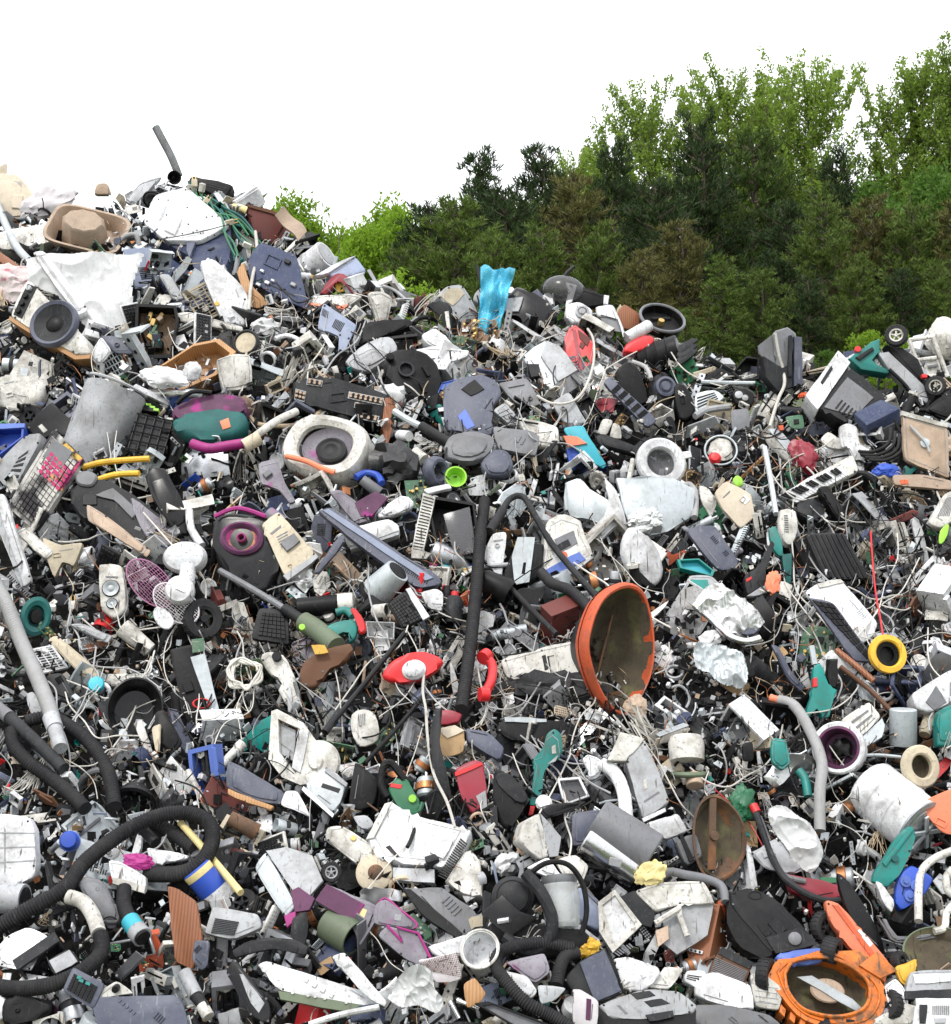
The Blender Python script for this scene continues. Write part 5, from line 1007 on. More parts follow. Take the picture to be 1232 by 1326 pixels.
t=poly('saw_handle','teal saw-shaped handle standing upright','handle',C3((350,330),(400,310),(430,200),(470,170),(505,200),(515,280),(490,335),(440,345),(415,400),(405,520),(375,570),(340,570),(355,470),(370,370)),'teal',10,0,18,58,2,0,lm='teal upright handle',solo=False);sub(t,'grip_hole',C3((455,265),(475,255),(480,300),(458,305)),'off',2,-1,.3);sub(t,'red_tip',C3((345,570),(372,572),(360,615),(335,620)),'red',8,0)
t=poly('drill','green electric saw with black loop handle','saw',C2((800,880),(850,820),(910,830),(930,880),(975,950),(960,1000),(900,1010),(850,960)),'green',22,0,22,50,3,0,lm='green electric saw',solo=False);t.p('loop_handle',B().tube([(x,2,z)for x,z in t.q(C2((800,920),(770,850),(785,760),(820,745),(860,790),(890,830)))],5,8),'black');sub(t,'red_label',C2((820,850),(880,860),(870,880),(815,870)),'red',1.5,-1);x,z=t.q(C2((932,933)))[0];t.p('yellow_knob',B().cyl(5,5,(x,-2,z)),'lime');t.p('guard_loop',B().tube([(x,0,z)for x,z in t.q(C2((900,1005),(960,1000),(985,950)))],3,7),'green')
c=C2((635,735),(755,830),(740,960),(650,1000),(600,960));t=crate('monitor','black square monitor box behind the green saw','monitor',c,'black',30,0,22,36,lm='black square monitor')
c=C2((790,955),(820,945),(950,1020),(1240,1090),(1140,1280),(1060,1280),(760,1250),(690,1130))
t=crate('computer_monitor','large white computer monitor housing with black side vents','monitor',c,'clean',40,-4,34,52,lm='large white monitor housing',r=4)
slots(t,C2((1180,1130),(1215,1160),(1100,1350),(1060,1330)),18,'black',False,-2.4,2,.45);sub(t,'front_rim',C2((790,955),(825,945),(735,1130),(690,1140)),'off',6,-3);sub(t,'side_wall',C6((1100,400),(1200,250),(1232,240),(1280,300),(1290,480),(1190,470)),'off',30,4,2);sub(t,'base_rail',C6((830,330),(1045,340),(1045,410),(830,395)),'lgrey',10,4);sub(t,'cable_mark',C6((790,225),(815,215),(865,275),(850,280)),'black',1.5,-.8)
path('cable','black cable draped on the large white monitor','cable',[('cable',[(a,b_,62)for a,b_ in C2((970,1000),(945,1080),(920,1150),(905,1180))],2.6,'cable_black',0)])
c=C2((490,1075),(560,1065),(680,1140),(780,1200),(820,1280),(650,1270),(480,1140));t=poly('toilet_lid','white shield-shaped appliance base with a rusty socket','base',c,'off',10,0,28,48,3,0,lm='rusty-socketed white base',solo=False)
x,z=t.q(C6((735,360)))[0];t.p('socket_disc',B().lathe([(23,4),(23,-2),(20,-4),(0,-4)],at=(x,0,z),n=32),'cream');t.p('rust_spot',B().lathe([(10,-4),(8,-6),(4,-9),(0,-9)],at=(x+2,0,z),n=18),'rust');x,z=t.q(C6((628,182)))[0];t.p('screw',B().cyl(3.4,3,(x,-1,z)),'brass')
t=T('wheel','small white spoked wheel beside the rusty-socketed base','wheel',*C6((513,355))[0],0,10,15,48,(13,13),'small spoked wheel');wheel(t,(0,0,0),13,8,rim='lgrey',name='tyre')
c=C2((0,730),(60,760),(250,890),(270,950),(215,980),(0,870));c=[(a,b_)for a,b_ in c];poly('tabletop','dark slate panel with a torn chipboard edge','panel',C2((-20,730),(60,770),(275,900),(265,965),(120,935),(-30,870)),'slate',7,0,24,46,lm='dark slate panel');poly('chipboard','splintered chipboard edge below the dark slate panel','board',C2((-20,875),(110,930),(220,970),(200,990),(80,950),(-20,905)),'wood',8,0,24,44)
cyl_thing('nozzle','rusty brown metal nozzle beside the slate panel','nozzle',*C6((55,120))[0],40,9,'rust',28,0,46,'rusty nozzle',11,'tan',True)
c=C2((620,1020),(700,1015),(735,1060),(700,1090),(660,1080));poly('box','small grey box in front of the large white monitor','box',c,'lgrey',10,0,24,46)
poly('flap','white triangular flap above the steel chassis','flap',C2((275,890),(340,890),(410,1030),(330,990),(250,965)),'clean',4,0,24,48)
c=C6((120,320),(170,245),(330,520),(275,580));t=crate('steel_bracket','grey steel channel pointing at the magenta corner','channel',C6((115,330),(175,245),(335,530),(275,590)),'galv',18,-8,28,52,lm='grey steel channel');sub(t,'plate',C6((175,245),(280,225),(415,270),(470,400),(400,480),(330,470)),'lgrey',6,6);sub(t,'plum_corner',C6((305,450),(345,430),(430,490),(400,550),(325,560)),'plum',8,-3);sub(t,'magenta_corner',C6((270,580),(330,555),(330,600),(285,640)),'magenta',8,-3)
c=C6((430,500),(490,415),(780,540),(660,740),(620,610));t=crate('toner_tray','plum stained white tray angled beside the grey channel','tray',c,'lilac',16,0,28,52,lm='plum-stained tray');sub(t,'plum_face',C6((430,500),(490,415),(685,520),(625,615)),'plum',3,-2);sub(t,'slot',C6((700,630),(725,570),(730,575),(708,640)),'dgrey',1.5,-1)
t=cyl_thing('motor_tube','grey-brown short tube with black hollow below the plum tray','tube',*C6((510,660))[0],46,23,'olive',20,35,46,'grey-brown hollow tube',23,'black');
c=C6((740,520),(790,490),(950,610),(945,650),(880,640),(730,620));poly('toner_shell','grey shell with magenta rim beside the plum tray','shell',c,'lilac',10,0,22,46);path('rim','magenta edge strip curving over the grey shell','strip',[('rim',[(a,b_,56)for a,b_ in C6((740,540),(790,490),(870,550),(950,615),(945,645))],1.5,'magenta',0)])
c=C6((750,680),(800,630),(960,670),(1025,800),(960,840),(870,780));t=poly('toner_shell','grey tapered shell outlined in magenta','shell',c,'lilac',14,0,24,54,2,lm='magenta-outlined shell',solo=False);t.p('magenta_rim',B().tube([(x,-2,z)for x,z in t.q(C6((800,630),(880,715),(850,640),(960,670),(1025,800)))],1.8,6,smooth=False),'magenta')
poly('grille_strip','dark ribbed pad between channel and hollow tube','pad',C6((310,590),(380,560),(405,620),(380,740),(300,700)),'dgrey',8,0,24,48,dent=4)
t=poly('wood_board','reddish brown wood-grain board standing near the hose loop','board',C5((862,545),(905,555),(1010,625),(1045,820),(990,980),(900,930)),'cherry',7,-4,20,50,lm='wood-grain board',solo=False)
path('broom_handle','pale yellow wooden stick running out of the hose loop','stick',[('stick',[(a,b_,50)for a,b_ in C5((930,220),(1080,390),(1240,580))],4.6,'pale',0)],lm='pale yellow stick')
t=cyl_thing('spray_can','blue and white can under the yellow stick','can',*C5((1050,545))[0],44,19,'blue',52,0,46,'blue and white can',19,None,False);t.p('white_base',B().lathe([(19.5,0),(20,8),(17,18),(0,20)],n=28).xf((14,19,0),(0,0,-90)),'clean');t.p('label_band',B().lathe([(19.4,-20),(19.6,-19),(19.6,-12),(19.4,-11)],n=28).xf((0,19,0),(0,0,-90)),'pale')
c=C5((1060,740),(1090,650),(1235,690),(1330,710),(1320,760),(1200,800));c=C6((0,540),(60,530),(230,580),(230,640),(150,690),(-30,620));t=crate('fuser_unit','grey notched plastic rail below the blue and white can','rail',C5((1050,790),(1095,650),(1330,690),(1350,760),(1200,820)),'lgrey',14,0,26,48,lm='grey notched rail');slots(t,quad(C5((1060,790),(1085,700),(1330,740),(1300,815)),.05,.1,.95,.6),9,'dgrey',True,-2,2)
poly('grey_plate','slate scrap plate with ragged edge on the wood-grain board','plate',C5((985,930),(1000,820),(1085,830),(1070,960),(1040,985)),'slate',4,0,22,56,dent=2)
path('hose','thick black hose sweeping into a big loop at the lower side','hose',[('hose',[(a,b_,o)for(a,b_),o in zip(C5((-60,790),(120,680),(330,560),(440,420),(620,280),(800,190),(960,170),(1070,215),(1095,310),(1040,420),(930,480),(760,485)),(60,62,66,68,70,70,68,68,68,66,60,40))],10.2,'rubber',3.6)],lm='big black hose loop')
path('hose','black hose curving up from the lower corner to a white elbow','hose',[('hose',[(a,b_,60)for a,b_ in C5((-40,1060),(100,1075),(280,1050),(430,980),(520,890),(520,800))],10.2,'rubber',3.6),('elbow',[(a,b_,60)for a,b_ in C5((510,790),(480,700),(430,630),(350,600))],9.4,'off',0)],lm='white-elbowed hose')
path('hose','short black hose piece with a turquoise collar','hose',[('hose',[(a,b_,56)for a,b_ in C5((640,560),(640,650),(680,740))],9.5,'rubber',3.6),('collar',[(a,b_,57)for a,b_ in C5((672,725),(705,775))],12,'aqua',0),('end_ring',[(a,b_,58)for a,b_ in C5((705,775),(735,810))],13,'lgrey',0),('hollow',[(a,b_,60)for a,b_ in C5((731,806),(739,815))],10,'black',0)],lm='turquoise-collared hose')  # last segment is a solid black stub: painted shade of the open end
path('hose','dark hose stretch inside the big hose loop','hose',[('hose',[(a,b_,40)for a,b_ in C5((820,230),(900,280),(1000,350))],9,'rubber',4)])
path('pipe','short grey pipe inside the big hose loop','pipe',[('pipe',[(a,b_,44)for a,b_ in C5((730,250),(800,320))],7,'dgrey',0)])
c=C5((-20,170),(150,190),(180,260),(185,450),(175,500),(60,550),(-20,530));t=crate('radiator','white ribbed heater panel at the lower picture edge','heater',c,'clean',18,-5,20,48,lm='white heater panel')
b=B()
for i in range(3):b.prism(t.q(quad(C5((-20,190),(180,200),(185,480),(-20,500)),0,.25+i*.25,1,.27+i*.25),-.8),1.4,-.8,0)
t.p('groove',b,'lgrey')
cyl_thing('canister','grey cylinder end poking in at the lower edge','canister',*C5((15,630))[0],40,19,'lgrey',0,10,50,'grey cylinder end',19,'dgrey',False)
t=T('bag_lump','blue cap lying near the white heater panel','cap',*C5((360,315))[0],20,0,20,46,(12,14),'blue cap');t.p('cap',B().lathe([(11,14),(12,-8),(9,-13),(0,-14)],n=20),'blue');t.p('band',B().ring(12,1.2,(0,4,0),n=22),'peri')
bag('cloth','crumpled magenta tissue by the white box in the hose loop','tissue',*C5((715,420))[0],17,9,'magenta',5,out=62,seed=6,amp=.9,fr=3)
c=C5((555,410),(620,420),(755,500),(745,585),(580,530));t=crate('box','white folded box lid in front of the big hose loop','box',c,'clean',12,0,22,60,lm='white folded box lid');sub(t,'front_face',C5((580,500),(750,545),(742,585),(580,535)),'off',6,-3)
poly('paper_tube','torn white roll with brown edge inside the hose loop','roll',C5((750,345),(900,370),(975,390),(960,410),(790,440),(770,410)),'clean',10,0,22,48,3)
c=C5((0,960),(160,985),(255,800),(150,755),(40,800),(-40,900));poly('metal_sheet','shiny pale metal sheet above the white-elbowed hose','sheet metal',c,'foil',3,5,28,44,dent=2,lm='shiny metal sheet')
c=C5((240,930),(360,865),(410,935),(280,1005));t=crate('adapter','small grey-topped box resting by the white-elbowed hose','box',c,'dgrey',12,0,26,50);sub(t,'label_plate',quad(c,.08,.08,.95,.95),'lgrey',2,-1.4)
c=C5((320,1080),(375,960),(540,1050),(480,1180));t=keyboard('navy remote keypad with small green keys',c,'slate','black',6,6,0,25,58,'navy keypad','keypad',9,(.1,.1,.8,.85));b=B()
for a_ in((400,1005),(445,1035),(410,1020)):b.prism(t.q(C5((a_[0],a_[1]),(a_[0]+22,a_[1]+8),(a_[0]+17,a_[1]+24),(a_[0]-6,a_[1]+15)),-4),3,-4,0)
t.p('green_key',b,'teal')
c=C5((450,1120),(900,1105),(940,1140),(980,1300),(520,1300));poly('car_panel','slate grey smooth panel along the bottom edge','panel',c,'slate',8,0,26,54,2,lm='slate bottom panel')
t=poly('bracket_plate','white triangular bracket with a black peg','bracket',C5((480,1120),(600,1030),(690,1100)),'off',6,0,24,58,solo=False);x,z=t.q(C5((602,1075)))[0];t.p('peg',B().cyl(4.5,12,(x,-4,z),(20,0,0)),'black')
c=C5((390,530),(450,490),(530,520),(620,690),(610,740),(540,740));poly('casing','grey elongated casing under the big hose loop','casing',c,'grey',14,0,24,44,3)
path('tool_tube','grey tube with black and white end at the bottom','tube',[('tube',[(a,b_,54)for a,b_ in C5((950,990),(1010,1110))],9,'lgrey',0),('joint',[(a,b_,54)for a,b_ in C5((1000,1100),(1060,1180))],7.5,'rubber',0),('end',[(a,b_,54)for a,b_ in C5((1040,1160),(1075,1220))],8,'off',0)])
c=C5((0,1080),(50,1130),(250,1130),(240,1230),(60,1240),(-20,1240));poly('boot','black rounded casing in the bottom corner','casing',C5((20,1130),(120,1110),(255,1140),(240,1210),(60,1260),(10,1240)),'black',20,0,24,44,5,3)
poly('round_lid','white rounded lid in the bottom corner','lid',C5((-30,1110),(20,1120),(50,1180),(20,1225),(-30,1235)),'clean',10,0,24,48,3,3)
# lower middle
c=C6((130,830),(180,810),(690,970),(790,1030),(680,1060),(240,960));t=crate('steel_rail','white and dark green steel rail along the bottom','rail',c,'clean',14,0,28,54,lm='white steel rail');c2=C6((240,965),(690,1040),(690,1060),(600,1075),(250,1010));sub(t,'green_side',c2,'olive',10,-3)
b=B()
for a_,b_ in((315,970),(395,985),(430,990),(480,1000),(590,1020)):x,z=t.q(C6((a_,b_+5)),-4)[0];b.cyl(2.2,2,(x,-4,z),n=10)
t.p('rivet',b,'clean')
c=C6((510,790),(580,765),(800,1020),(790,1050),(700,1000));crate('white_strip','white wide strip leaning on the white steel rail','strip',c,'clean',12,0,24,60)
poly('rubber_band','thick curved black rubber strip below the plum tray','strip',C6((0,760),(80,710),(200,690),(330,700),(400,740),(380,785),(250,745),(100,770),(20,800)),'dgrey',8,0,24,50,2)
c=C6((-60,900),(20,800),(170,1010),(130,1110),(20,1060));t=crate('printer_lid','black glossy printer lid in the bottom row','lid',C6((-30,870),(10,790),(190,1010),(200,1140),(100,1100)),'gloss',16,0,24,52,lm='black glossy lid');sub(t,'grey_face',C6((40,880),(60,880),(170,1030),(140,1080),(100,1030)),'lgrey',2,-1.5)
path('rod','white metal rod along the bottom edge','rod',[('rod',[(a,b_,58)for a,b_ in C6((400,1140),(560,1090),(760,1050))],4,'clean',0)])
cloth('plastic_bag','crumpled grey-white plastic bag near the bottom','bag',C6((880,870),(960,830),(1030,870),(1050,960),(1090,1010),(1060,1080),(960,1040),(880,1050),(820,1010),(840,930)),'plasticbag',0,20,60,14,.04,'crumpled grey bag',7)
t=poly('mesh_sack','cream mesh net draped above the grey bag','net',C6((960,810),(1060,790),(1160,760),(1190,900),(1060,930),(1000,850)),'mesh',5,0,24,56,dent=3,solo=False);t.p('weave',keys(t,t.u and[C6((970,815))[0],C6((1160,765))[0],C6((1190,900))[0],C6((1010,860))[0]],22,12,.5,-1.5,1.5),'brown')
t=T('measuring_cup','white plastic jug with round mouth lying at the bottom','jug',*C7((90,690))[0],-62,30,20,62,(34,22),'white plastic jug');t.p('body',B().lathe([(17,42),(20,20),(23,-10),(25,-14),(22,-14),(18,20),(0,30)],n=30,sz=.95),'clean');t.p('rim',B().ring(24.5,1.6,(0,-14,0),sz=.95,n=30),'off')
poly('car_light','white glossy curved cover beside the white jug','cover',C6((1010,740),(1100,710),(1280,660),(1340,700),(1200,780),(1080,800)),'clean',16,0,24,50,4,2)
c=C6((880,430),(960,440),(1080,430),(1240,540),(1300,640),(1180,700),(1000,560));t=crate('scanner','dark grey flat scanner with ribbed black edge','scanner',c,'grey',18,0,30,50,lm='dark grey scanner');sub(t,'black_edge',C6((880,440),(920,440),(1190,670),(1170,700),(1000,590)),'black',12,-2)
t=T('canister_vacuum','black canister vacuum cleaner with clear dust container','vacuum',*C7((390,450))[0],-4,0,22,72,(52,48),'canister vacuum')
t.p('motor_dome',B().lathe([(25,26),(26,10),(23,0),(15,-6),(0,-8)],n=36,at=(-32,0,14)),'dgrey');t.p('dome_ring',B().ring(19,1,(-32,-3,14),n=32),'black')
t.p('dust_container',B().lathe([(21,0),(24,8),(22,34),(18,44),(0,44)],n=32).xf((26,14,-30),(90,0,0)).xf((0,0,26))if False else B().lathe([(0,-30),(18,-29),(22,-24),(24,10),(22,24),(0,25)],n=32).xf((28,12,2),(90,0,0)),'clear');t.p('filter',B().lathe([(0,-22),(10,-22),(12,16),(0,18)],n=20).xf((28,14,2),(90,0,0)),'lgrey');t.p('container_lid',B().lathe([(0,-8),(20,-6),(23,0),(22,6),(0,8)],n=30).xf((28,12,30),(90,0,0)),'grey')
t.p('carry_handle',B().tube([(-10,-6,38),(14,-12,50),(40,-10,46),(56,-4,22),(58,-2,-10),(50,0,-36)],3.5,8),'black');t.p('body_arch',B().tube([(-14,-8,40),(4,-12,14),(14,-12,-16),(8,-10,-42),(-18,-6,-52),(-46,-4,-34)],8,9),'dgrey')
t.p('base',B().prism([(-66,-20),(-40,-8),(0,-26),(52,-30),(56,-48),(20,-62),(-10,-60),(-44,-44)],26,8,5,2,smooth=2),'black');t.p('inlet_panel',B().prism([(-70,-4),(-44,16),(-26,-6),(-2,-14),(-40,-36)],4,-8,1),'gloss');t.p('chrome_roller',B().cyl(4,16,(-44,-12,-16),(0,0,60)),'chrome')
c=C7((545,390),(600,350),(640,370),(755,490),(750,530),(690,575),(600,530));t=crate('dust_box','blue-grey plastic box behind the canister vacuum','box',c,'bgrey',26,0,26,48,lm='blue-grey box',r=3);sub(t,'lip',C7((640,365),(755,485),(750,500),(635,385)),'slate',4,-2)
c=C7((695,430),(780,365),(920,545),(770,690),(700,580));t=crate('printer_tray','white rectangular paper tray beside the blue-grey box','tray',c,'clean',18,0,26,52,lm='white paper tray');sub(t,'raised_rim',c,'off',4,-3,0,hole=quad(C7((695,430),(780,365),(920,545),(770,690)),.14,.1,.86,.9));slots(t,C7((770,690),(860,640),(880,660),(800,710)),7,'grey')
c=C7((570,560),(600,540),(705,625),(690,640),(575,615));t=poly('ribbed_plate','pale ribbed plate under the blue-grey box','plate',c,'lgrey',8,0,28,52,solo=False);slots(t,C7((580,570),(690,620),(685,635),(580,605)),4,'grey',False)
bag('glove','yellow crumpled plastic beneath the pale ribbed plate','plastic',*C7((620,660))[0],17,12,'yellow',0,out=50,seed=15,amp=.8,fr=2.5,lm='yellow crumpled plastic')
path('hose','black ribbed hose curled at the bottom centre','hose',[('hose',[(a,b_,62)for a,b_ in C7((560,1080),(450,1010),(330,950),(230,850),(170,760),(190,690),(290,650),(420,640),(560,665))],8.5,'rubber',3.4),('hose',[(a,b_,58)for a,b_ in C7((585,690),(525,710),(495,780),(480,860))],8.5,'rubber',3.4)],lm='curled bottom hose')
c=C7((510,830),(600,735),(735,660),(830,900),(680,950),(620,945));t=crate('computer_case','dark slate computer case with a grooved lid','computer case',c,'dgrey',24,0,22,52,lm='dark slate case');sub(t,'lid',C7((600,740),(725,670),(815,885),(680,945)),'slate',4,-3);sub(t,'side',C7((735,660),(752,665),(838,905),(820,890)),'black',10,-1)
c=C7((380,855),(535,870),(480,930),(400,960));poly('card_plate','pale paper plate lying on the curled hose','plate',c,'lgrey',4,0,26,68);c=C7((205,780),(330,810),(385,890),(350,930),(230,860));poly('panel','white small cover inside the curled hose','cover',c,'clean',10,0,24,48,2);c=C7((215,740),(420,690),(450,790),(370,850));poly('base_plate','plum grey base inside the curled hose','base',c,'lilac',10,0,26,42,lm='plum grey base')
c=C7((0,850),(60,815),(120,900),(90,945),(20,980));poly('chip_board','orange-brown chipboard scrap at the bottom','board',c,'wood',5,0,22,56);c=C7((60,950),(120,945),(480,1060),(380,1080),(180,1060));open_tray('frame','black slim frame along the bottom edge','frame',C7((60,950),(130,940),(500,1080),(300,1090)),'black',8,3,0,26,58,None,'grey',.2)
c=C7((565,880),(600,880),(700,940),(690,1080),(565,1080));t=crate('plastic_frame','pinkish white panel with slot at the bottom centre','panel',c,'pinkw',10,0,14,62,lm='pinkish panel');sub(t,'slot',C7((635,925),(660,930),(655,1040),(630,1035)),'plum',2,-1)
c=C7((690,960),(920,880),(1110,885),(1205,960),(1190,1000),(940,1030),(760,1030));t=crate('cash_printer','grey and black till printer at the bottom edge','printer',c,'lgrey',30,0,34,66,lm='grey till printer');sub(t,'window',C7((860,900),(960,885),(990,910),(895,930)),'dgrey',2,-1);sub(t,'window',C7((930,940),(1020,925),(1065,950),(965,970)),'dgrey',2,-1);sub(t,'black_front',C7((690,965),(940,1035),(1200,985),(1190,1100),(700,1100)),'black',16,2);sub(t,'latch',C7((940,1010),(1080,985),(1085,1020),(960,1045)),'dgrey',6,-4)
c=C7((770,720),(850,710),(1000,760),(1020,800),(930,890),(830,880));poly('appliance_side','smooth white curved side panel above the till printer','panel',c,'clean',16,0,26,50,3,lm='smooth white side panel')
c=C7((950,870),(1040,760),(1140,770),(1060,880));crate('box','white box flap beside the smooth side panel','box',c,'off',14,0,26,54)
c=C7((1150,780),(1250,780),(1260,890),(1130,840));t=crate('disk_drive','white drive unit with dark slot near the brown radio','drive',c,'clean',20,0,26,52);slots(t,quad(c,.1,.3,.9,.7),3,'dgrey',False)
t=cyl_thing('coffee_machine','chrome and grey cylinder thermos pair','thermos',*C7((760,200))[0],78,24,'chrome',32,12,56,'chrome cylinder',22,'black',True);t.p('grey_sleeve',B().lathe([(26,-42),(28,-38),(30,40),(28,42),(24,40),(22,10),(0,8)],n=36).xf((0,30,26),(0,0,-90)),'grey');t.p('clip',B().box(16,6,10,(8,2,-2),(0,-20,0)),'lgrey')
bag('foam','yellow foam wad beside the chrome cylinder','foam',*C7((960,280))[0],18,13,'pale',-25,out=58,seed=4,amp=.5,fr=3,lm='yellow foam wad')
c=C3((740,330),(850,200),(940,225),(1065,540),(960,620),(900,600),(830,380));t=crate('computer_case','grey steel computer case with folded end','computer case',C3((835,330),(935,230),(1065,550),(925,640)),'lgrey',40,0,22,48,lm='grey steel case');sub(t,'end_face',C3((740,335),(810,190),(935,225),(840,340)),'off',16,-2);sub(t,'foot_lip',C3((920,635),(1040,580),(1045,600),(930,655)),'clean',6,-3);sub(t,'sticker_mark',C3((925,440),(945,430),(950,480),(930,490)),'off',1,-.7)
path('tube','thick white bent tube in front of the grey steel case','tube',[('tube',[(a,b_,58)for a,b_ in C3((715,355),(780,400),(825,500),(840,640))],8.5,'clean',0)],lm='thick white tube')
c=C3((560,610),(730,585),(760,640),(640,760),(560,780));poly('slate_plate','square slate plate behind the chrome cylinder','plate',c,'slate',6,0,24,44,lm='square slate plate')
c=C3((290,750),(310,650),(390,605),(440,640),(510,740),(480,840),(440,840));t=crate('cabinet','white square cabinet box above the canister vacuum','cabinet',C3((285,750),(310,650),(395,605),(445,830),(395,850)),'off',40,12,18,54,lm='white cabinet box');sub(t,'side',C3((395,605),(505,730),(490,830),(445,835)),'lgrey',20,1)  # side of the white box in grey: shade of the turned face put into colour
c=C3((470,850),(580,820),(650,880),(600,990),(560,990));poly('funnel_plate','cream angled plate behind the canister vacuum','plate',c,'off',8,0,26,46);c=C3((320,890),(440,830),(480,900),(560,980),(400,920));poly('plate','white flat lid below the white cabinet box','lid',c,'clean',8,0,26,44)
c=C3((610,330),(640,300),(730,345),(700,420),(640,440),(650,380));poly('panel','white bent corner panel by the thick white tube','panel',c,'clean',8,0,24,46,dent=2);c=C3((485,430),(600,420),(650,520),(540,560),(510,530));open_tray('window_frame','white cracked window frame below the teal handle','frame',c,'clean',10,2,0,22,46,'white cracked frame','smoke',.16)
t=T('cap','translucent white round cap near the teal handle','cap',*C3((415,555))[0],0,0,25,50,(10,9));t.p('cap',B().lathe([(8,10),(10,0),(8,-5),(0,-6)],n=20),'clean');t.p('rim',B().ring(9.6,.9,n=22),'off')
c=C3((375,580),(450,560),(640,545),(560,590),(420,640));poly('handle_bar','black bar handle above the white cabinet box','bar',c,'gloss',8,0,24,50,2)
t=T('roller','white round pulley in the dark beside the steel case','pulley',*C3((1160,300))[0],0,0,22,44,(20,26),'white round pulley');t.p('drum',B().lathe([(0,-26),(20,-25),(23,-16),(22,6),(0,8)],n=30).xf((0,16,0),(-90,0,0)),'off');t.p('ring',B().ring(19,4,(0,12,-24),(-75,0,0),n=28),'olive');t.p('cap',B().cyl(11,16,(6,4,-34),(70,0,0)),'tan')
c=C3((10,165),(130,190),(215,270),(190,340),(20,240));crate('cassette_box','slate box by the dark red dust box','box',c,'slate',20,0,26,46,lm='slate box')
c=C7((940,140),(1090,85),(1170,180),(1040,205));crate('switch_box','white slab beside the chrome cylinder','slab',C3((935,660),(1105,605),(1160,700),(1040,745)),'clean',12,0,26,52,lm='white slab by the thermos')
c=C3((1090,750),(1200,710),(1235,830),(1150,880));t=crate('power_unit','grey box with black bracket beside the white slab','box',c,'grey',24,0,22,50);sub(t,'bracket',C3((1110,720),(1130,715),(1190,850),(1165,860)),'black',4,-3)
path('hose','grey rubber hose at the side of the printer wreck','hose',[('hose',[(a,b_,58)for a,b_ in C7((1000,310),(1060,275),(1150,290),(1250,310),(1330,350),(1350,430))],5.5,'grey',0)],lm='grey rubber hose')
c=C7((880,370),(1010,330),(1240,320),(1300,440),(1120,440),(990,480));t=crate('printer_wreck','grey and white broken printer with folded arm','printer',c,'off',40,0,28,50,lm='broken white printer');sub(t,'dark_side',C7((810,400),(880,370),(990,480),(970,560),(900,540)),'dgrey',20,2);sub(t,'lower_body',C7((980,500),(1120,440),(1290,440),(1260,600),(1100,700),(1000,620)),'lgrey',22,6);t.p('arm',B().tube([(x,-6,z)for x,z in t.q(C7((985,545),(1120,460),(1110,500),(1150,610)))],4,8,smooth=False),'off');t.p('torn_film',B().prism(t.q(C7((985,580),(1060,545),(1060,620),(1000,660))),3,-3,.5).dent(3,.1,3),'tan')
# lower right
t=T('mower_underside','dark rusty mower underside with its blade','mower',*C4((115,390))[0],8,22,18,56,(32,48),'rusty mower underside')
t.p('deck',B().lathe([(30,24),(46,4),(48,0),(45,-1),(42,6),(30,18),(0,20)],n=40,sx=.82,sz=1.1,fn=lambda a,y:1+.05*math.cos(3*a)),'rust');t.p('inner',B().lathe([(44,3),(34,15),(0,18)],n=36,sx=.8,sz=1.1).dent(2,.08,2),'mud');t.p('blade',B().prism([(-8,50),(2,48),(4,5),(8,-40),(-4,-42),(-6,4)],3,0,.8).xf((-8,0,2),(0,6,0)),'rust');t.p('bolt',B().cyl(6,6,(-8,-2,2)),'rust')
path('mower_handle','black bent mower handle with red tip','handle',[('tube',[(a,b_,62)for a,b_ in C4((290,260),(330,370),(370,480),(430,580),(520,650),(620,690),(720,690))],4.5,'dgrey',0),('red_tip',[(a,b_,62)for a,b_ in C4((280,232),(298,268))],5.6,'red',0),('cross_tube',[(a,b_,58)for a,b_ in C4((310,290),(360,420),(400,540),(450,580),(530,600))],3.6,'grey',0)],lm='red-tipped handle')
cloth('plastic_sack','big white plastic bag behind the red-tipped handle','bag',C4((350,260),(420,235),(500,290),(560,330),(605,430),(600,500),(550,560),(470,500),(430,430),(370,350)),'plasticbag',0,20,56,14,.03,'big white bag',12)
poly('sheet','pale olive sheet beside the big white bag','sheet',C4((260,460),(400,390),(540,540),(470,570),(340,545)),'lgrey',6,0,24,46,dent=3)
t=poly('tray','red notched plastic tray under the handle','tray',C4((435,560),(480,570),(530,580),(600,590),(700,620),(710,670),(600,690),(460,650)),'dred',16,0,24,52,1.5,lm='red notched tray',solo=False);sub(t,'green_insert',C4((600,580),(690,580),(690,605),(610,610)),'green',3,2)
c=C4((180,650),(270,625),(400,690),(580,880),(570,910),(380,950),(160,700));t=crate('coffee_machine','black glossy coffee machine housing with round dial','coffee machine',c,'gloss',60,-6,26,58,lm='black coffee machine',r=5);sub(t,'control_panel',C4((340,870),(500,820),(580,880),(570,905),(390,945)),'dgrey',4,-3);x,z=t.q(C4((480,875)),-3)[0];t.p('dial',B().lathe([(8,0),(8,-3),(5,-5),(0,-5)],at=(x,-3,z),n=24),'grey');x,z=t.q(C4((290,665)))[0];t.p('opening',B().lathe([(9,1),(9,-1.5),(7,-1.5),(6,2),(0,2)],at=(x,0,z),n=22,sz=.6),'black');sub(t,'side_shell',C4((150,690),(185,650),(390,945),(370,975),(270,960),(160,850)),'black',40,2,4);sub(t,'window',C4((300,810),(330,795),(370,850),(340,865)),'black',1.5,-1)
t=poly('satellite_dish','black glossy oval disc standing on edge','disc',C4((690,560),(740,600),(830,740),(900,880),(920,980),(850,920),(760,790),(700,640)),'gloss',6,20,15,58,2,2,lm='black oval disc',solo=False)
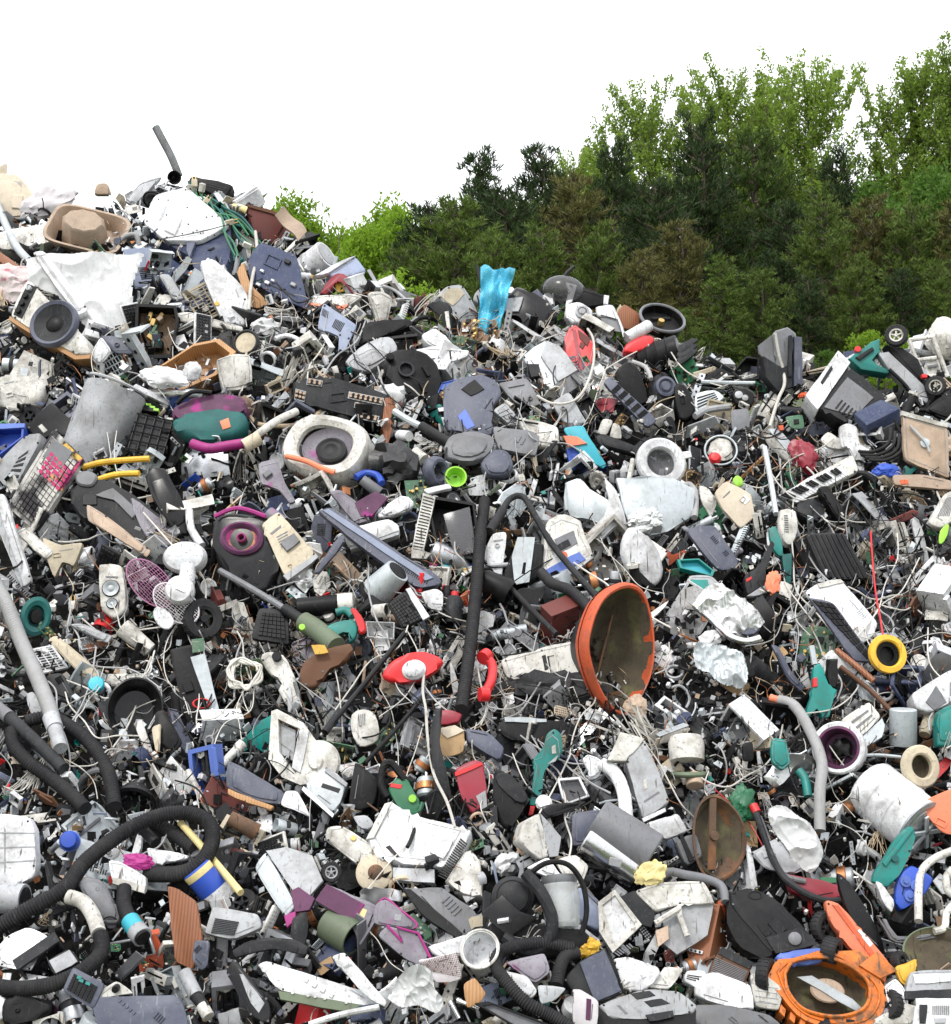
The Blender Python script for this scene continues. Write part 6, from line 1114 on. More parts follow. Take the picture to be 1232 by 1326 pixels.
t=poly('mower_cover','long red-orange mower cover lying diagonally','cover',C4((625,685),(690,700),(830,860),(965,1030),(920,1055),(790,960),(700,860),(645,780)),'coral',16,0,24,64,3,lm='long red-orange cover',solo=False);sub(t,'inner_channel',C4((660,710),(690,715),(930,1030),(900,1030)),'orange',2,-2)
t=T('wheel','black wheel behind the red-orange cover','wheel',*C4((620,820))[0],0,35,10,50,(12,20));wheel(t,(0,0,0),20,12,rim='dgrey',name='tyre')
t=T('lawn_mower','orange lawn mower deck upside down with four black wheels','mower',1076,1276,6,0,34,70,(72,44),'upturned orange mower')
t.p('deck',B().prism([(-74,12),(-64,26),(-40,30),(-20,40),(10,46),(34,30),(62,14),(70,-10),(52,-40),(20,-52),(-20,-50),(-44,-40),(-62,-20),(-78,-2)],40,0,0,smooth=2,hole=[(-58,8),(-44,26),(-4,34),(30,24),(48,4),(40,-24),(6,-38),(-34,-34),(-54,-14)]),'mower')
t.p('inner_wall',B().lathe([(56,4),(52,30),(44,38),(0,40)],n=40,at=(-6,0,0),sz=.66).dent(1,.1,1),'mud');t.p('rim_lip',B().tube([(x,-2,z)for x,z in[(-58,8),(-44,26),(-4,34),(30,24),(48,4),(40,-24),(6,-38),(-34,-34),(-54,-14),(-58,8)]],2.4,7),'mower')
t.p('blade',B().prism([(-40,10),(-20,14),(0,4),(30,-10),(44,-22),(36,-26),(10,-14),(-8,-4),(-30,6)],3,12,.6),'galv');t.p('blade_disc',B().lathe([(20,18),(22,14),(20,12),(0,12)],n=28,sz=.7,at=(0,2,-2)),'tan');t.p('chute',B().prism([(10,46),(34,30),(70,12),(76,30),(40,50)],24,4,1.5),'mower');b=B()
for i in range(9):b.prism([(-62+i*12,-24-24*math.sin((i+.5)/9*3.14)),(-56+i*12,-26-24*math.sin((i+1)/9*3.14)),(-58+i*12,-36-22*math.sin((i+1)/9*3.14)),(-64+i*12,-34-22*math.sin((i+.5)/9*3.14))],30,4,.5)
t.p('skirt_fins',b,'mower');t.p('seam',B().tube([(x,-1,z)for x,z in[(-66,10),(-52,24),(-24,35),(8,38),(30,26),(54,10),(60,-10),(46,-34),(18,-45),(-18,-43),(-40,-34),(-56,-16),(-66,10)]],1.6,6),'mower');t.p('rear_flap',B().prism([(36,28),(62,14),(84,26),(60,48)],4,-4,1),'mower');t.p('badge',B().box(10,2,8,(22,-1,-44)),'black')
wheel(t,(-80,6,6),21,15,(10,0,62),rim='dgrey');wheel(t,(4,4,46),16,18,(20,0,60),rim='dgrey');wheel(t,(72,4,-16),20,14,(0,0,-55),rim='dgrey');wheel(t,(-4,6,-56),16,16,(-20,0,60),rim='mower')
c=C4((385,965),(410,940),(600,915),(640,930),(610,990),(430,1010));poly('lid','bright periwinkle blue lid behind the orange mower','lid',c,'peri',12,0,26,62,3,lm='periwinkle blue lid')
c=C4((80,1000),(130,910),(285,990),(240,1095),(70,1040));t=crate('radio','brown radio with ribbed loudspeaker grille','radio',c,'brown',18,0,26,60,lm='brown ribbed radio');sub(t,'top_plate',C4((130,912),(285,990),(262,1020),(110,945)),'dgrey',3,-1.5);slots(t,C4((100,960),(255,1030),(230,1085),(75,1035)),9,'grey',False,-1.2,2,.45)
c=C4((960,1010),(1060,970),(1070,990),(1040,1110),(990,1090));poly('yellow_scrap','yellow plastic scrap beside the orange mower','scrap',c,'yellow',8,0,22,60,2,lm='yellow scrap');t=T('wheel','small black wheel near the yellow scrap','wheel',*C4((985,985))[0],0,40,20,56,(12,9));wheel(t,(0,0,0),13,12,rim='dgrey',name='tyre')
t=T('mud_bowl','olive muddy bowl cut by the picture edge','bowl',*C4((1180,940))[0],0,-10,40,50,(38,22),'olive muddy bowl');t.p('bowl',B().lathe([(40,20),(46,2),(46,-1),(43,0),(30,12),(0,16)],n=36,sz=.75),'mud');t.p('rim',B().ring(45,1.6,sz=.75),'olive')
c=C4((1020,1030),(1240,1020),(1240,1110),(1000,1130));t=crate('printer','pale grey open printer in the bottom corner','printer',C4((1035,1030),(1260,1020),(1260,1130),(1010,1140)),'lgrey',20,0,34,66,lm='pale grey corner printer');sub(t,'inner_tray',C4((1050,1045),(1230,1040),(1230,1080),(1060,1090)),'clean',3,-2);sub(t,'front_rail',C4((1010,1125),(1260,1115),(1260,1165),(1010,1165)),'dgrey',12,-4);sub(t,'white_front',C4((1060,1160),(1260,1160),(1260,1290),(1050,1290)),'clean',16,-6);sub(t,'dark_gap',C4((1080,1190),(1120,1190),(1110,1280),(1080,1280)),'dgrey',2,-9);slots(t,C4((1140,1195),(1225,1195),(1225,1240),(1140,1240)),9,'grey',True,-7);sub(t,'latch',C4((1150,1255),(1210,1255),(1205,1280),(1155,1280)),'lgrey',3,-8)
poly('wing','white torn plastic wing beside the orange mower','wing',C4((910,1100),(960,1060),(1010,1110),(1030,1190),(960,1230),(930,1180)),'clean',8,0,24,70,dent=2);c=C4((850,1270),(1000,1180),(1080,1200),(1060,1290),(850,1290));poly('cover','white broken cover at the bottom by the mower','cover',c,'off',12,0,26,64)
path('pipe','plum grey pipe end under the orange mower','pipe',[('pipe',[(a,b_,62)for a,b_ in C4((830,1255),(900,1235),(960,1215))],7,'lilac',0)])
c=C4((0,1060),(90,1030),(270,1095),(290,1215),(170,1200),(0,1150));t=crate('washing_panel','white curved appliance front near the brown radio','panel',c,'clean',14,0,30,58,lm='white curved front',r=3);c=C4((265,1040),(330,1035),(420,1110),(410,1220),(290,1200));t=crate('cabinet','white cabinet with thin grooves beside the orange mower','cabinet',c,'off',18,0,22,56);slots(t,quad(C4((290,1080),(400,1100),(400,1200),(290,1190)),0,0,1,1),4,'lgrey',False,-.8,1.4,.1,'groove')
c=C4((0,1190),(170,1195),(360,1240),(420,1290),(0,1290));poly('roof_sheet','slate grey flat sheet along the bottom by the radio','sheet',c,'grey',6,0,30,66,lm='slate flat sheet')
t=poly('drill','teal cordless drill hanging bit upward','drill',A8((570,680),(600,660),(625,700),(630,770),(690,790),(660,850),(650,920),(610,930),(590,860),(540,940),(535,900),(570,800)),'teal',14,0,18,58,2,lm='teal drill',solo=False);sub(t,'trigger',A8((570,735),(588,730),(590,775),(570,778)),'red',8,-2);t.p('bit',B().tube([(x,6,z)for x,z in t.q(A8((582,665),(565,575)))],4,8,smooth=False),'galv');sub(t,'black_body',A8((640,640),(690,640),(685,790),(640,780)),'black',16,4,3)
path('hose','grey bowed hose arching beside the green scraps','hose',[('hose',[(a,b_,60)for a,b_ in A8((400,840),(480,870),(560,1000),(610,1140),(600,1290))]+[(1062,1076,56)],7,'cable_grey',0),('red_end',[(a,b_,60)for a,b_ in A8((360,830),(405,842))],5,'coral',0)],lm='grey bowed hose')
t=T('speaker_ring','white ring with plum black inside','ring',*A8((690,1070))[0],0,-25,15,52,(26,28),'white and plum ring');t.p('shell',B().lathe([(30,34),(33,10),(33,-2),(31,-4),(26,-3)],n=40),'clean');t.p('inner_ring',B().lathe([(28,-3),(24,-4),(21,6),(20,22),(0,24)],n=36),'plum');t.p('core',B().blob(12,6,12,(0,16,0),seed=2,amp=.5),'black')
t=T('pipe_ring','cream round flange ring','ring',*A8((1085,1160))[0],0,8,15,56,(24,26),'cream flange ring');t.p('flange',B().lathe([(13,4),(13,-4),(15,-6),(22,-5),(24,-2),(24,6)],n=36,sz=1.12),'cream');t.p('hollow',B().lathe([(13.5,3),(12,14),(0,15)],n=28,sz=1.12),'mud')
t=cyl_thing('washing_drum','large white drum with spoked metal end','drum',*C4((905,190))[0],88,38,'clean',40,48,52,'large white drum',38,None,False,bands=2);t.p('metal_end',B().lathe([(38,0),(39,3),(34,5),(28,3),(24,6),(0,6)],n=36).xf((44,38,0),(0,0,-90)),'steel');b=B()
for i in range(3):b.box(6,3,56,(0,-3,0),(0,i*60,0),.6)
t.p('spokes',b.xf((52,38,0),(0,0,90)),'galv')
c=C4((1070,225),(1240,150),(1260,160),(1260,380),(1190,365));poly('orange_card','bright salmon orange card at the picture edge','card',c,'coral',4,0,20,58,lm='salmon orange card')
t=poly('scoop','teal scoop-shaped plastic guard','guard',C4((860,560),(900,500),(960,400),(1010,340),(1040,330),(1065,370),(1040,450),(990,560),(930,630),(850,600)),'teal',10,0,20,62,3,lm='teal scoop guard',solo=False);x,z=t.q(C4((960,490)))[0];t.p('boss',B().cyl(4.5,5,(x,-2,z)),'dteal');t.p('fin',B().prism(t.q(C4((900,510),(1040,335),(1050,350),(915,530))),4,-3,.8),'teal')
path('bed_frame','white tubular metal frame at the picture edge','frame',[('tube',[(a,b_,60)for a,b_ in C4((1240,450),(1150,490),(1090,550),(1075,650),(1075,790))],5,'off',0),('tube',[(a,b_,58)for a,b_ in C4((1240,540),(1210,580),(1215,640),(1250,670))],5,'off',0),('tube',[(a,b_,58)for a,b_ in C4((1250,700),(1210,750),(1200,820),(1150,840))],4.5,'off',0)],lm='white tubular frame')
t=crate('toy_engine','bright blue plastic mechanism behind the tubular frame','mechanism',C4((990,560),(1040,520),(1150,580),(1110,660),(990,740),(960,690)),'blue',18,0,20,44,lm='blue mechanism',dent=2)
for a_ in((1010,600),(1060,620),(1030,670)):x,z=t.q(C4(a_))[0];t.p('gear',B().lathe([(7,0),(7,-4),(3,-4),(3,-7),(0,-7)],at=(x,0,z),n=14),'peri')
c=C4((870,760),(900,760),(960,880),(1180,850),(1170,870),(980,895),(940,880));poly('wiper','bent grey plastic frame above the olive bowl','frame',c,'grey',6,0,24,54);
poly('basin','white foam block with torn edge near the teal scoop','foam',C4((870,600),(910,620),(960,700),(950,750),(910,700)),'clean',10,0,22,50,dent=3)
path('handle','thin silver rod near the large white drum','rod',[('handle',[(a,b_,52)for a,b_ in A8((780,1110),(880,1105),(990,1115))],2.2,'galv',0)])
# upper right
c=A4((310,240),(380,190),(450,150),(490,185),(515,210),(515,440),(470,440),(440,330),(410,400),(340,300));t=crate('metal_cabinet','crumpled grey metal cabinet standing against the trees','cabinet',A4((380,195),(455,150),(490,190),(470,330),(420,380),(385,290)),'grey',26,5,8,24,lm='crumpled grey cabinet',dent=4);sub(t,'side_profile',A4((478,205),(515,210),(518,440),(478,445)),'slate',12,-5);sub(t,'rib',A4((455,200),(470,200),(466,400),(450,400)),'dgrey',6,-5);sub(t,'lower_box',A4((330,300),(420,360),(470,330),(470,450),(400,470),(340,400)),'dgrey',20,-2);sub(t,'torn_skin',A4((305,250),(380,195),(390,290),(420,360),(350,330),(310,290)),'grey',4,3)
path('cable','white stiff cable running down the crumpled grey cabinet','cable',[('cable',[(a,b_,40)for a,b_ in A4((385,190),(405,300),(425,370),(430,440),(400,510),(360,640))],2.2,'cable_white',0)])
c=A4((180,380),(220,330),(250,300),(310,310),(310,410),(230,420));open_tray('crt_back','dark open shell between the low crest and grey cabinet','shell',c,'dgrey',20,3,0,15,22,'dark open shell','black',.14)
c=A4((0,420),(60,395),(120,350),(200,395),(280,430),(270,450),(40,440));poly('car_bumper','black bent bumper strip on the low crest','bumper',c,'black',14,0,20,22,2,lm='black bumper strip');path('rail','silver trim rail under the black bumper strip','rail',[('rail',[(a,b_,30)for a,b_ in A4((30,425),(150,430),(290,432))],3,'galv',0)])
c=A4((0,480),(100,460),(150,500),(60,560),(0,580));t=crate('car_lamp','silver slatted lamp frame on the low crest','lamp',c,'galv',14,0,22,30);slots(t,quad(A4((0,490),(100,465),(130,505),(0,570)),.1,.1,.9,.9),4,'dgrey',False)
path('trim','curved white trim below the silver lamp frame','trim',[('trim',[(a,b_,34)for a,b_ in A4((0,590),(60,560),(170,545))],4.5,'lgrey',0)])
t=crate('gearbox','black gearbox block with two pale discs','gearbox',A4((175,470),(230,450),(290,480),(280,540),(200,535)),'black',18,0,20,34,lm='black gearbox');
for a_ in((210,490,5),(240,505,4)):x,z=t.q(A4(a_[:2]))[0];t.p('disc',B().lathe([(a_[2],0),(a_[2],-3),(2,-4),(0,-4)],at=(x,0,z),n=20),'lgrey')
c=A4((170,560),(260,550),(265,650),(180,660));poly('plate','grey square plate below the black gearbox','plate',c,'grey',5,0,22,34)
t=T('dial_pan','round pan with white mechanism and red cap','pan',*A4((125,755))[0],0,-5,22,42,(20,20),'red-capped round pan');t.p('pan',B().lathe([(19,12),(21,0),(19,-2),(18,4),(0,6)],n=32),'dgrey');t.p('mechanism',B().blob(14,6,14,(0,3,2),seed=9,amp=.5),'off');t.p('cap',B().lathe([(8,4),(8,-2),(5,-6),(0,-7)],n=20,at=(-8,0,-11)),'red');t.p('rim',B().ring(20,1.4,(0,-1,0)),'galv')
c=A4((430,590),(520,580),(530,650),(460,650));t=poly('circuit_board','green circuit board near the crumpled cabinet foot','circuit board',c,'pcb',3,0,22,40,solo=False,lm='green circuit board');sub(t,'chip',A4((475,605),(500,602),(502,625),(478,628)),'black',2,-1.5);sub(t,'connector',A4((400,635),(425,630),(430,655),(410,660)),'orange',5,-2)
bag('net_bag','dark red mesh bag in a dark hollow','bag',*A4((525,780))[0],15,20,'dred',-20,out=34,seed=13,amp=.4,lm='dark red mesh bag')
c=A4((535,490),(690,275),(745,330),(590,560));t=crate('washing_machine','white and dark grey cabinet lying tilted below the mower','cabinet',A4((590,555),(735,345),(935,500),(850,590),(740,625)),'dgrey',60,0,26,36,lm='tilted white cabinet');sub(t,'white_side',A4((533,490),(690,272),(748,330),(590,560)),'clean',40,-3);sub(t,'recess',A4((620,545),(735,400),(860,500),(770,590)),'grey',3,0.5-2);sub(t,'grip_slot',A4((605,425),(655,345),(665,360),(615,435)),'dgrey',3,-4.5)
t=T('lawn_mower','teal and black lawn mower tipped up on its end','mower',*A4((980,380))[0],0,0,15,40,(48,40),'tipped teal mower')
t.p('teal_body',B().prism(t.q(A4((740,310),(790,285),(850,230),(890,215),(890,290),(830,320),(880,345),(950,370),(930,385),(800,365))),22,0,2.5,2),'teal');t.p('grey_deck',B().prism(t.q(A4((880,290),(930,280),(1130,470),(1120,540),(1080,510),(930,370))),14,-2,2),'lgrey');t.p('black_shell',B().prism(t.q(A4((920,240),(1000,260),(1080,310),(1110,400),(1100,440),(1010,350))),24,2,4,2,smooth=2),'black');t.p('edge_strip',B().tube([(x,-4,z)for x,z in t.q(A4((930,370),(1010,450),(1090,560),(1125,520)))],2.4,7),'black');t.p('lever',B().prism(t.q(A4((770,310),(850,260),(860,275),(790,325))),6,-4,1.5),'dgrey');t.p('red_knob',B().cyl(4,6,(*t.q(A4((782,270)))[0][:1],0,t.q(A4((782,270)))[0][1])),'red');t.p('red_tab',B().box(7,6,5,(*t.q(A4((1097,405)))[0][:1],-4,t.q(A4((1097,405)))[0][1])),'red')
for(a_,rad)in(((962,212),14),((1150,455),13)):x,z=t.q(A4(a_))[0];wheel(t,(x,-6,z),rad,10,(5,0,-18),rim='off')
t=T('garden_chair','pale plastic garden chair frame at the picture edge','chair',*A4((1150,290))[0],0,0,10,30,(30,30),'pale chair frame')
b=B()
for seg in(((1030,225),(1145,210),(1215,400)),((1030,225),(1065,320),(1160,310)),((1065,320),(1110,400),(1215,395))):b.tube([(x,0,z)for x,z in t.q(A4(*seg))],3,7,smooth=False)
t.p('frame',b,'off');t.p('panel',B().prism(t.q(A4((1085,330),(1175,315),(1195,390),(1115,400))),5,2,1),'off');t.p('slot',B().prism(t.q(A4((1120,345),(1170,338),(1172,350),(1122,358)),-1),2,-1,.3),'grey')
bag('appliance_end','rounded white appliance end against the trees at the edge','appliance',*A4((1215,220))[0],24,26,'off',0,out=24,seed=5,amp=.25,lm='rounded white appliance');path('tube','grey tube lying across the pale chair frame','tube',[('tube',[(a,b_,24)for a,b_ in A4((1050,275),(1130,290),(1240,290))],4,'lgrey',0)])
c=A4((1100,560),(1180,500),(1260,480),(1260,620));poly('tarp','black speckled sheet below the chair frame','sheet',c,'black',5,0,22,28,dent=3)
c=A4((995,575),(1215,640),(1225,890),(1010,800));t=crate('fridge_door','brown-grey panel with white top edge and hinge','panel',c,'tan',10,-5,12,40,lm='brown-grey door panel');MATS['tan'];sub(t,'top_edge',A4((992,562),(1215,625),(1215,645),(992,585)),'off',9,-2);x,z=t.q(A4((1105,720)))[0];t.p('hinge',B().lathe([(6,0),(6,-3),(0,-4)],at=(x,0,z),n=18).tube([(x-18,-4,z+22),(x,-5,z),(x+4,-4,z-12)],1.6,6),'galv')
c=A4((950,870),(1100,870),(1240,900),(1240,945),(960,920));t=poly('board','grey plank with an orange patch below the door panel','board',c,'tan',6,0,24,40,solo=False);sub(t,'orange_patch',A4((985,895),(1025,893),(1028,915),(990,918)),'orange',1.5,-1)
bag('blue_bag','bright blue crumpled bag below the tilted cabinet','bag',*A4((920,850))[0],14,8,'blue',0,out=38,seed=3,amp=.5)
for i,o_ in enumerate(((0,0),(12,10),(26,22),(40,36))):path('cable',['black hose strand in the bundle under the tilted cabinet, outermost','black hose strand in the bundle under the tilted cabinet, second in','black hose strand in the bundle under the tilted cabinet, third in','black hose strand in the bundle under the tilted cabinet, innermost'][i],'cable',[('cable',[(a-o_[0]*.4,b_-o_[1]*.3,40+i)for a,b_ in A4((840,800),(920,800),(990,760),(1000,690))],2.4,'cable_black',0)],group='black hose bundle')
c=A4((400,970),(760,770),(790,850),(500,1005));t=crate('piano_keyboard','bent white music keyboard with black keys','music keyboard',c,'off',10,0,26,50,lm='white music keyboard');kc=A4((400,975),(700,835),(710,880),(500,1005));kc=A4((400,970),(690,830),(740,870),(490,1005));b=B();bw=B()
for i in range(17):
 bw.prism(t.q(quad(kc,(i+.08)/17,0,(i+.92)/17,1),-3),3,-3,0)
 if i%7 not in(2,6):b.prism(t.q(quad(kc,(i+.68)/17,.02,(i+1.28)/17,.58),-6),4,-6,0)
t.p('white_keys',bw,'clean');t.p('black_keys',b,'black')
c=A4((695,640),(740,620),(775,640),(820,860),(790,850),(740,740),(710,740));poly('bracket','white torn bracket standing behind the music keyboard','bracket',c,'clean',8,0,15,44,dent=2);c=A4((600,700),(640,660),(700,700),(740,750),(640,740));poly('plate','white broken plate behind the music keyboard','plate',c,'off',6,0,22,42)
t=T('lid_tub','black round tub with a flat lid under the music keyboard','tub',*A4((555,1040))[0],0,0,40,40,(16,14),'black round tub');t.p('lid',B().lathe([(17,3),(17,-2),(15,-3),(0,-3)],n=30),'dgrey');t.p('tub',B().lathe([(16,3),(15,24),(0,24)],n=30),'black')
c=A4((590,930),(640,920),(735,1070),(725,1100),(690,1090));poly('wedge','black wedge-shaped speaker case beside the round tub','case',c,'black',16,0,20,42)
t=T('hand_dryer','white oval hair dryer body with side vents','hair dryer',*A4((452,1120))[0],4,0,18,54,(11,22),'white hair dryer');t.p('body',B().prism([(-10,22),(9,22),(11,0),(9,-14),(2,-24),(-6,-20),(-11,-4)],18,0,4,2,smooth=2),'off');b=B()
for i in range(8):b.box(5,1.6,1,(-4+.2*i,-.3,14-i*3),r=0)
t.p('vent_grille',b,'grey')
t=T('teal_tool','teal slim tool handle below the hair dryer','handle',*A8((395,90))[0],-8,0,18,54,(8,26),'teal slim handle');t.p('upper_grip',B().prism([(-6,20),(4,22),(6,-6),(4,-16),(-2,-14),(-7,0)],10,0,2,2,smooth=2),'teal');t.p('lower_grip',B().prism([(2,-14),(16,-14),(14,-24),(8,-52),(0,-52),(4,-26)],9,1,1.5),'dteal')
t=poly('stick_vacuum','grey hand vacuum with loop handle and red dot','vacuum',A8((235,240),(310,200),(370,70),(385,90),(340,200),(345,300),(250,340)),'dgrey',16,0,22,54,2,lm='grey hand vacuum',solo=False);sub(t,'nose',A8((250,340),(345,280),(345,325),(280,345)),'lgrey',10,-3,1.5);sub(t,'red_label',A8((245,260),(272,245),(276,258),(250,275)),'red',1.5,-1)
bag('toy','pink-red plastic figure scrap by the hand vacuum','scrap',*A8((378,275))[0],8,14,'coral',10,out=52,seed=31,amp=.6)
c=A8((-10,-10),(95,-10),(215,170),(190,215),(120,210),(-10,60));poly('lid','slate blue smooth lid','lid',A8((-55,15),(90,-5),(215,175),(190,215),(110,215)),'slate',7,0,28,52,3,lm='slate blue lid')
c=A8((-60,160),(30,165),(100,215),(90,245),(0,225));t=open_tray('box','teal shallow box lid below the slate blue lid','lid',A8((-85,165),(20,160),(95,220),(85,245),(-70,205)),'teal',10,2,0,28,50,'teal box lid','aqua',.15);c=A8((-30,240),(80,240),(140,300),(120,345),(-30,330));t=crate('printer_part','pale printer part with teal insert','part',c,'lgrey',14,0,26,46);sub(t,'teal_insert',A8((-20,260),(60,262),(75,310),(-20,315)),'teal',2,-1.4)
cloth('reflector_scrap','crumpled silver car lamp reflector beside the orange hood','reflector',A8((30,330),(110,290),(180,330),(300,420),(330,480),(240,540),(150,520),(60,440),(0,400)),'foil',0,30,46,14,.05,'crumpled reflector',3)
cloth('foil_sheet','crumpled pale green-grey foil sheet beside the orange hood','foil',A8((0,585),(95,575),(160,600),(235,630),(245,770),(150,765),(60,720),(0,690)),'galv',0,30,50,12,.045,'crumpled foil sheet',9)
path('trim','curved chrome trim below the crumpled reflector','trim',[('trim',[(a,b_,50)for a,b_ in A8((0,385),(80,450),(160,530),(240,560),(310,545))],5,'chrome',0)]);bag('sponge','yellowed foam lump by the crumpled reflector','foam',*A8((75,385))[0],17,9,'pale',10,out=52,seed=8,amp=.6,fr=3)
c=A8((525,40),(720,35),(840,260),(620,255));t=crate('floor_mat','black ribbed plastic mat','mat',c,'dgrey',8,0,28,50,lm='black ribbed mat');b=B()
for i in range(8):b.prism(t.q(quad(c,(i+.2)/8,.03,(i+.65)/8,.97),-2),3,-2,.4)
t.p('ridges',b,'black')
c=A8((525,325),(590,280),(700,258),(760,330),(885,470),(850,540),(780,580),(640,430));t=poly('appliance_panel','bright white folded panel with black cable lines','panel',c,'clean',8,0,26,48,lm='bright white folded panel',dent=2,solo=False);sub(t,'fold_edge',A8((590,280),(700,258),(720,275),(600,300)),'off',3,-2)
keyboard('long black key strip lying on the white folded panel',A8((545,345),(665,370),(845,620),(840,655),(765,650)),'slate','black',3,9,0,26,56,'long black key strip','keyboard',6,(.05,.03,.95,.97))
t=T('cable_reel','yellow ring of a cable reel','reel',*A8((925,620))[0],0,10,15,54,(22,24),'yellow reel');t.p('ring',B().lathe([(16,3),(16,-3),(18,-5),(24,-4),(25,0),(24,4)],n=40),'yellow');t.p('inner_disc',B().lathe([(16,3),(14,8),(0,9)],n=30),'black');b=B()
for i in range(3):b.ring(11+i*1.8,1,(0,2-i,0),n=30,m=6)
t.p('wound_cable',b,'cable_black')
c=A8((200,445),(270,430),(320,500),(270,530),(215,520));poly('block','slate ribbed block near the chrome trim','block',c,'slate',12,0,26,46);cyl_thing('can','coral round knob by the slate ribbed block','knob',*A8((270,425))[0],14,10,'coral',60,40,46,None,9,None,False)
c=A8((205,640),(255,625),(295,720),(250,735));poly('block','black rubber block on the crumpled foil sheet','block',c,'black',10,0,22,54)
c=A8((365,570),(400,580),(460,700),(530,780),(510,800),(450,740));poly('profile','slate blue narrow profile leaning by the teal drill','profile',c,'slate',6,0,22,48)
path('wood_lath','reddish brown splintered lath below the key strip','lath',[('lath',[(a,b_,48)for a,b_ in A8((680,600),(780,680),(860,750))],4,'cherry',0)]);path('lath','thin brown lath continuing below the yellow reel','lath',[('lath',[(a,b_,44)for a,b_ in A8((700,680),(850,800),(960,910))],3,'brown',0)])
c=A8((700,935),(840,845),(900,920),(785,1030));t=crate('disk_drive','cream desktop drive unit with slots','drive',c,'off',30,0,24,52,lm='cream drive unit');slots(t,quad(c,.2,.2,.8,.75),2,'grey',False,-1,2,.35);sub(t,'metal_side',A8((785,1035),(900,925),(915,960),(900,1020),(800,1080)),'galv',20,3)
cyl_thing('metal_can','plain steel can standing upright','can',*A8((1020,980))[0],46,17,'galv',90,0,46,'steel can',17,'dgrey',True)
c=A8((1040,810),(1232,690),(1270,720),(1270,830),(1130,900),(1060,880));t=crate('printer','white printer front with grey face at the edge','printer',c,'clean',30,0,26,52,lm='white edge printer');sub(t,'grey_face',A8((1110,850),(1160,770),(1210,850),(1150,890)),'grey',2,-1.4)
c=A8((1170,900),(1190,880),(1260,850),(1260,1060),(1165,1065));poly('bin','teal green bin corner at the picture edge','bin',c,'teal',20,0,18,52,3,lm='teal bin corner')
c=A4((1120,1100),(1200,960),(1260,940),(1260,1080),(1180,1130));t=crate('vent_cover','white vented cover at the picture edge','cover',c,'off',16,0,22,48,lm='white vented cover');slots(t,quad(A4((1150,1080),(1210,970),(1260,960),(1230,1080)),.1,.1,.9,.9),7,'grey',False)
poly('leaf','bright green plastic leaf at the picture edge','leaf',A4((1175,1200),(1180,1140),(1215,1105),(1222,1130),(1200,1190)),'lime',3,0,20,56,1,2)
path('cable','bright red cable hanging down the wiry slope','cable',[('cable',[(a,b_,46)for a,b_ in A8((845,30),(855,180),(870,330),(890,440),(905,535))],1.2,'red',0)],lm='bright red cable')
c=A4((90,960),(150,900),(270,960),(290,1070),(220,1130),(140,1040));poly('cardboard','cream cardboard sheet with fold below the round pan','cardboard',c,'paper',6,0,24,48,lm='cream cardboard sheet',dent=2);bag('ball','lime green ball above the cream cardboard sheet','ball',*A4((207,905))[0],6,8,'lime',0,out=48,seed=2,amp=.15)
path('strut','long grey strut leaning past the dark red bag','strut',[('strut',[(a,b_,46)for a,b_ in A4((335,740),(365,900),(390,1060))],3.5,'galv',0)],lm='long grey strut');c=A4((20,920),(60,930),(110,1000),(80,1080),(30,1000));poly('strip','white bent strip beside the cream cardboard sheet','strip',c,'off',6,0,22,44)
c=A8((370,1020),(440,1030),(460,1150),(420,1180),(370,1140));poly('guard','teal square guard beside the grey bowed hose','guard',c,'teal',10,0,20,50,2,lm='teal square guard');poly('pack','black square pack next to the teal square guard','pack',A8((230,1045),(280,1040),(285,1130),(232,1130)),'black',10,0,20,46);bag('net','green tangled netting below the square guard','net',*C4((230,230))[0],14,20,'green',0,out=46,seed=17,amp=.9,fr=4);path('tube','mint green curved tube beside the grey bowed hose','tube',[('tube',[(a,b_,50)for a,b_ in C4((500,65),(530,110),(545,190))],5.5,'teal',0)])
# THE REST OF THE HEAP: smaller scrap, one object each
U=random.uniform
random.seed(4)
def chip(w_,h,r,n=2):
 """rectangle with broken corners"""
 p=[]
 for sx,sy in((-1,-1),(1,-1),(1,1),(-1,1)):
  x,z=sx*w_/2,sy*h/2
  if r.random()<.4:
   a,b_=w_*r.uniform(.08,.4),h*r.uniform(.08,.4);q=[(x-sx*a,z),(x-sx*a*r.uniform(.3,.7),z-sy*b_*r.uniform(.3,.6)),(x,z-sy*b_)]
   p+=q if sx*sy>0 and False else(q if(sx,sy)in((1,-1),(-1,1))else q[::-1])
  else:p.append((x,z))
 return p
def k_panel(r):
 h=r.uniform(.35,.9);b=B().prism(chip(1,h,r),.05,0,.012,1);o=[('panel',b,0)]
 for i in range(r.randint(1,4)):b.box(.04,.05,h*.8,(-.35+.2*i,.06,0),r=0)
 if r.random()<.6:
  v=B();x0=r.uniform(-.3,.05)
  for i in range(7):v.box(.02,.02,h*.4,(x0+i*.045,-.004,0),r=0)
  o.append(('vent_grille',v,'dgrey'))
 return o
def k_shell(r):
 h,d=r.uniform(.5,.9),r.uniform(.25,.5);q=[(-.5,-h/2),(.5,-h/2),(.46,h/2),(-.46,h/2)];inn=[(x*.9,z*.88)for x,z in q]
 b=B().prism(q,d,0,0,hole=inn);b.prism([(x*.95,z*.95)for x,z in q],.04,d*.9);b.dent(.03,2,r.random()*9);v=B()
 for i in range(5):v.box(r.uniform(.08,.25),r.uniform(.05,.2),r.uniform(.06,.2),(r.uniform(-.3,.3),d*.75,r.uniform(-.25,.25)),(0,r.uniform(0,90),0))
 return[('shell',b,0),('inner_pattern',v,r.choice(['dgrey','galv','black','lgrey']))]
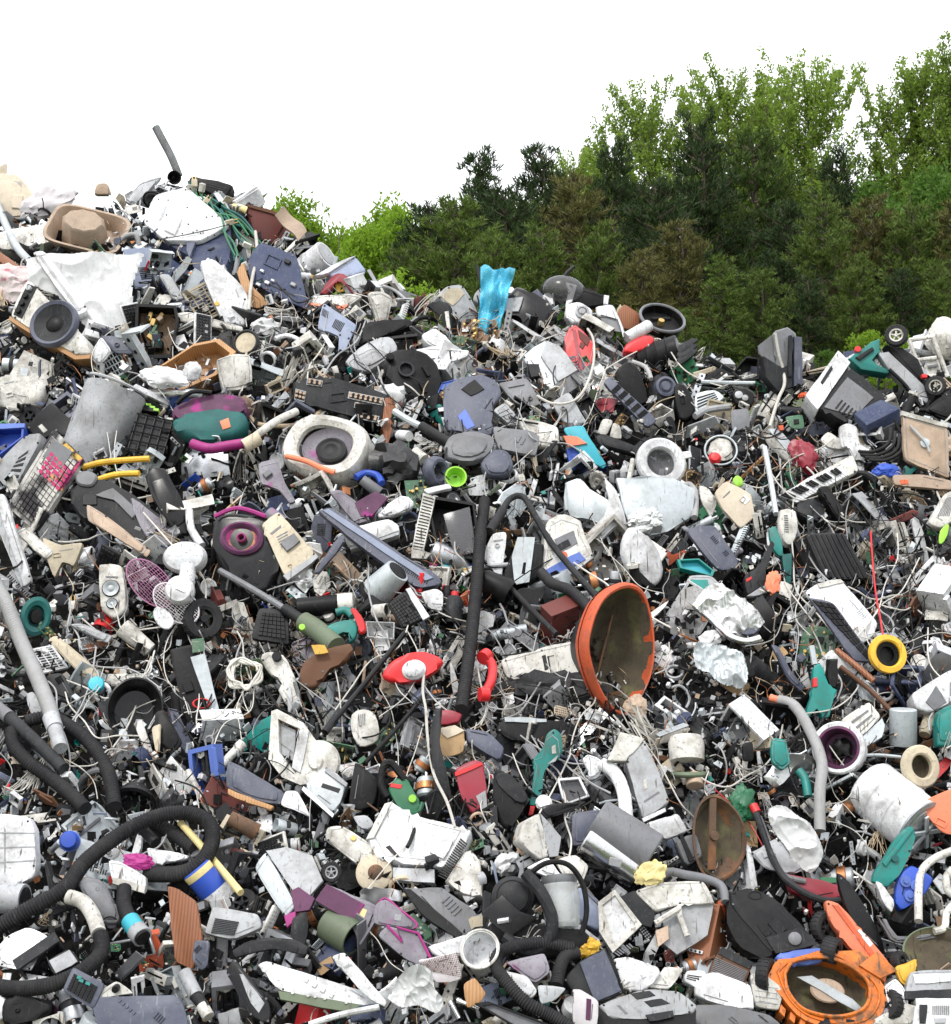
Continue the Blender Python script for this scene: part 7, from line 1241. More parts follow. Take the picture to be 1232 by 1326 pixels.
def k_housing(r):
 h,d=r.uniform(.5,.95),r.uniform(.3,.6);b=B().box(1,d,h,(0,d/2,0),r=.06,seg=2,tx=r.uniform(.7,1),tz=r.uniform(.7,1)).dent(.02,2,r.random()*9);f=B().box(.5,.03,h*.45,(r.uniform(-.15,.15),-.005,h*.15),r=.008);v=B()
 for i in range(8):v.box(.03,.02,h*.22,(-.3+i*.07,-.004,-h*.28),r=0)
 return[('shell',b,0),('front_panel',f,r.choice(['grey','dgrey','lgrey','black'])),('vent_grille',v,'black')]
def k_board(r):
 h=r.uniform(.5,1);b=B().prism(chip(1,h,r),.025,0);c=B();e=B()
 for i in range(7):c.box(r.uniform(.06,.2),.05,r.uniform(.05,.14),(r.uniform(-.4,.4),-.02,r.uniform(-.4,.4)*h),r=0)
 for i in range(7):e.cyl(r.uniform(.02,.05),r.uniform(.08,.16),(r.uniform(-.4,.4),-.05,r.uniform(-.4,.4)*h),n=9)
 return[('board',b,0),('chip_pattern',c,'black'),('capacitor_pattern',e,r.choice(['galv','brass','lgrey']))]
def k_keys(r):
 b=B().box(1,.06,.36,(0,.03,0),r=.015);k=B()
 for j in range(5):
  for i in range(15):
   if r.random()>.06:k.box(.05,.04,.05,(-.44+i*.063,-.012,.12-j*.06),r=0)
 return[('case',b,0),('key_block',k,r.choice(['dgrey','lgrey','black','off']))]
def k_adapter(r):
 b=B().box(.5,.3,.7,r=.07,seg=2);c=B().tube([(0,0,-.35),(.1,-.1,-.6),(.5,-.1,-.7),(.6,0,-.3),(.45,0,.2)],.035,6)
 return[('body',b,0),('lead',c,0),('label_plate',B().box(.3,.02,.35,(0,-.15,0),r=0),'grey')]
def k_coil(r):
 p=[];n=r.randint(3,6)
 for i in range(n*10):a=i*.628;q=.4+r.uniform(-.07,.07);p.append((math.cos(a)*q,r.uniform(-.08,.08),math.sin(a)*q*.7))
 return[('coil',B().tube(p+[(.6,0,-.5),(.8,.05,-.6)],.028,6,k=2),0)]
def k_hose(r):
 a=r.uniform(.1,.4);return[('hose',B().tube([(-.5,0,-a),(-.2,-.08,a*.6),(.2,-.05,a),(.5,.05,-a*.3)],.085,10,.035),0),('end_cuff',B().tube([(.47,.04,-a*.2),(.57,.07,-a*.55)],.1,10),'grey')]
def k_bracket(r):
 w_=r.uniform(.12,.25);b=B().prism([(-.5,-w_/2),(.5,-w_/2),(.5,w_/2),(-.5,w_/2)],.03).box(1,w_,.03,(0,w_/2,w_/2),r=0);v=B()
 for i in range(5):v.cyl(w_*.16,.02,(-.4+i*.2,-.004,0),n=8)
 if r.random()<.5:b.box(.03,w_,w_*2.4,(.48,w_/2,-w_*.8),r=0)
 return[('profile',b.dent(.03,2,r.random()*9),0),('bolt_hole',v,'black')]
def k_chassis(r):
 h,d=r.uniform(.4,.8),r.uniform(.2,.4);b=B().box(1,.025,h,(0,d,0),r=0).box(1,d,.025,(0,d/2,h/2),r=0).box(1,d,.025,(0,d/2,-h/2),r=0).box(.025,d,h*.96,(.49,d/2,0),r=0);b.box(1,.025,.09,(0,0,h/2-.03),r=0).box(.3,.1,.2,(-.2,d-.08,.05),r=.01)
 bmesh.ops.subdivide_edges(b.bm,edges=b.bm.edges,cuts=2,use_grid_fill=True);return[('chassis',b.dent(.07,1.6,r.random()*9),0),('fitting',B().box(.25,.12,.14,(.2,d-.08,-.1)),r.choice(['dgrey','black','off','pcb']))]
def k_motor(r):
 x=lambda b:b.xf((0,0,0),(0,0,90));return[('casing',x(B().lathe([(0,-.3),(.24,-.3),(.28,-.26),(.28,.26),(.22,.32),(0,.32)],n=22)),0),('winding',x(B().lathe([(.3,-.12),(.33,-.1),(.33,.1),(.3,.12)],n=22)),'copper'),('shaft',x(B().cyl(.05,1,n=10)),'chrome')]
def k_fan(r):
 f=B().prism([(-.5,-.5),(.5,-.5),(.5,.5),(-.5,.5)],.22,0,0,hole=[(math.cos(i*.393)*.45,math.sin(i*.393)*.45)for i in range(16)]);v=B().cyl(.16,.16,(0,.1,0))
 for i in range(7):a=i*.9;v.box(.3,.03,.2,(math.cos(a)*.28,.1,math.sin(a)*.28),(35,-math.degrees(a),0),0)
 return[('frame',f,0),('blades',v,'black' if r.random()<.6 else 'grey')]
def k_lid(r):
 s_=r.uniform(.6,1);return[('lid',B().lathe([(.46,.12),(.5,.02),(.48,-.02),(.40,-.03),(.36,0),(.12,.01),(.1,-.05),(0,-.06)],n=32,sz=s_),0)]
def k_cup(r):
 q=r.uniform(.28,.42);return[('cup',B().lathe([(0,.5),(q*.8,.5),(q,-.45),(q*1.05,-.5),(q*.93,-.5),(q*.74,.42),(0,.43)],n=24).xf(rot=(60,0,20)),0)]
def k_handset(r):
 return[('grip',B().tube([(-.4,0,0),(-.1,-.1,.1),(.15,-.1,.1),(.4,0,0)],.085,9),0),('earpiece',B().cyl(.14,.16,(-.42,.06,-.03)),0),('mouthpiece',B().cyl(.14,.16,(.42,.06,-.03)),0)]
def k_remote(r):
 b=B().box(.3,.1,1,r=.04,seg=2);v=B()
 for j in range(7):
  for i in range(3):v.box(.05,.03,.05,(-.08+i*.08,-.05,.35-j*.1),r=0)
 return[('case',b,0),('button_pattern',v,r.choice(['lgrey','dgrey','grey']))]
def k_tray(r):
 h=r.uniform(.5,.9);q=chip(1,h,r);return[('rim',B().prism(q,.1,0,0,hole=[(x*.9,z*.9)for x,z in[(-.5,-h/2),(.5,-h/2),(.5,h/2),(-.5,h/2)]]),0),('floor_panel',B().prism([(x*.95,z*.95)for x,z in q],.02,.08),0),('guide',B().box(.05,.08,h*.6,(-.2,.05,0)).box(.3,.06,.06,(.1,.05,-h*.2)),'grey')]
def k_bag(r):return[('bag',B().blob(.5,.28,r.uniform(.3,.5),amp=.6,fr=2.4,seed=r.random()*20,sub=3),0)]
def k_foil(r):
 s_=r.random()*9;return[('sheet',B().grid(1,r.uniform(.5,.9),10,8,lambda u,v:(.05*noise.noise(Vector((u*4,v*4,s_))),.3*noise.noise(Vector((u*3,v*3,s_+3))),.06*noise.noise(Vector((u*5,v*4,s_+7)))),.02),0)]
def k_pipe(r):
 q=r.uniform(.05,.13);return[('pipe',B().lathe([(q*.8,-.5),(q,-.5),(q,.5),(q*.8,.5),(q*.8,-.46)],n=16).lathe([(q,.3),(q*1.25,.3),(q*1.25,.5),(q,.5)],n=16).xf(rot=(0,0,80)),0)]
def k_wood(r):
 w_=r.uniform(.1,.4);return[('board',B().prism([(-.5,-w_/2),(.4,-w_/2),(.5,-w_*.2),(.44,0),(.52,w_*.3),(.42,w_/2),(-.47,w_/2),(-.52,w_*.1)],.06,0,.006,1),0)]
def k_card(r):
 b=B().prism(chip(1,r.uniform(.5,.9),r),.02);bmesh.ops.subdivide_edges(b.bm,edges=b.bm.edges,cuts=3,use_grid_fill=True);return[('sheet',b.dent(.12,1.5,r.random()*9),0)]
def k_wheel(r):
 t_=B().lathe([(.3,-.12),(.46,-.14),(.5,-.08),(.5,.08),(.46,.14),(.3,.12)],n=26);v=B().lathe([(.24,-.1),(.31,-.12),(.31,.1),(.24,.1)],n=20).cyl(.1,.26,n=12)
 for i in range(5):v.box(.07,.08,.24,(math.sin(i*1.257)*.18,-.04,math.cos(i*1.257)*.18),(0,i*72,0),0)
 return[('tyre',t_,'rubber'),('rim',v,0)]
def k_bottle(r):
 q=r.uniform(.16,.24);x=lambda b:b.xf(rot=(90,0,0));return[('bottle',x(B().lathe([(0,-.5),(q*.9,-.5),(q,-.44),(q,.15),(q*.45,.34),(q*.4,.42),(0,.42)],n=22)),0),('cap',x(B().lathe([(q*.46,.36),(q*.48,.5),(0,.5)],n=16)),r.choice(['red','blue','dgrey','clean']))]
def k_cone(r):
 return[('basket',B().lathe([(.5,.04),(.5,-.03),(.44,-.04),(.42,0),(.3,.3),(.22,.34),(.2,.46),(0,.46)],n=28),'dgrey'),('cone',B().lathe([(.43,-.01),(.38,-.04),(.34,0),(.12,.16),(0,.17)],n=26),0),('dust_cap',B().lathe([(.13,.15),(.08,.08),(0,.06)],n=16),'black')]
def k_drive(r):
 b=B().box(.8,.9,.26,(0,.45,0),r=.012);f=B().box(.84,.04,.3,(0,-.01,0),r=.01);v=B().box(.6,.02,.05,(-.02,-.03,.04),r=0).box(.1,.03,.04,(.3,-.03,-.07),r=0);return[('case',b,'galv'),('front_panel',f,0),('slot',v,'black')]
def k_roller(r):
 x=lambda b:b.xf(rot=(0,0,85));return[('roller',x(B().cyl(.09,.8,n=16)),0),('axle',x(B().cyl(.035,1.05,n=8)),'chrome'),('gear',x(B().lathe([(.05,.42),(.12,.42),(.12,.48),(.05,.48)],n=18,fn=lambda a,y:1+.08*math.cos(a*9))),'off')]
def k_grille(r):
 h=r.uniform(.5,.9);b=B().prism([(-.5,-h/2),(.5,-h/2),(.5,h/2),(-.5,h/2)],.05,0,0,hole=[(-.44,-h*.42),(.44,-h*.42),(.44,h*.42),(-.44,h*.42)])
 for i in range(9):b.box(.025,.03,h*.86,(-.4+i*.1,.02,0),r=0)
 for i in range(3):b.box(.9,.02,.03,(0,.03,-h*.25+i*h*.25),r=0)
 return[('grille',b.dent(.04,1.4,r.random()*9),0)]
def k_gear(r):return[('gear',B().lathe([(.12,.08),(.4,.08),(.42,.06),(.42,-.06),(.4,-.08),(.3,-.08),(.28,-.03),(.16,-.03),(.14,-.14),(.08,-.14),(.08,.08)],n=48,fn=lambda a,y:1+(.09 if math.cos(a*12)>0 else 0)),0)]
def k_plug(r):
 return[('body',B().box(.3,.26,.4,(0,0,.2),r=.06,seg=2),0),('lead',B().tube([(0,0,0),(.05,0,-.3),(.25,-.05,-.5),(.1,0,-.8)],.05,7),0),('pin_pattern',B().cyl(.03,.25,(-.07,0,.48),(90,0,0),n=8).cyl(.03,.25,(.07,0,.48),(90,0,0),n=8),'brass')]
def k_arm(r):return[('arm',B().tube([(-.5,0,-.2),(-.35,-.06,.15),(0,-.1,.25),(.35,-.05,.12),(.5,.05,-.2)],r.uniform(.05,.1),8),0)]
def k_shard(r):
 s_=r.random()*9;c_=r.uniform(.8,2.2);return[('shell',B().grid(1,r.uniform(.5,1),12,9,lambda u,v:(0,.5*(1-math.cos((u-.5)*c_))+.2*(v-.5)**2,0),.035,keep=lambda u,v:noise.noise(Vector((u*3,v*3,s_)))>-.22-.5*min(1,3*min(u,v,1-u,1-v))).dent(.03,1.5,s_),0)]
def k_rack(r):
 b=B().box(1,.1,.14,r=.015)
 for i in range(13):b.box(.035,.08,.14,(-.45+i*.075,-.01,-.13),r=0)
 return[('rack',b,0)]
def k_blade(r):
 w_=r.uniform(.06,.13);b=B().prism([(-.5,-w_),(.45,-w_*.7),(.5,0),(.42,w_*.8),(-.5,w_)],.07,0,.02,1);return[('bar',b.dent(.07,1.1,r.random()*9),0)]
def k_can(r):
 q=r.uniform(.22,.36);x=lambda b:b.xf(rot=(0,0,75));return[('body',x(B().lathe([(0,-.4),(q*.94,-.4),(q,-.36),(q,.36),(q*.96,.4),(q*.85,.4),(q*.8,.2),(0,.2)],n=26).dent(.02,3,r.random()*9)),0),('band',x(B().lathe([(q*1.01,-.1),(q*1.03,-.08),(q*1.03,.06),(q*1.01,.08)],n=26)),r.choice(['lgrey','dgrey','off']))]
def k_ring(r):return[('ring',B().lathe([(.36,.1),(.36,-.05),(.4,-.08),(.47,-.07),(.5,.02),(.5,.1)],n=36,sz=r.uniform(.8,1)),0)]
def k_tube(r):return[('tube',B().tube([(-.5,0,.05),(-.1,-.03,r.uniform(-.1,.1)),(.5,0,-.05)],r.uniform(.03,.055),8),0)]
def k_tool(r):
 b=B().prism([(-.5,.1),(-.1,.16),(.2,.14),(.3,.2),(.5,.16),(.5,-.02),(.3,-.06),(.22,-.34),(.06,-.36),(.04,-.08),(-.1,-.05),(-.5,-.02)],.2,0,.04,2);return[('body',b,0),('trigger',B().box(.05,.1,.12,(.02,.1,-.16)),'red'),('nose',B().cyl(.07,.3,(-.6,.1,.04),(0,0,90)),'galv')]
def k_drawer(r):
 return[('strip',B().box(.22,.12,1,r=.02),0),*(('socket',B().cyl(.08,.02,(0,-.065,z)),'dgrey')for z in(.3,0,-.3))]
def k_corner(r):
 b=B().prism(chip(1,.7,r),.035).prism(chip(1,.4,r),.035,at=(0,.2,-.34),rot=(90,0,0)).prism(chip(.4,.7,r),.035,at=(-.48,.2,0),rot=(0,0,90))
 for i in range(3):b.box(.03,.3,.6,(-.2+.25*i,.16,0),r=0)
 return[('shell',b.dent(.04,1.5,r.random()*9),0)]
def k_splinter(r):return[('splinter',B().prism([(-.5+r.uniform(-.05,.05),-.05),(0,-.09),(.3,-.06),(.5,r.uniform(-.03,.03)),(.2,.05),(-.2,.08),(-.48,.06)],.05).box(.7,.05,.03,(-.1,.05,0),r=0).dent(.05,1.5,r.random()*9),0)]
def k_frag(r):
 n=r.randint(6,9);p=[(math.cos(i*6.283/n)*r.uniform(.25,.55),math.sin(i*6.283/n)*r.uniform(.15,.4))for i in range(n)];b=B().prism(p,.05,0,.01,1)
 for i in range(r.randint(1,3)):b.box(r.uniform(.2,.5),.06,.03,(r.uniform(-.1,.1),-.02,-.12+.11*i),r=0)
 return[('fragment',b.dent(.08,1.3,r.random()*9),0)]
def k_frame(r):
 a=r.uniform(.08,.16);h=r.uniform(.4,.8);p=[(-.5,-h/2),(.5,-h/2+.04),(.46,-h/2+a),(-.5+a,-h/2+a),(-.5+a,h/2-.06),(-.5+a*.4,h/2),(-.5,h/2-.03)];b=B().prism(p,.12,0,.012,1)
 if r.random()<.6:b.box(.5,.1,a*.8,(-.25,.06,h/2-.1))
 return[('frame',b.dent(.05,1.4,r.random()*9),0),('strip',B().box(.5,.02,.03,(0,-.005,-h/2+a/2),r=0),r.choice(['dgrey','lgrey','black']))]
def k_strip(r):
 w_=r.uniform(.07,.16);return[('strip',B().box(1,.02,w_,r=0).box(1,w_,.02,(0,w_/2,w_/2),(r.uniform(-30,10),0,0),0).dent(.08,1.2,r.random()*9),0)]
def k_harness(r):
 b=B();e=[Vector((r.uniform(-.6,.6),r.uniform(-.2,.05),r.uniform(-.5,.5)))for _ in range(3)]
 for i in range(8):b.tube([Vector((-.5,0,0))+rdir(r)*.04]+[e[0]+rdir(r)*.16,e[1]+rdir(r)*.22]+[e[2]+rdir(r)*.3],r.uniform(.010,.020),4,k=5)
 return[('wires',b,0),('connector',B().box(.16,.1,.12,(-.52,0,0)),r.choice(['off','black','dgrey','clean']))]
def k_printer(r):
 h,d=r.uniform(.5,.75),.4;q=[(-.5,-h/2),(.5,-h/2),(.47,h/2),(-.47,h/2)];b=B().prism(q,d,0,0,hole=[(-.4,-h*.3),(.4,-h*.3),(.38,h*.36),(-.38,h*.36)]).prism([(x*.9,z*.9)for x,z in q],.04,d);x_=B().cyl(.035,.78,(0,.12,-h*.1),(0,0,90),n=10).cyl(.05,.78,(0,.2,h*.12),(0,0,90),n=10)
 f=B().prism([(-.52,-h/2-.12),(.4,-h/2-.1),(.44,-h/2),(-.5,-h/2)],.06,-.1,.01,1)
 return[('shell',b.dent(.02,2,r.random()*9),0),('roller',x_,'rubber'),('carriage',B().box(.2,.14,.2,(r.uniform(-.25,.25),.16,0),r=.02),r.choice(['dgrey','black','galv'])),('paper_flap',f,0),('gear',B().lathe([(.02,0),(.1,0),(.1,.04),(.02,.04)],at=(.36,.08,h*.1),n=18,fn=lambda a,y:1+.08*math.cos(a*12)),'off')]
def k_vac(r):
 return[('head',B().prism([(-.5,-.12),(.5,-.12),(.46,.06),(.14,.18),(-.14,.18),(-.46,.06)],.14,0,.04,2),0),('neck',B().tube([(0,.06,.14),(0,0,.3),(.06,-.06,.5)],.07,10),'grey'),('brush_strip',B().box(.9,.04,.05,(0,.02,-.14),r=0),'black'),('wheel',B().cyl(.06,.05,(.3,-.01,0)),'rubber')]
def k_iron(r):
 return[('body',B().prism([(-.5,-.12),(-.3,-.2),(.35,-.2),(.5,-.05),(.5,.02),(.2,.02),(-.2,.0),(-.46,-.06)],.3,0,.05,2),0),('grip',B().tube([(-.3,.15,-.05),(-.2,.15,.16),(.2,.15,.2),(.42,.15,.0)],.05,8),r.choice(['dgrey','black','slate'])),('sole',B().box(.95,.26,.03,(0,.15,-.22),r=.01),'galv')]
PAL={'w':['white','clean','off','off','lgrey','clean','white','cream'],'g':['grey','lgrey','galv','slate','bgrey','galv','steel','grey'],'d':['black','dgrey','black','gloss','dgrey','black','navy','rubber'],'c':['teal','red','blue','orange','yellow','brown','wood','lilac','plum','dred','green','cream','tan','maroon','rust','olive','cherry','peri','maroon','dteal']}
KINDS=[('casing_fragment',k_panel,'plastic panel',9,0,1.15),('casing_shell',k_shell,'open casing',6,0,1.15),('appliance_housing',k_housing,'appliance housing',5,0,1.1),('circuit_board',k_board,'circuit board',6,['pcb','pcb','pcbb','green'],.95),('broken_keyboard',k_keys,'broken keyboard',4,0,1.5),('power_adapter',k_adapter,'power adapter',3,['black','dgrey','off','black'],.6),('cable_coil',k_coil,'coil of cable',3,['cable_white','cable_black','cable_grey','cable_black','cable_tan'],.85),('ribbed_hose',k_hose,'ribbed hose piece',1,['rubber','cable_grey','rubber'],1.2),('metal_bracket',k_bracket,'metal bracket',5,['galv','steel','lgrey','black','off'],1.2),('metal_chassis',k_chassis,'metal chassis',7,['galv','steel','lgrey','galv','dgrey','off'],1.2),('electric_motor',k_motor,'electric motor',4,['galv','steel','dgrey','rust'],.7),('cooling_fan',k_fan,'cooling fan',4,['black','dgrey','off'],.7),('round_lid',k_lid,'round lid',2,0,.8),('plastic_cup',k_cup,'plastic cup',2,0,.7),('telephone_handset',k_handset,'telephone handset',2,0,.9),('remote_control',k_remote,'remote control',2,['black','dgrey','grey','off'],.8),('paper_tray',k_tray,'paper tray',4,0,1.1),('crumpled_bag',k_bag,'crumpled bag',2,['plasticbag','blackbag','blackbag','plasticbag','tan'],.8),('foil_scrap',k_foil,'foil scrap',3,['foil','lgrey','plasticbag','foil'],.9),('short_pipe',k_pipe,'short pipe',3,['off','galv','dgrey','chrome','rust','lgrey'],1),('wood_scrap',k_wood,'wood scrap',2,['wood','cherry','cream','brown'],1),('card_scrap',k_card,'cardboard scrap',2,['card','paper','paper','off'],.8),('small_wheel',k_wheel,'small wheel',2,['off','lgrey','dgrey'],.65),('plastic_bottle',k_bottle,'plastic bottle',2,0,.75),('speaker_cone',k_cone,'speaker cone',2,['dgrey','black','lilac','grey'],.75),('disc_drive',k_drive,'disc drive',6,['off','black','lgrey','off'],.9),('printer_roller',k_roller,'printer roller',5,['black','dgrey','rubber','galv'],1.1),('vent_grille',k_grille,'slotted grille',3,0,.95),('gear_wheel',k_gear,'gear wheel',1,['off','black','lgrey','clean'],.45),('power_plug',k_plug,'power plug',3,['off','clean','black','off'],.5),('handle_bow',k_arm,'bowed handle',4,0,.9),('casing_shard',k_shard,'curved casing shard',9,0,1),('toothed_rack',k_rack,'toothed plastic strip',3,0,.9),('plastic_bar',k_blade,'plastic bar',7,0,1.1),('metal_can',k_can,'metal canister',3,['galv','off','clean','steel','dgrey','rust'],.8),('plastic_ring',k_ring,'plastic ring',1,0,.7),('thin_tube',k_tube,'thin tube',3,['galv','chrome','black','off','lgrey'],1.5),('power_tool',k_tool,'power tool',2,['teal','teal','green','dgrey','orange','black'],1),('socket_strip',k_drawer,'socket strip',2,['off','clean','black'],.9),('gutted_printer',k_printer,'gutted printer',6,0,1.15),('vacuum_nozzle',k_vac,'vacuum nozzle',3,['black','dgrey','grey','dgrey'],1),('clothes_iron',k_iron,'clothes iron',2,['off','clean','bgrey','dgrey'],.9),('broken_corner',k_corner,'broken casing corner',8,0,1),('plastic_splinter',k_splinter,'plastic splinter',9,0,1.25),('plastic_fragment',k_frag,'jagged fragment',10,0,1),('broken_bracket',k_frame,'broken frame',7,0,1.1),('bent_profile',k_strip,'bent metal strip',8,['galv','steel','lgrey','black','off','clean','grey'],1.3),('wire_harness',k_harness,'wiring harness',7,['cable_black','cable_white','cable_grey','cable_black','cable_tan','cable_white'],1.15)]
CW={'white':'white','clean':'bright white','off':'off-white','lgrey':'light grey','cream':'cream','grey':'grey','galv':'silver grey','slate':'slate','bgrey':'blue-grey','steel':'steel','black':'black','dgrey':'dark grey','gloss':'glossy black','navy':'navy','rubber':'rubbery black','pcb':'green','pcbb':'brown','plasticbag':'whitish','blackbag':'shiny black','foil':'silvery','wood':'tan','cherry':'reddish','card':'brown','paper':'pale','chrome':'chrome','rust':'rusty','lilac':'greyish violet','plum':'plum','dred':'dark red','tan':'beige','dteal':'deep teal','peri':'periwinkle','aqua':'turquoise','cable_white':'white','cable_black':'black','cable_grey':'grey','cable_tan':'tan'}
LIGHT=[[.75,.6,.5,.5,.4,.5],[.5,.6,.6,.6,.3,.5],[.42,.4,.4,.4,.42,.38],[.42,.36,.42,.5,.5,.42],[.42,.34,.34,.34,.4,.45],[.42,.42,.28,.32,.38,.45],[.45,.5,.36,.45,.42,.42],[.45,.52,.62,.55,.45,.4],[.42,.55,.62,.58,.5,.5]]
USED={}
def near(u,v,n=8):return sorted(LMS,key=lambda q:(q[0]-u)**2+(q[1]-v)**2)[:n]
def make_label(desc,u,v,size,roll):
 ns=near(u,v);sw='tiny' if size<17 else 'small' if size<27 else 'mid-sized' if size<40 else 'large';ow=('level','slanting','upright','leaning')[int(((roll+22)%180)/45)]
 rel=lambda q:('above' if v<q[1]-14 else 'below')if abs(v-q[1])>.8*abs(u-q[0])and abs(v-q[1])>14 else 'beside' if abs(u-q[0])<70 else 'near'
 for pre in('',sw+' ',ow+' ',sw+' '+ow+' '):
  for a,b_ in((0,1),(0,2),(1,2),(0,3),(1,3)):
   L=f'{pre}{desc} {rel(ns[a])} the {ns[a][2]}, by the {ns[b_][2]}'
   if len(L.split())<=16 and L not in USED:USED[L]=1;return L
 return L
SPOTS={}
def free(u,v,s_):
 for(a,b_,rx,ry)in OCC:
  if((u-a)/(rx+s_*.12))**2+((v-b_)/(ry+s_*.12))**2<.72:return False
 for i in(-1,0,1):
  for j in(-1,0,1):
   for(a,b_,q)in SPOTS.get((int(u//60)+i,int(v//60)+j),()):
    if(u-a)**2+(v-b_)**2<(.27*(s_+q))**2:return False
 return True
VAR={}
def variant(k):
 nm,fn=k[0],k[1]
 if nm not in VAR:
  VAR[nm]=[]
  for i in range(5):
   r=random.Random(nm+str(i));VAR[nm].append([(pn,b.mesh(pn),m)for pn,b,m in fn(r)])
 return random.choice(VAR[nm])
def put(k,u,v,s_,out):
 nm=k[0];li=LIGHT[min(8,max(0,int((v-230)/122)))][min(5,max(0,int(u/205.4)))]
 if k[4]:m=random.choice(k[4])
 else:
  q=random.random();m=random.choice(PAL['w']if q<li else PAL['g']if q<li+.16 else PAL['c']if q>.93 else PAL['d'])
 roll,yaw,pitch=U(0,360),U(-42,42),U(-12,58)
 P,sc=at(u,v,out);M=RC@Matrix.Rotation(R(roll),3,'Y')@Matrix.Rotation(R(yaw),3,'Z')@Matrix.Rotation(R(-pitch),3,'X')
 parts=variant(k);W4=Matrix.Translation(P)@M.to_4x4()@Matrix.Scale(s_*k[5]*sc,4)
 lab=make_label(f'{CW.get(m, m)} {k[2]}',u,v,s_*k[5],roll)
 def one(pn,me,mm):
  o=bpy.data.objects.new(pn,me);COL.objects.link(o)
  if not me.materials:me.materials.append(None)
  o.material_slots[0].link='OBJECT';o.material_slots[0].material=MATS[mm or m];return o
 if len(parts)==1 or s_<15:
  root=one(nm,parts[0][1],parts[0][2])
  root.matrix_world=W4
  for pn,me,mm in parts[1:]if len(parts)>1 else[]:one(pn,me,mm).parent=root
 else:
  root=bpy.data.objects.new(nm,None);COL.objects.link(root);root.empty_display_size=.2;root.matrix_world=W4
  for pn,me,mm in parts:one(pn,me,mm).parent=root
 tag(root,lab,k[2].split()[-1],k[2]+'s in the heap');SPOTS.setdefault((int(u//60),int(v//60)),[]).append((u,v,s_))
BAG=[k for k in KINDS for _ in range(k[3])]
def scatter(n,lo,hi,o0,o1,tries=14000):
 c_=0
 for _ in range(tries):
  if c_>=n:break
  u,v=U(-40,1270),U(225,1370)
  if v<crest_v(u)+(2 if hi<40 else 10):continue
  s_=U(lo,hi)*(.82+.36*(v-240)/1080)
  if free(u,v,s_):put(random.choice(BAG),u,v,s_,U(o0,o1));c_+=1
 return c_
scatter(170,54,84,-6,6);scatter(620,34,58,4,20);scatter(800,22,36,8,28);scatter(1000,11,23,12,34,24000)
CRK=[k for k in KINDS if k[0]in('plastic_splinter','plastic_fragment','broken_bracket','bent_profile','wire_harness','broken_corner','plastic_bar','metal_bracket','gutted_printer','casing_shard')]
for i in range(170):
 u=U(150,1240)if i%3 else U(880,1060);s_=U(16,44);put(random.choice(CRK),u,crest_v(u)+U(-7,16),s_,U(-4,14))
 # cables draped over the heap
WIRY=[(1150,740,110,130,32),(640,900,170,80,28),(160,850,170,170,38),(330,850,80,70,14),(1010,620,120,120,20),(700,460,110,90,14),(450,380,120,70,12),(560,760,160,120,20),(1040,960,160,120,24),(616,800,640,520,62)]
ci=0
for(cu,cv,ru,rv,n_)in WIRY:
 for i in range(n_):
  u,v=random.gauss(cu,ru*.5),random.gauss(cv,rv*.5);a=random.gauss(1.25,.7);L_=U(50,240);k_=random.randint(4,7);pts=[]
  if v<crest_v(u)+30:v=crest_v(u)+U(30,120)
  for j in range(k_):pts.append((u,max(v,crest_v(u)+16),U(26,54)));a+=random.gauss(0,.42);u+=math.cos(a)*L_/k_;v+=math.sin(a)*L_/k_
  m=random.choice(['cable_white','cable_white','cable_black','cable_black','cable_grey','cable_grey','cable_black','cable_white','cable_black']+(['red']if random.random()<.1 else[]))
  A_,Z_=near(pts[0][0],pts[0][1],3),near(pts[-1][0],pts[-1][1],3);rr_=U(.5,1.3)
  for pa,pz in((0,0),(0,1),(1,0),(1,1),(2,0),(0,2),(2,1)):
   lab=f'{"thin" if rr_ < .9 else "thick"} {CW.get(m, m)} cable from the {A_[pa][2]} toward the {Z_[pz][2]}' if A_[pa][2]!=Z_[pz][2]else f'{"thin" if rr_ < .9 else "thick"} {CW.get(m, m)} cable curling by the {A_[pa][2]}'
   if lab not in USED:break
  USED[lab]=1;path('cable',lab,'cable',[('cable',pts,rr_,m,0)],group='loose cables on the heap')
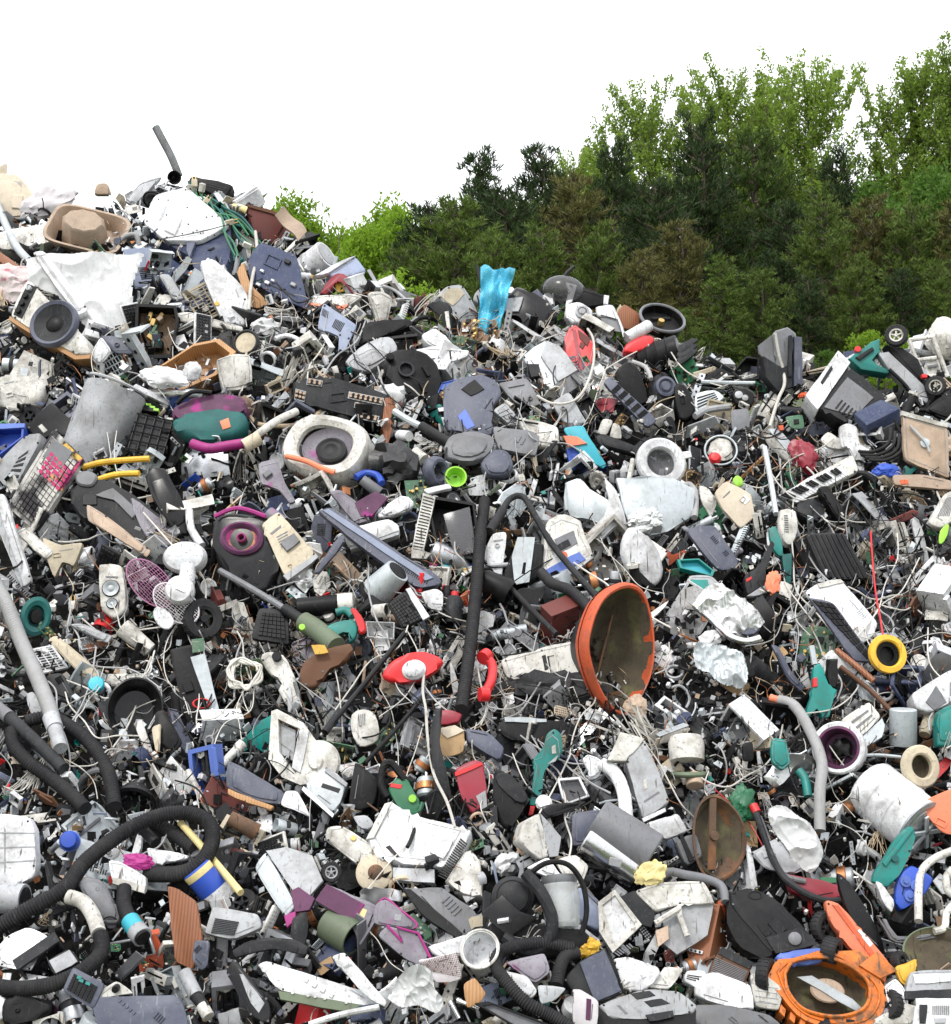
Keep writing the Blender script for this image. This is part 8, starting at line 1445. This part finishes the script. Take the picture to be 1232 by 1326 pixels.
  # what nobody could count: crumbs of scrap and hair-thin wires
def crumbs():
 r=random.Random(77);slots_=['black','dgrey','off','lgrey','galv','clean','tan','pcb','brown','slate','copper','teal','red'];wts=[34,15,10,10,12,10,2.5,2.5,1.5,4,.8,.6,.6]
 V,Fc,Mi=[],[],[];bx=[(x,y,z)for x in(-1,1)for y in(-1,1)for z in(-1,1)];fs=((0,1,3,2),(4,6,7,5),(0,4,5,1),(2,3,7,6),(0,2,6,4),(1,5,7,3))
 for i in range(30000):
  u,v=r.uniform(-60,1292)if i%4 else r.choice((r.uniform(-520,-40),r.uniform(1270,1760))),r.uniform(228,1420)
  if v<crest_v(u)+3:continue
  P,sc=at(u,v,r.uniform(-22,20));e=Euler((r.uniform(0,6),r.uniform(0,6),r.uniform(0,6))).to_matrix();k_=r.choice((0,0,0,0,0,1,2));a=r.uniform(1.4,6.4)*(1 if-60<u<1292 else r.uniform(1,3.5))
  d=(a,a*r.uniform(.4,1),a*r.uniform(.08,.3))if k_==0 else(a*2.2,a*.22,a*.2)if k_==1 else(a*.8,a*.7,a*.5)
  n0=len(V);tp=r.uniform(.6,1)
  for x,y,z in bx:V.append(P+e@Vector((x*d[0]*(tp if y>0 else 1),y*d[1],z*d[2]))*sc)
  Fc+=[tuple(n0+q for q in f)for f in fs];Mi+=[r.choices(range(len(wts)),wts)[0]]*6
 me=bpy.data.meshes.new('scrap_crumbs');me.from_pydata(V,[],Fc)
 for s_ in slots_:me.materials.append(MATS[s_])
 me.polygons.foreach_set('material_index',Mi);me.update()
 o=bpy.data.objects.new('scrap_crumbs',me);COL.objects.link(o);tag(o,'crumbs and splinters of shredded scrap in all the gaps','scrap',kind='stuff')
 b=B();mi=[]
 for i in range(2300):
  cu,cv,ru,rv,n_=r.choice(WIRY+[WIRY[-1]]*6);u,v=r.gauss(cu,ru*.6),r.gauss(cv,rv*.6);a=r.uniform(0,6.28);L_=r.uniform(16,95);pts=[]
  if v<crest_v(u)+15:continue
  for j in range(5):
   P,sc=at(u,max(v,crest_v(u)+8),r.uniform(0,42));pts.append(P);a+=r.gauss(0,.7);u+=math.cos(a)*L_/5;v+=math.sin(a)*L_/5
  f0=len(b.bm.faces);b.tube(pts,r.uniform(.32,.72)*sc,4,k=3,cap=False);mi+=[r.choice((0,0,0,0,0,1,2,2,3,4))]*(len(b.bm.faces)-f0)
 me=b.mesh('wire_tangle')
 for s_ in('cable_black','cable_white','cable_grey','cable_tan','copper'):me.materials.append(MATS[s_])
 me.polygons.foreach_set('material_index',mi);o=bpy.data.objects.new('wire_tangle',me);COL.objects.link(o);tag(o,'hair-thin tangled wires spread through the heap','wires',kind='stuff')
crumbs()
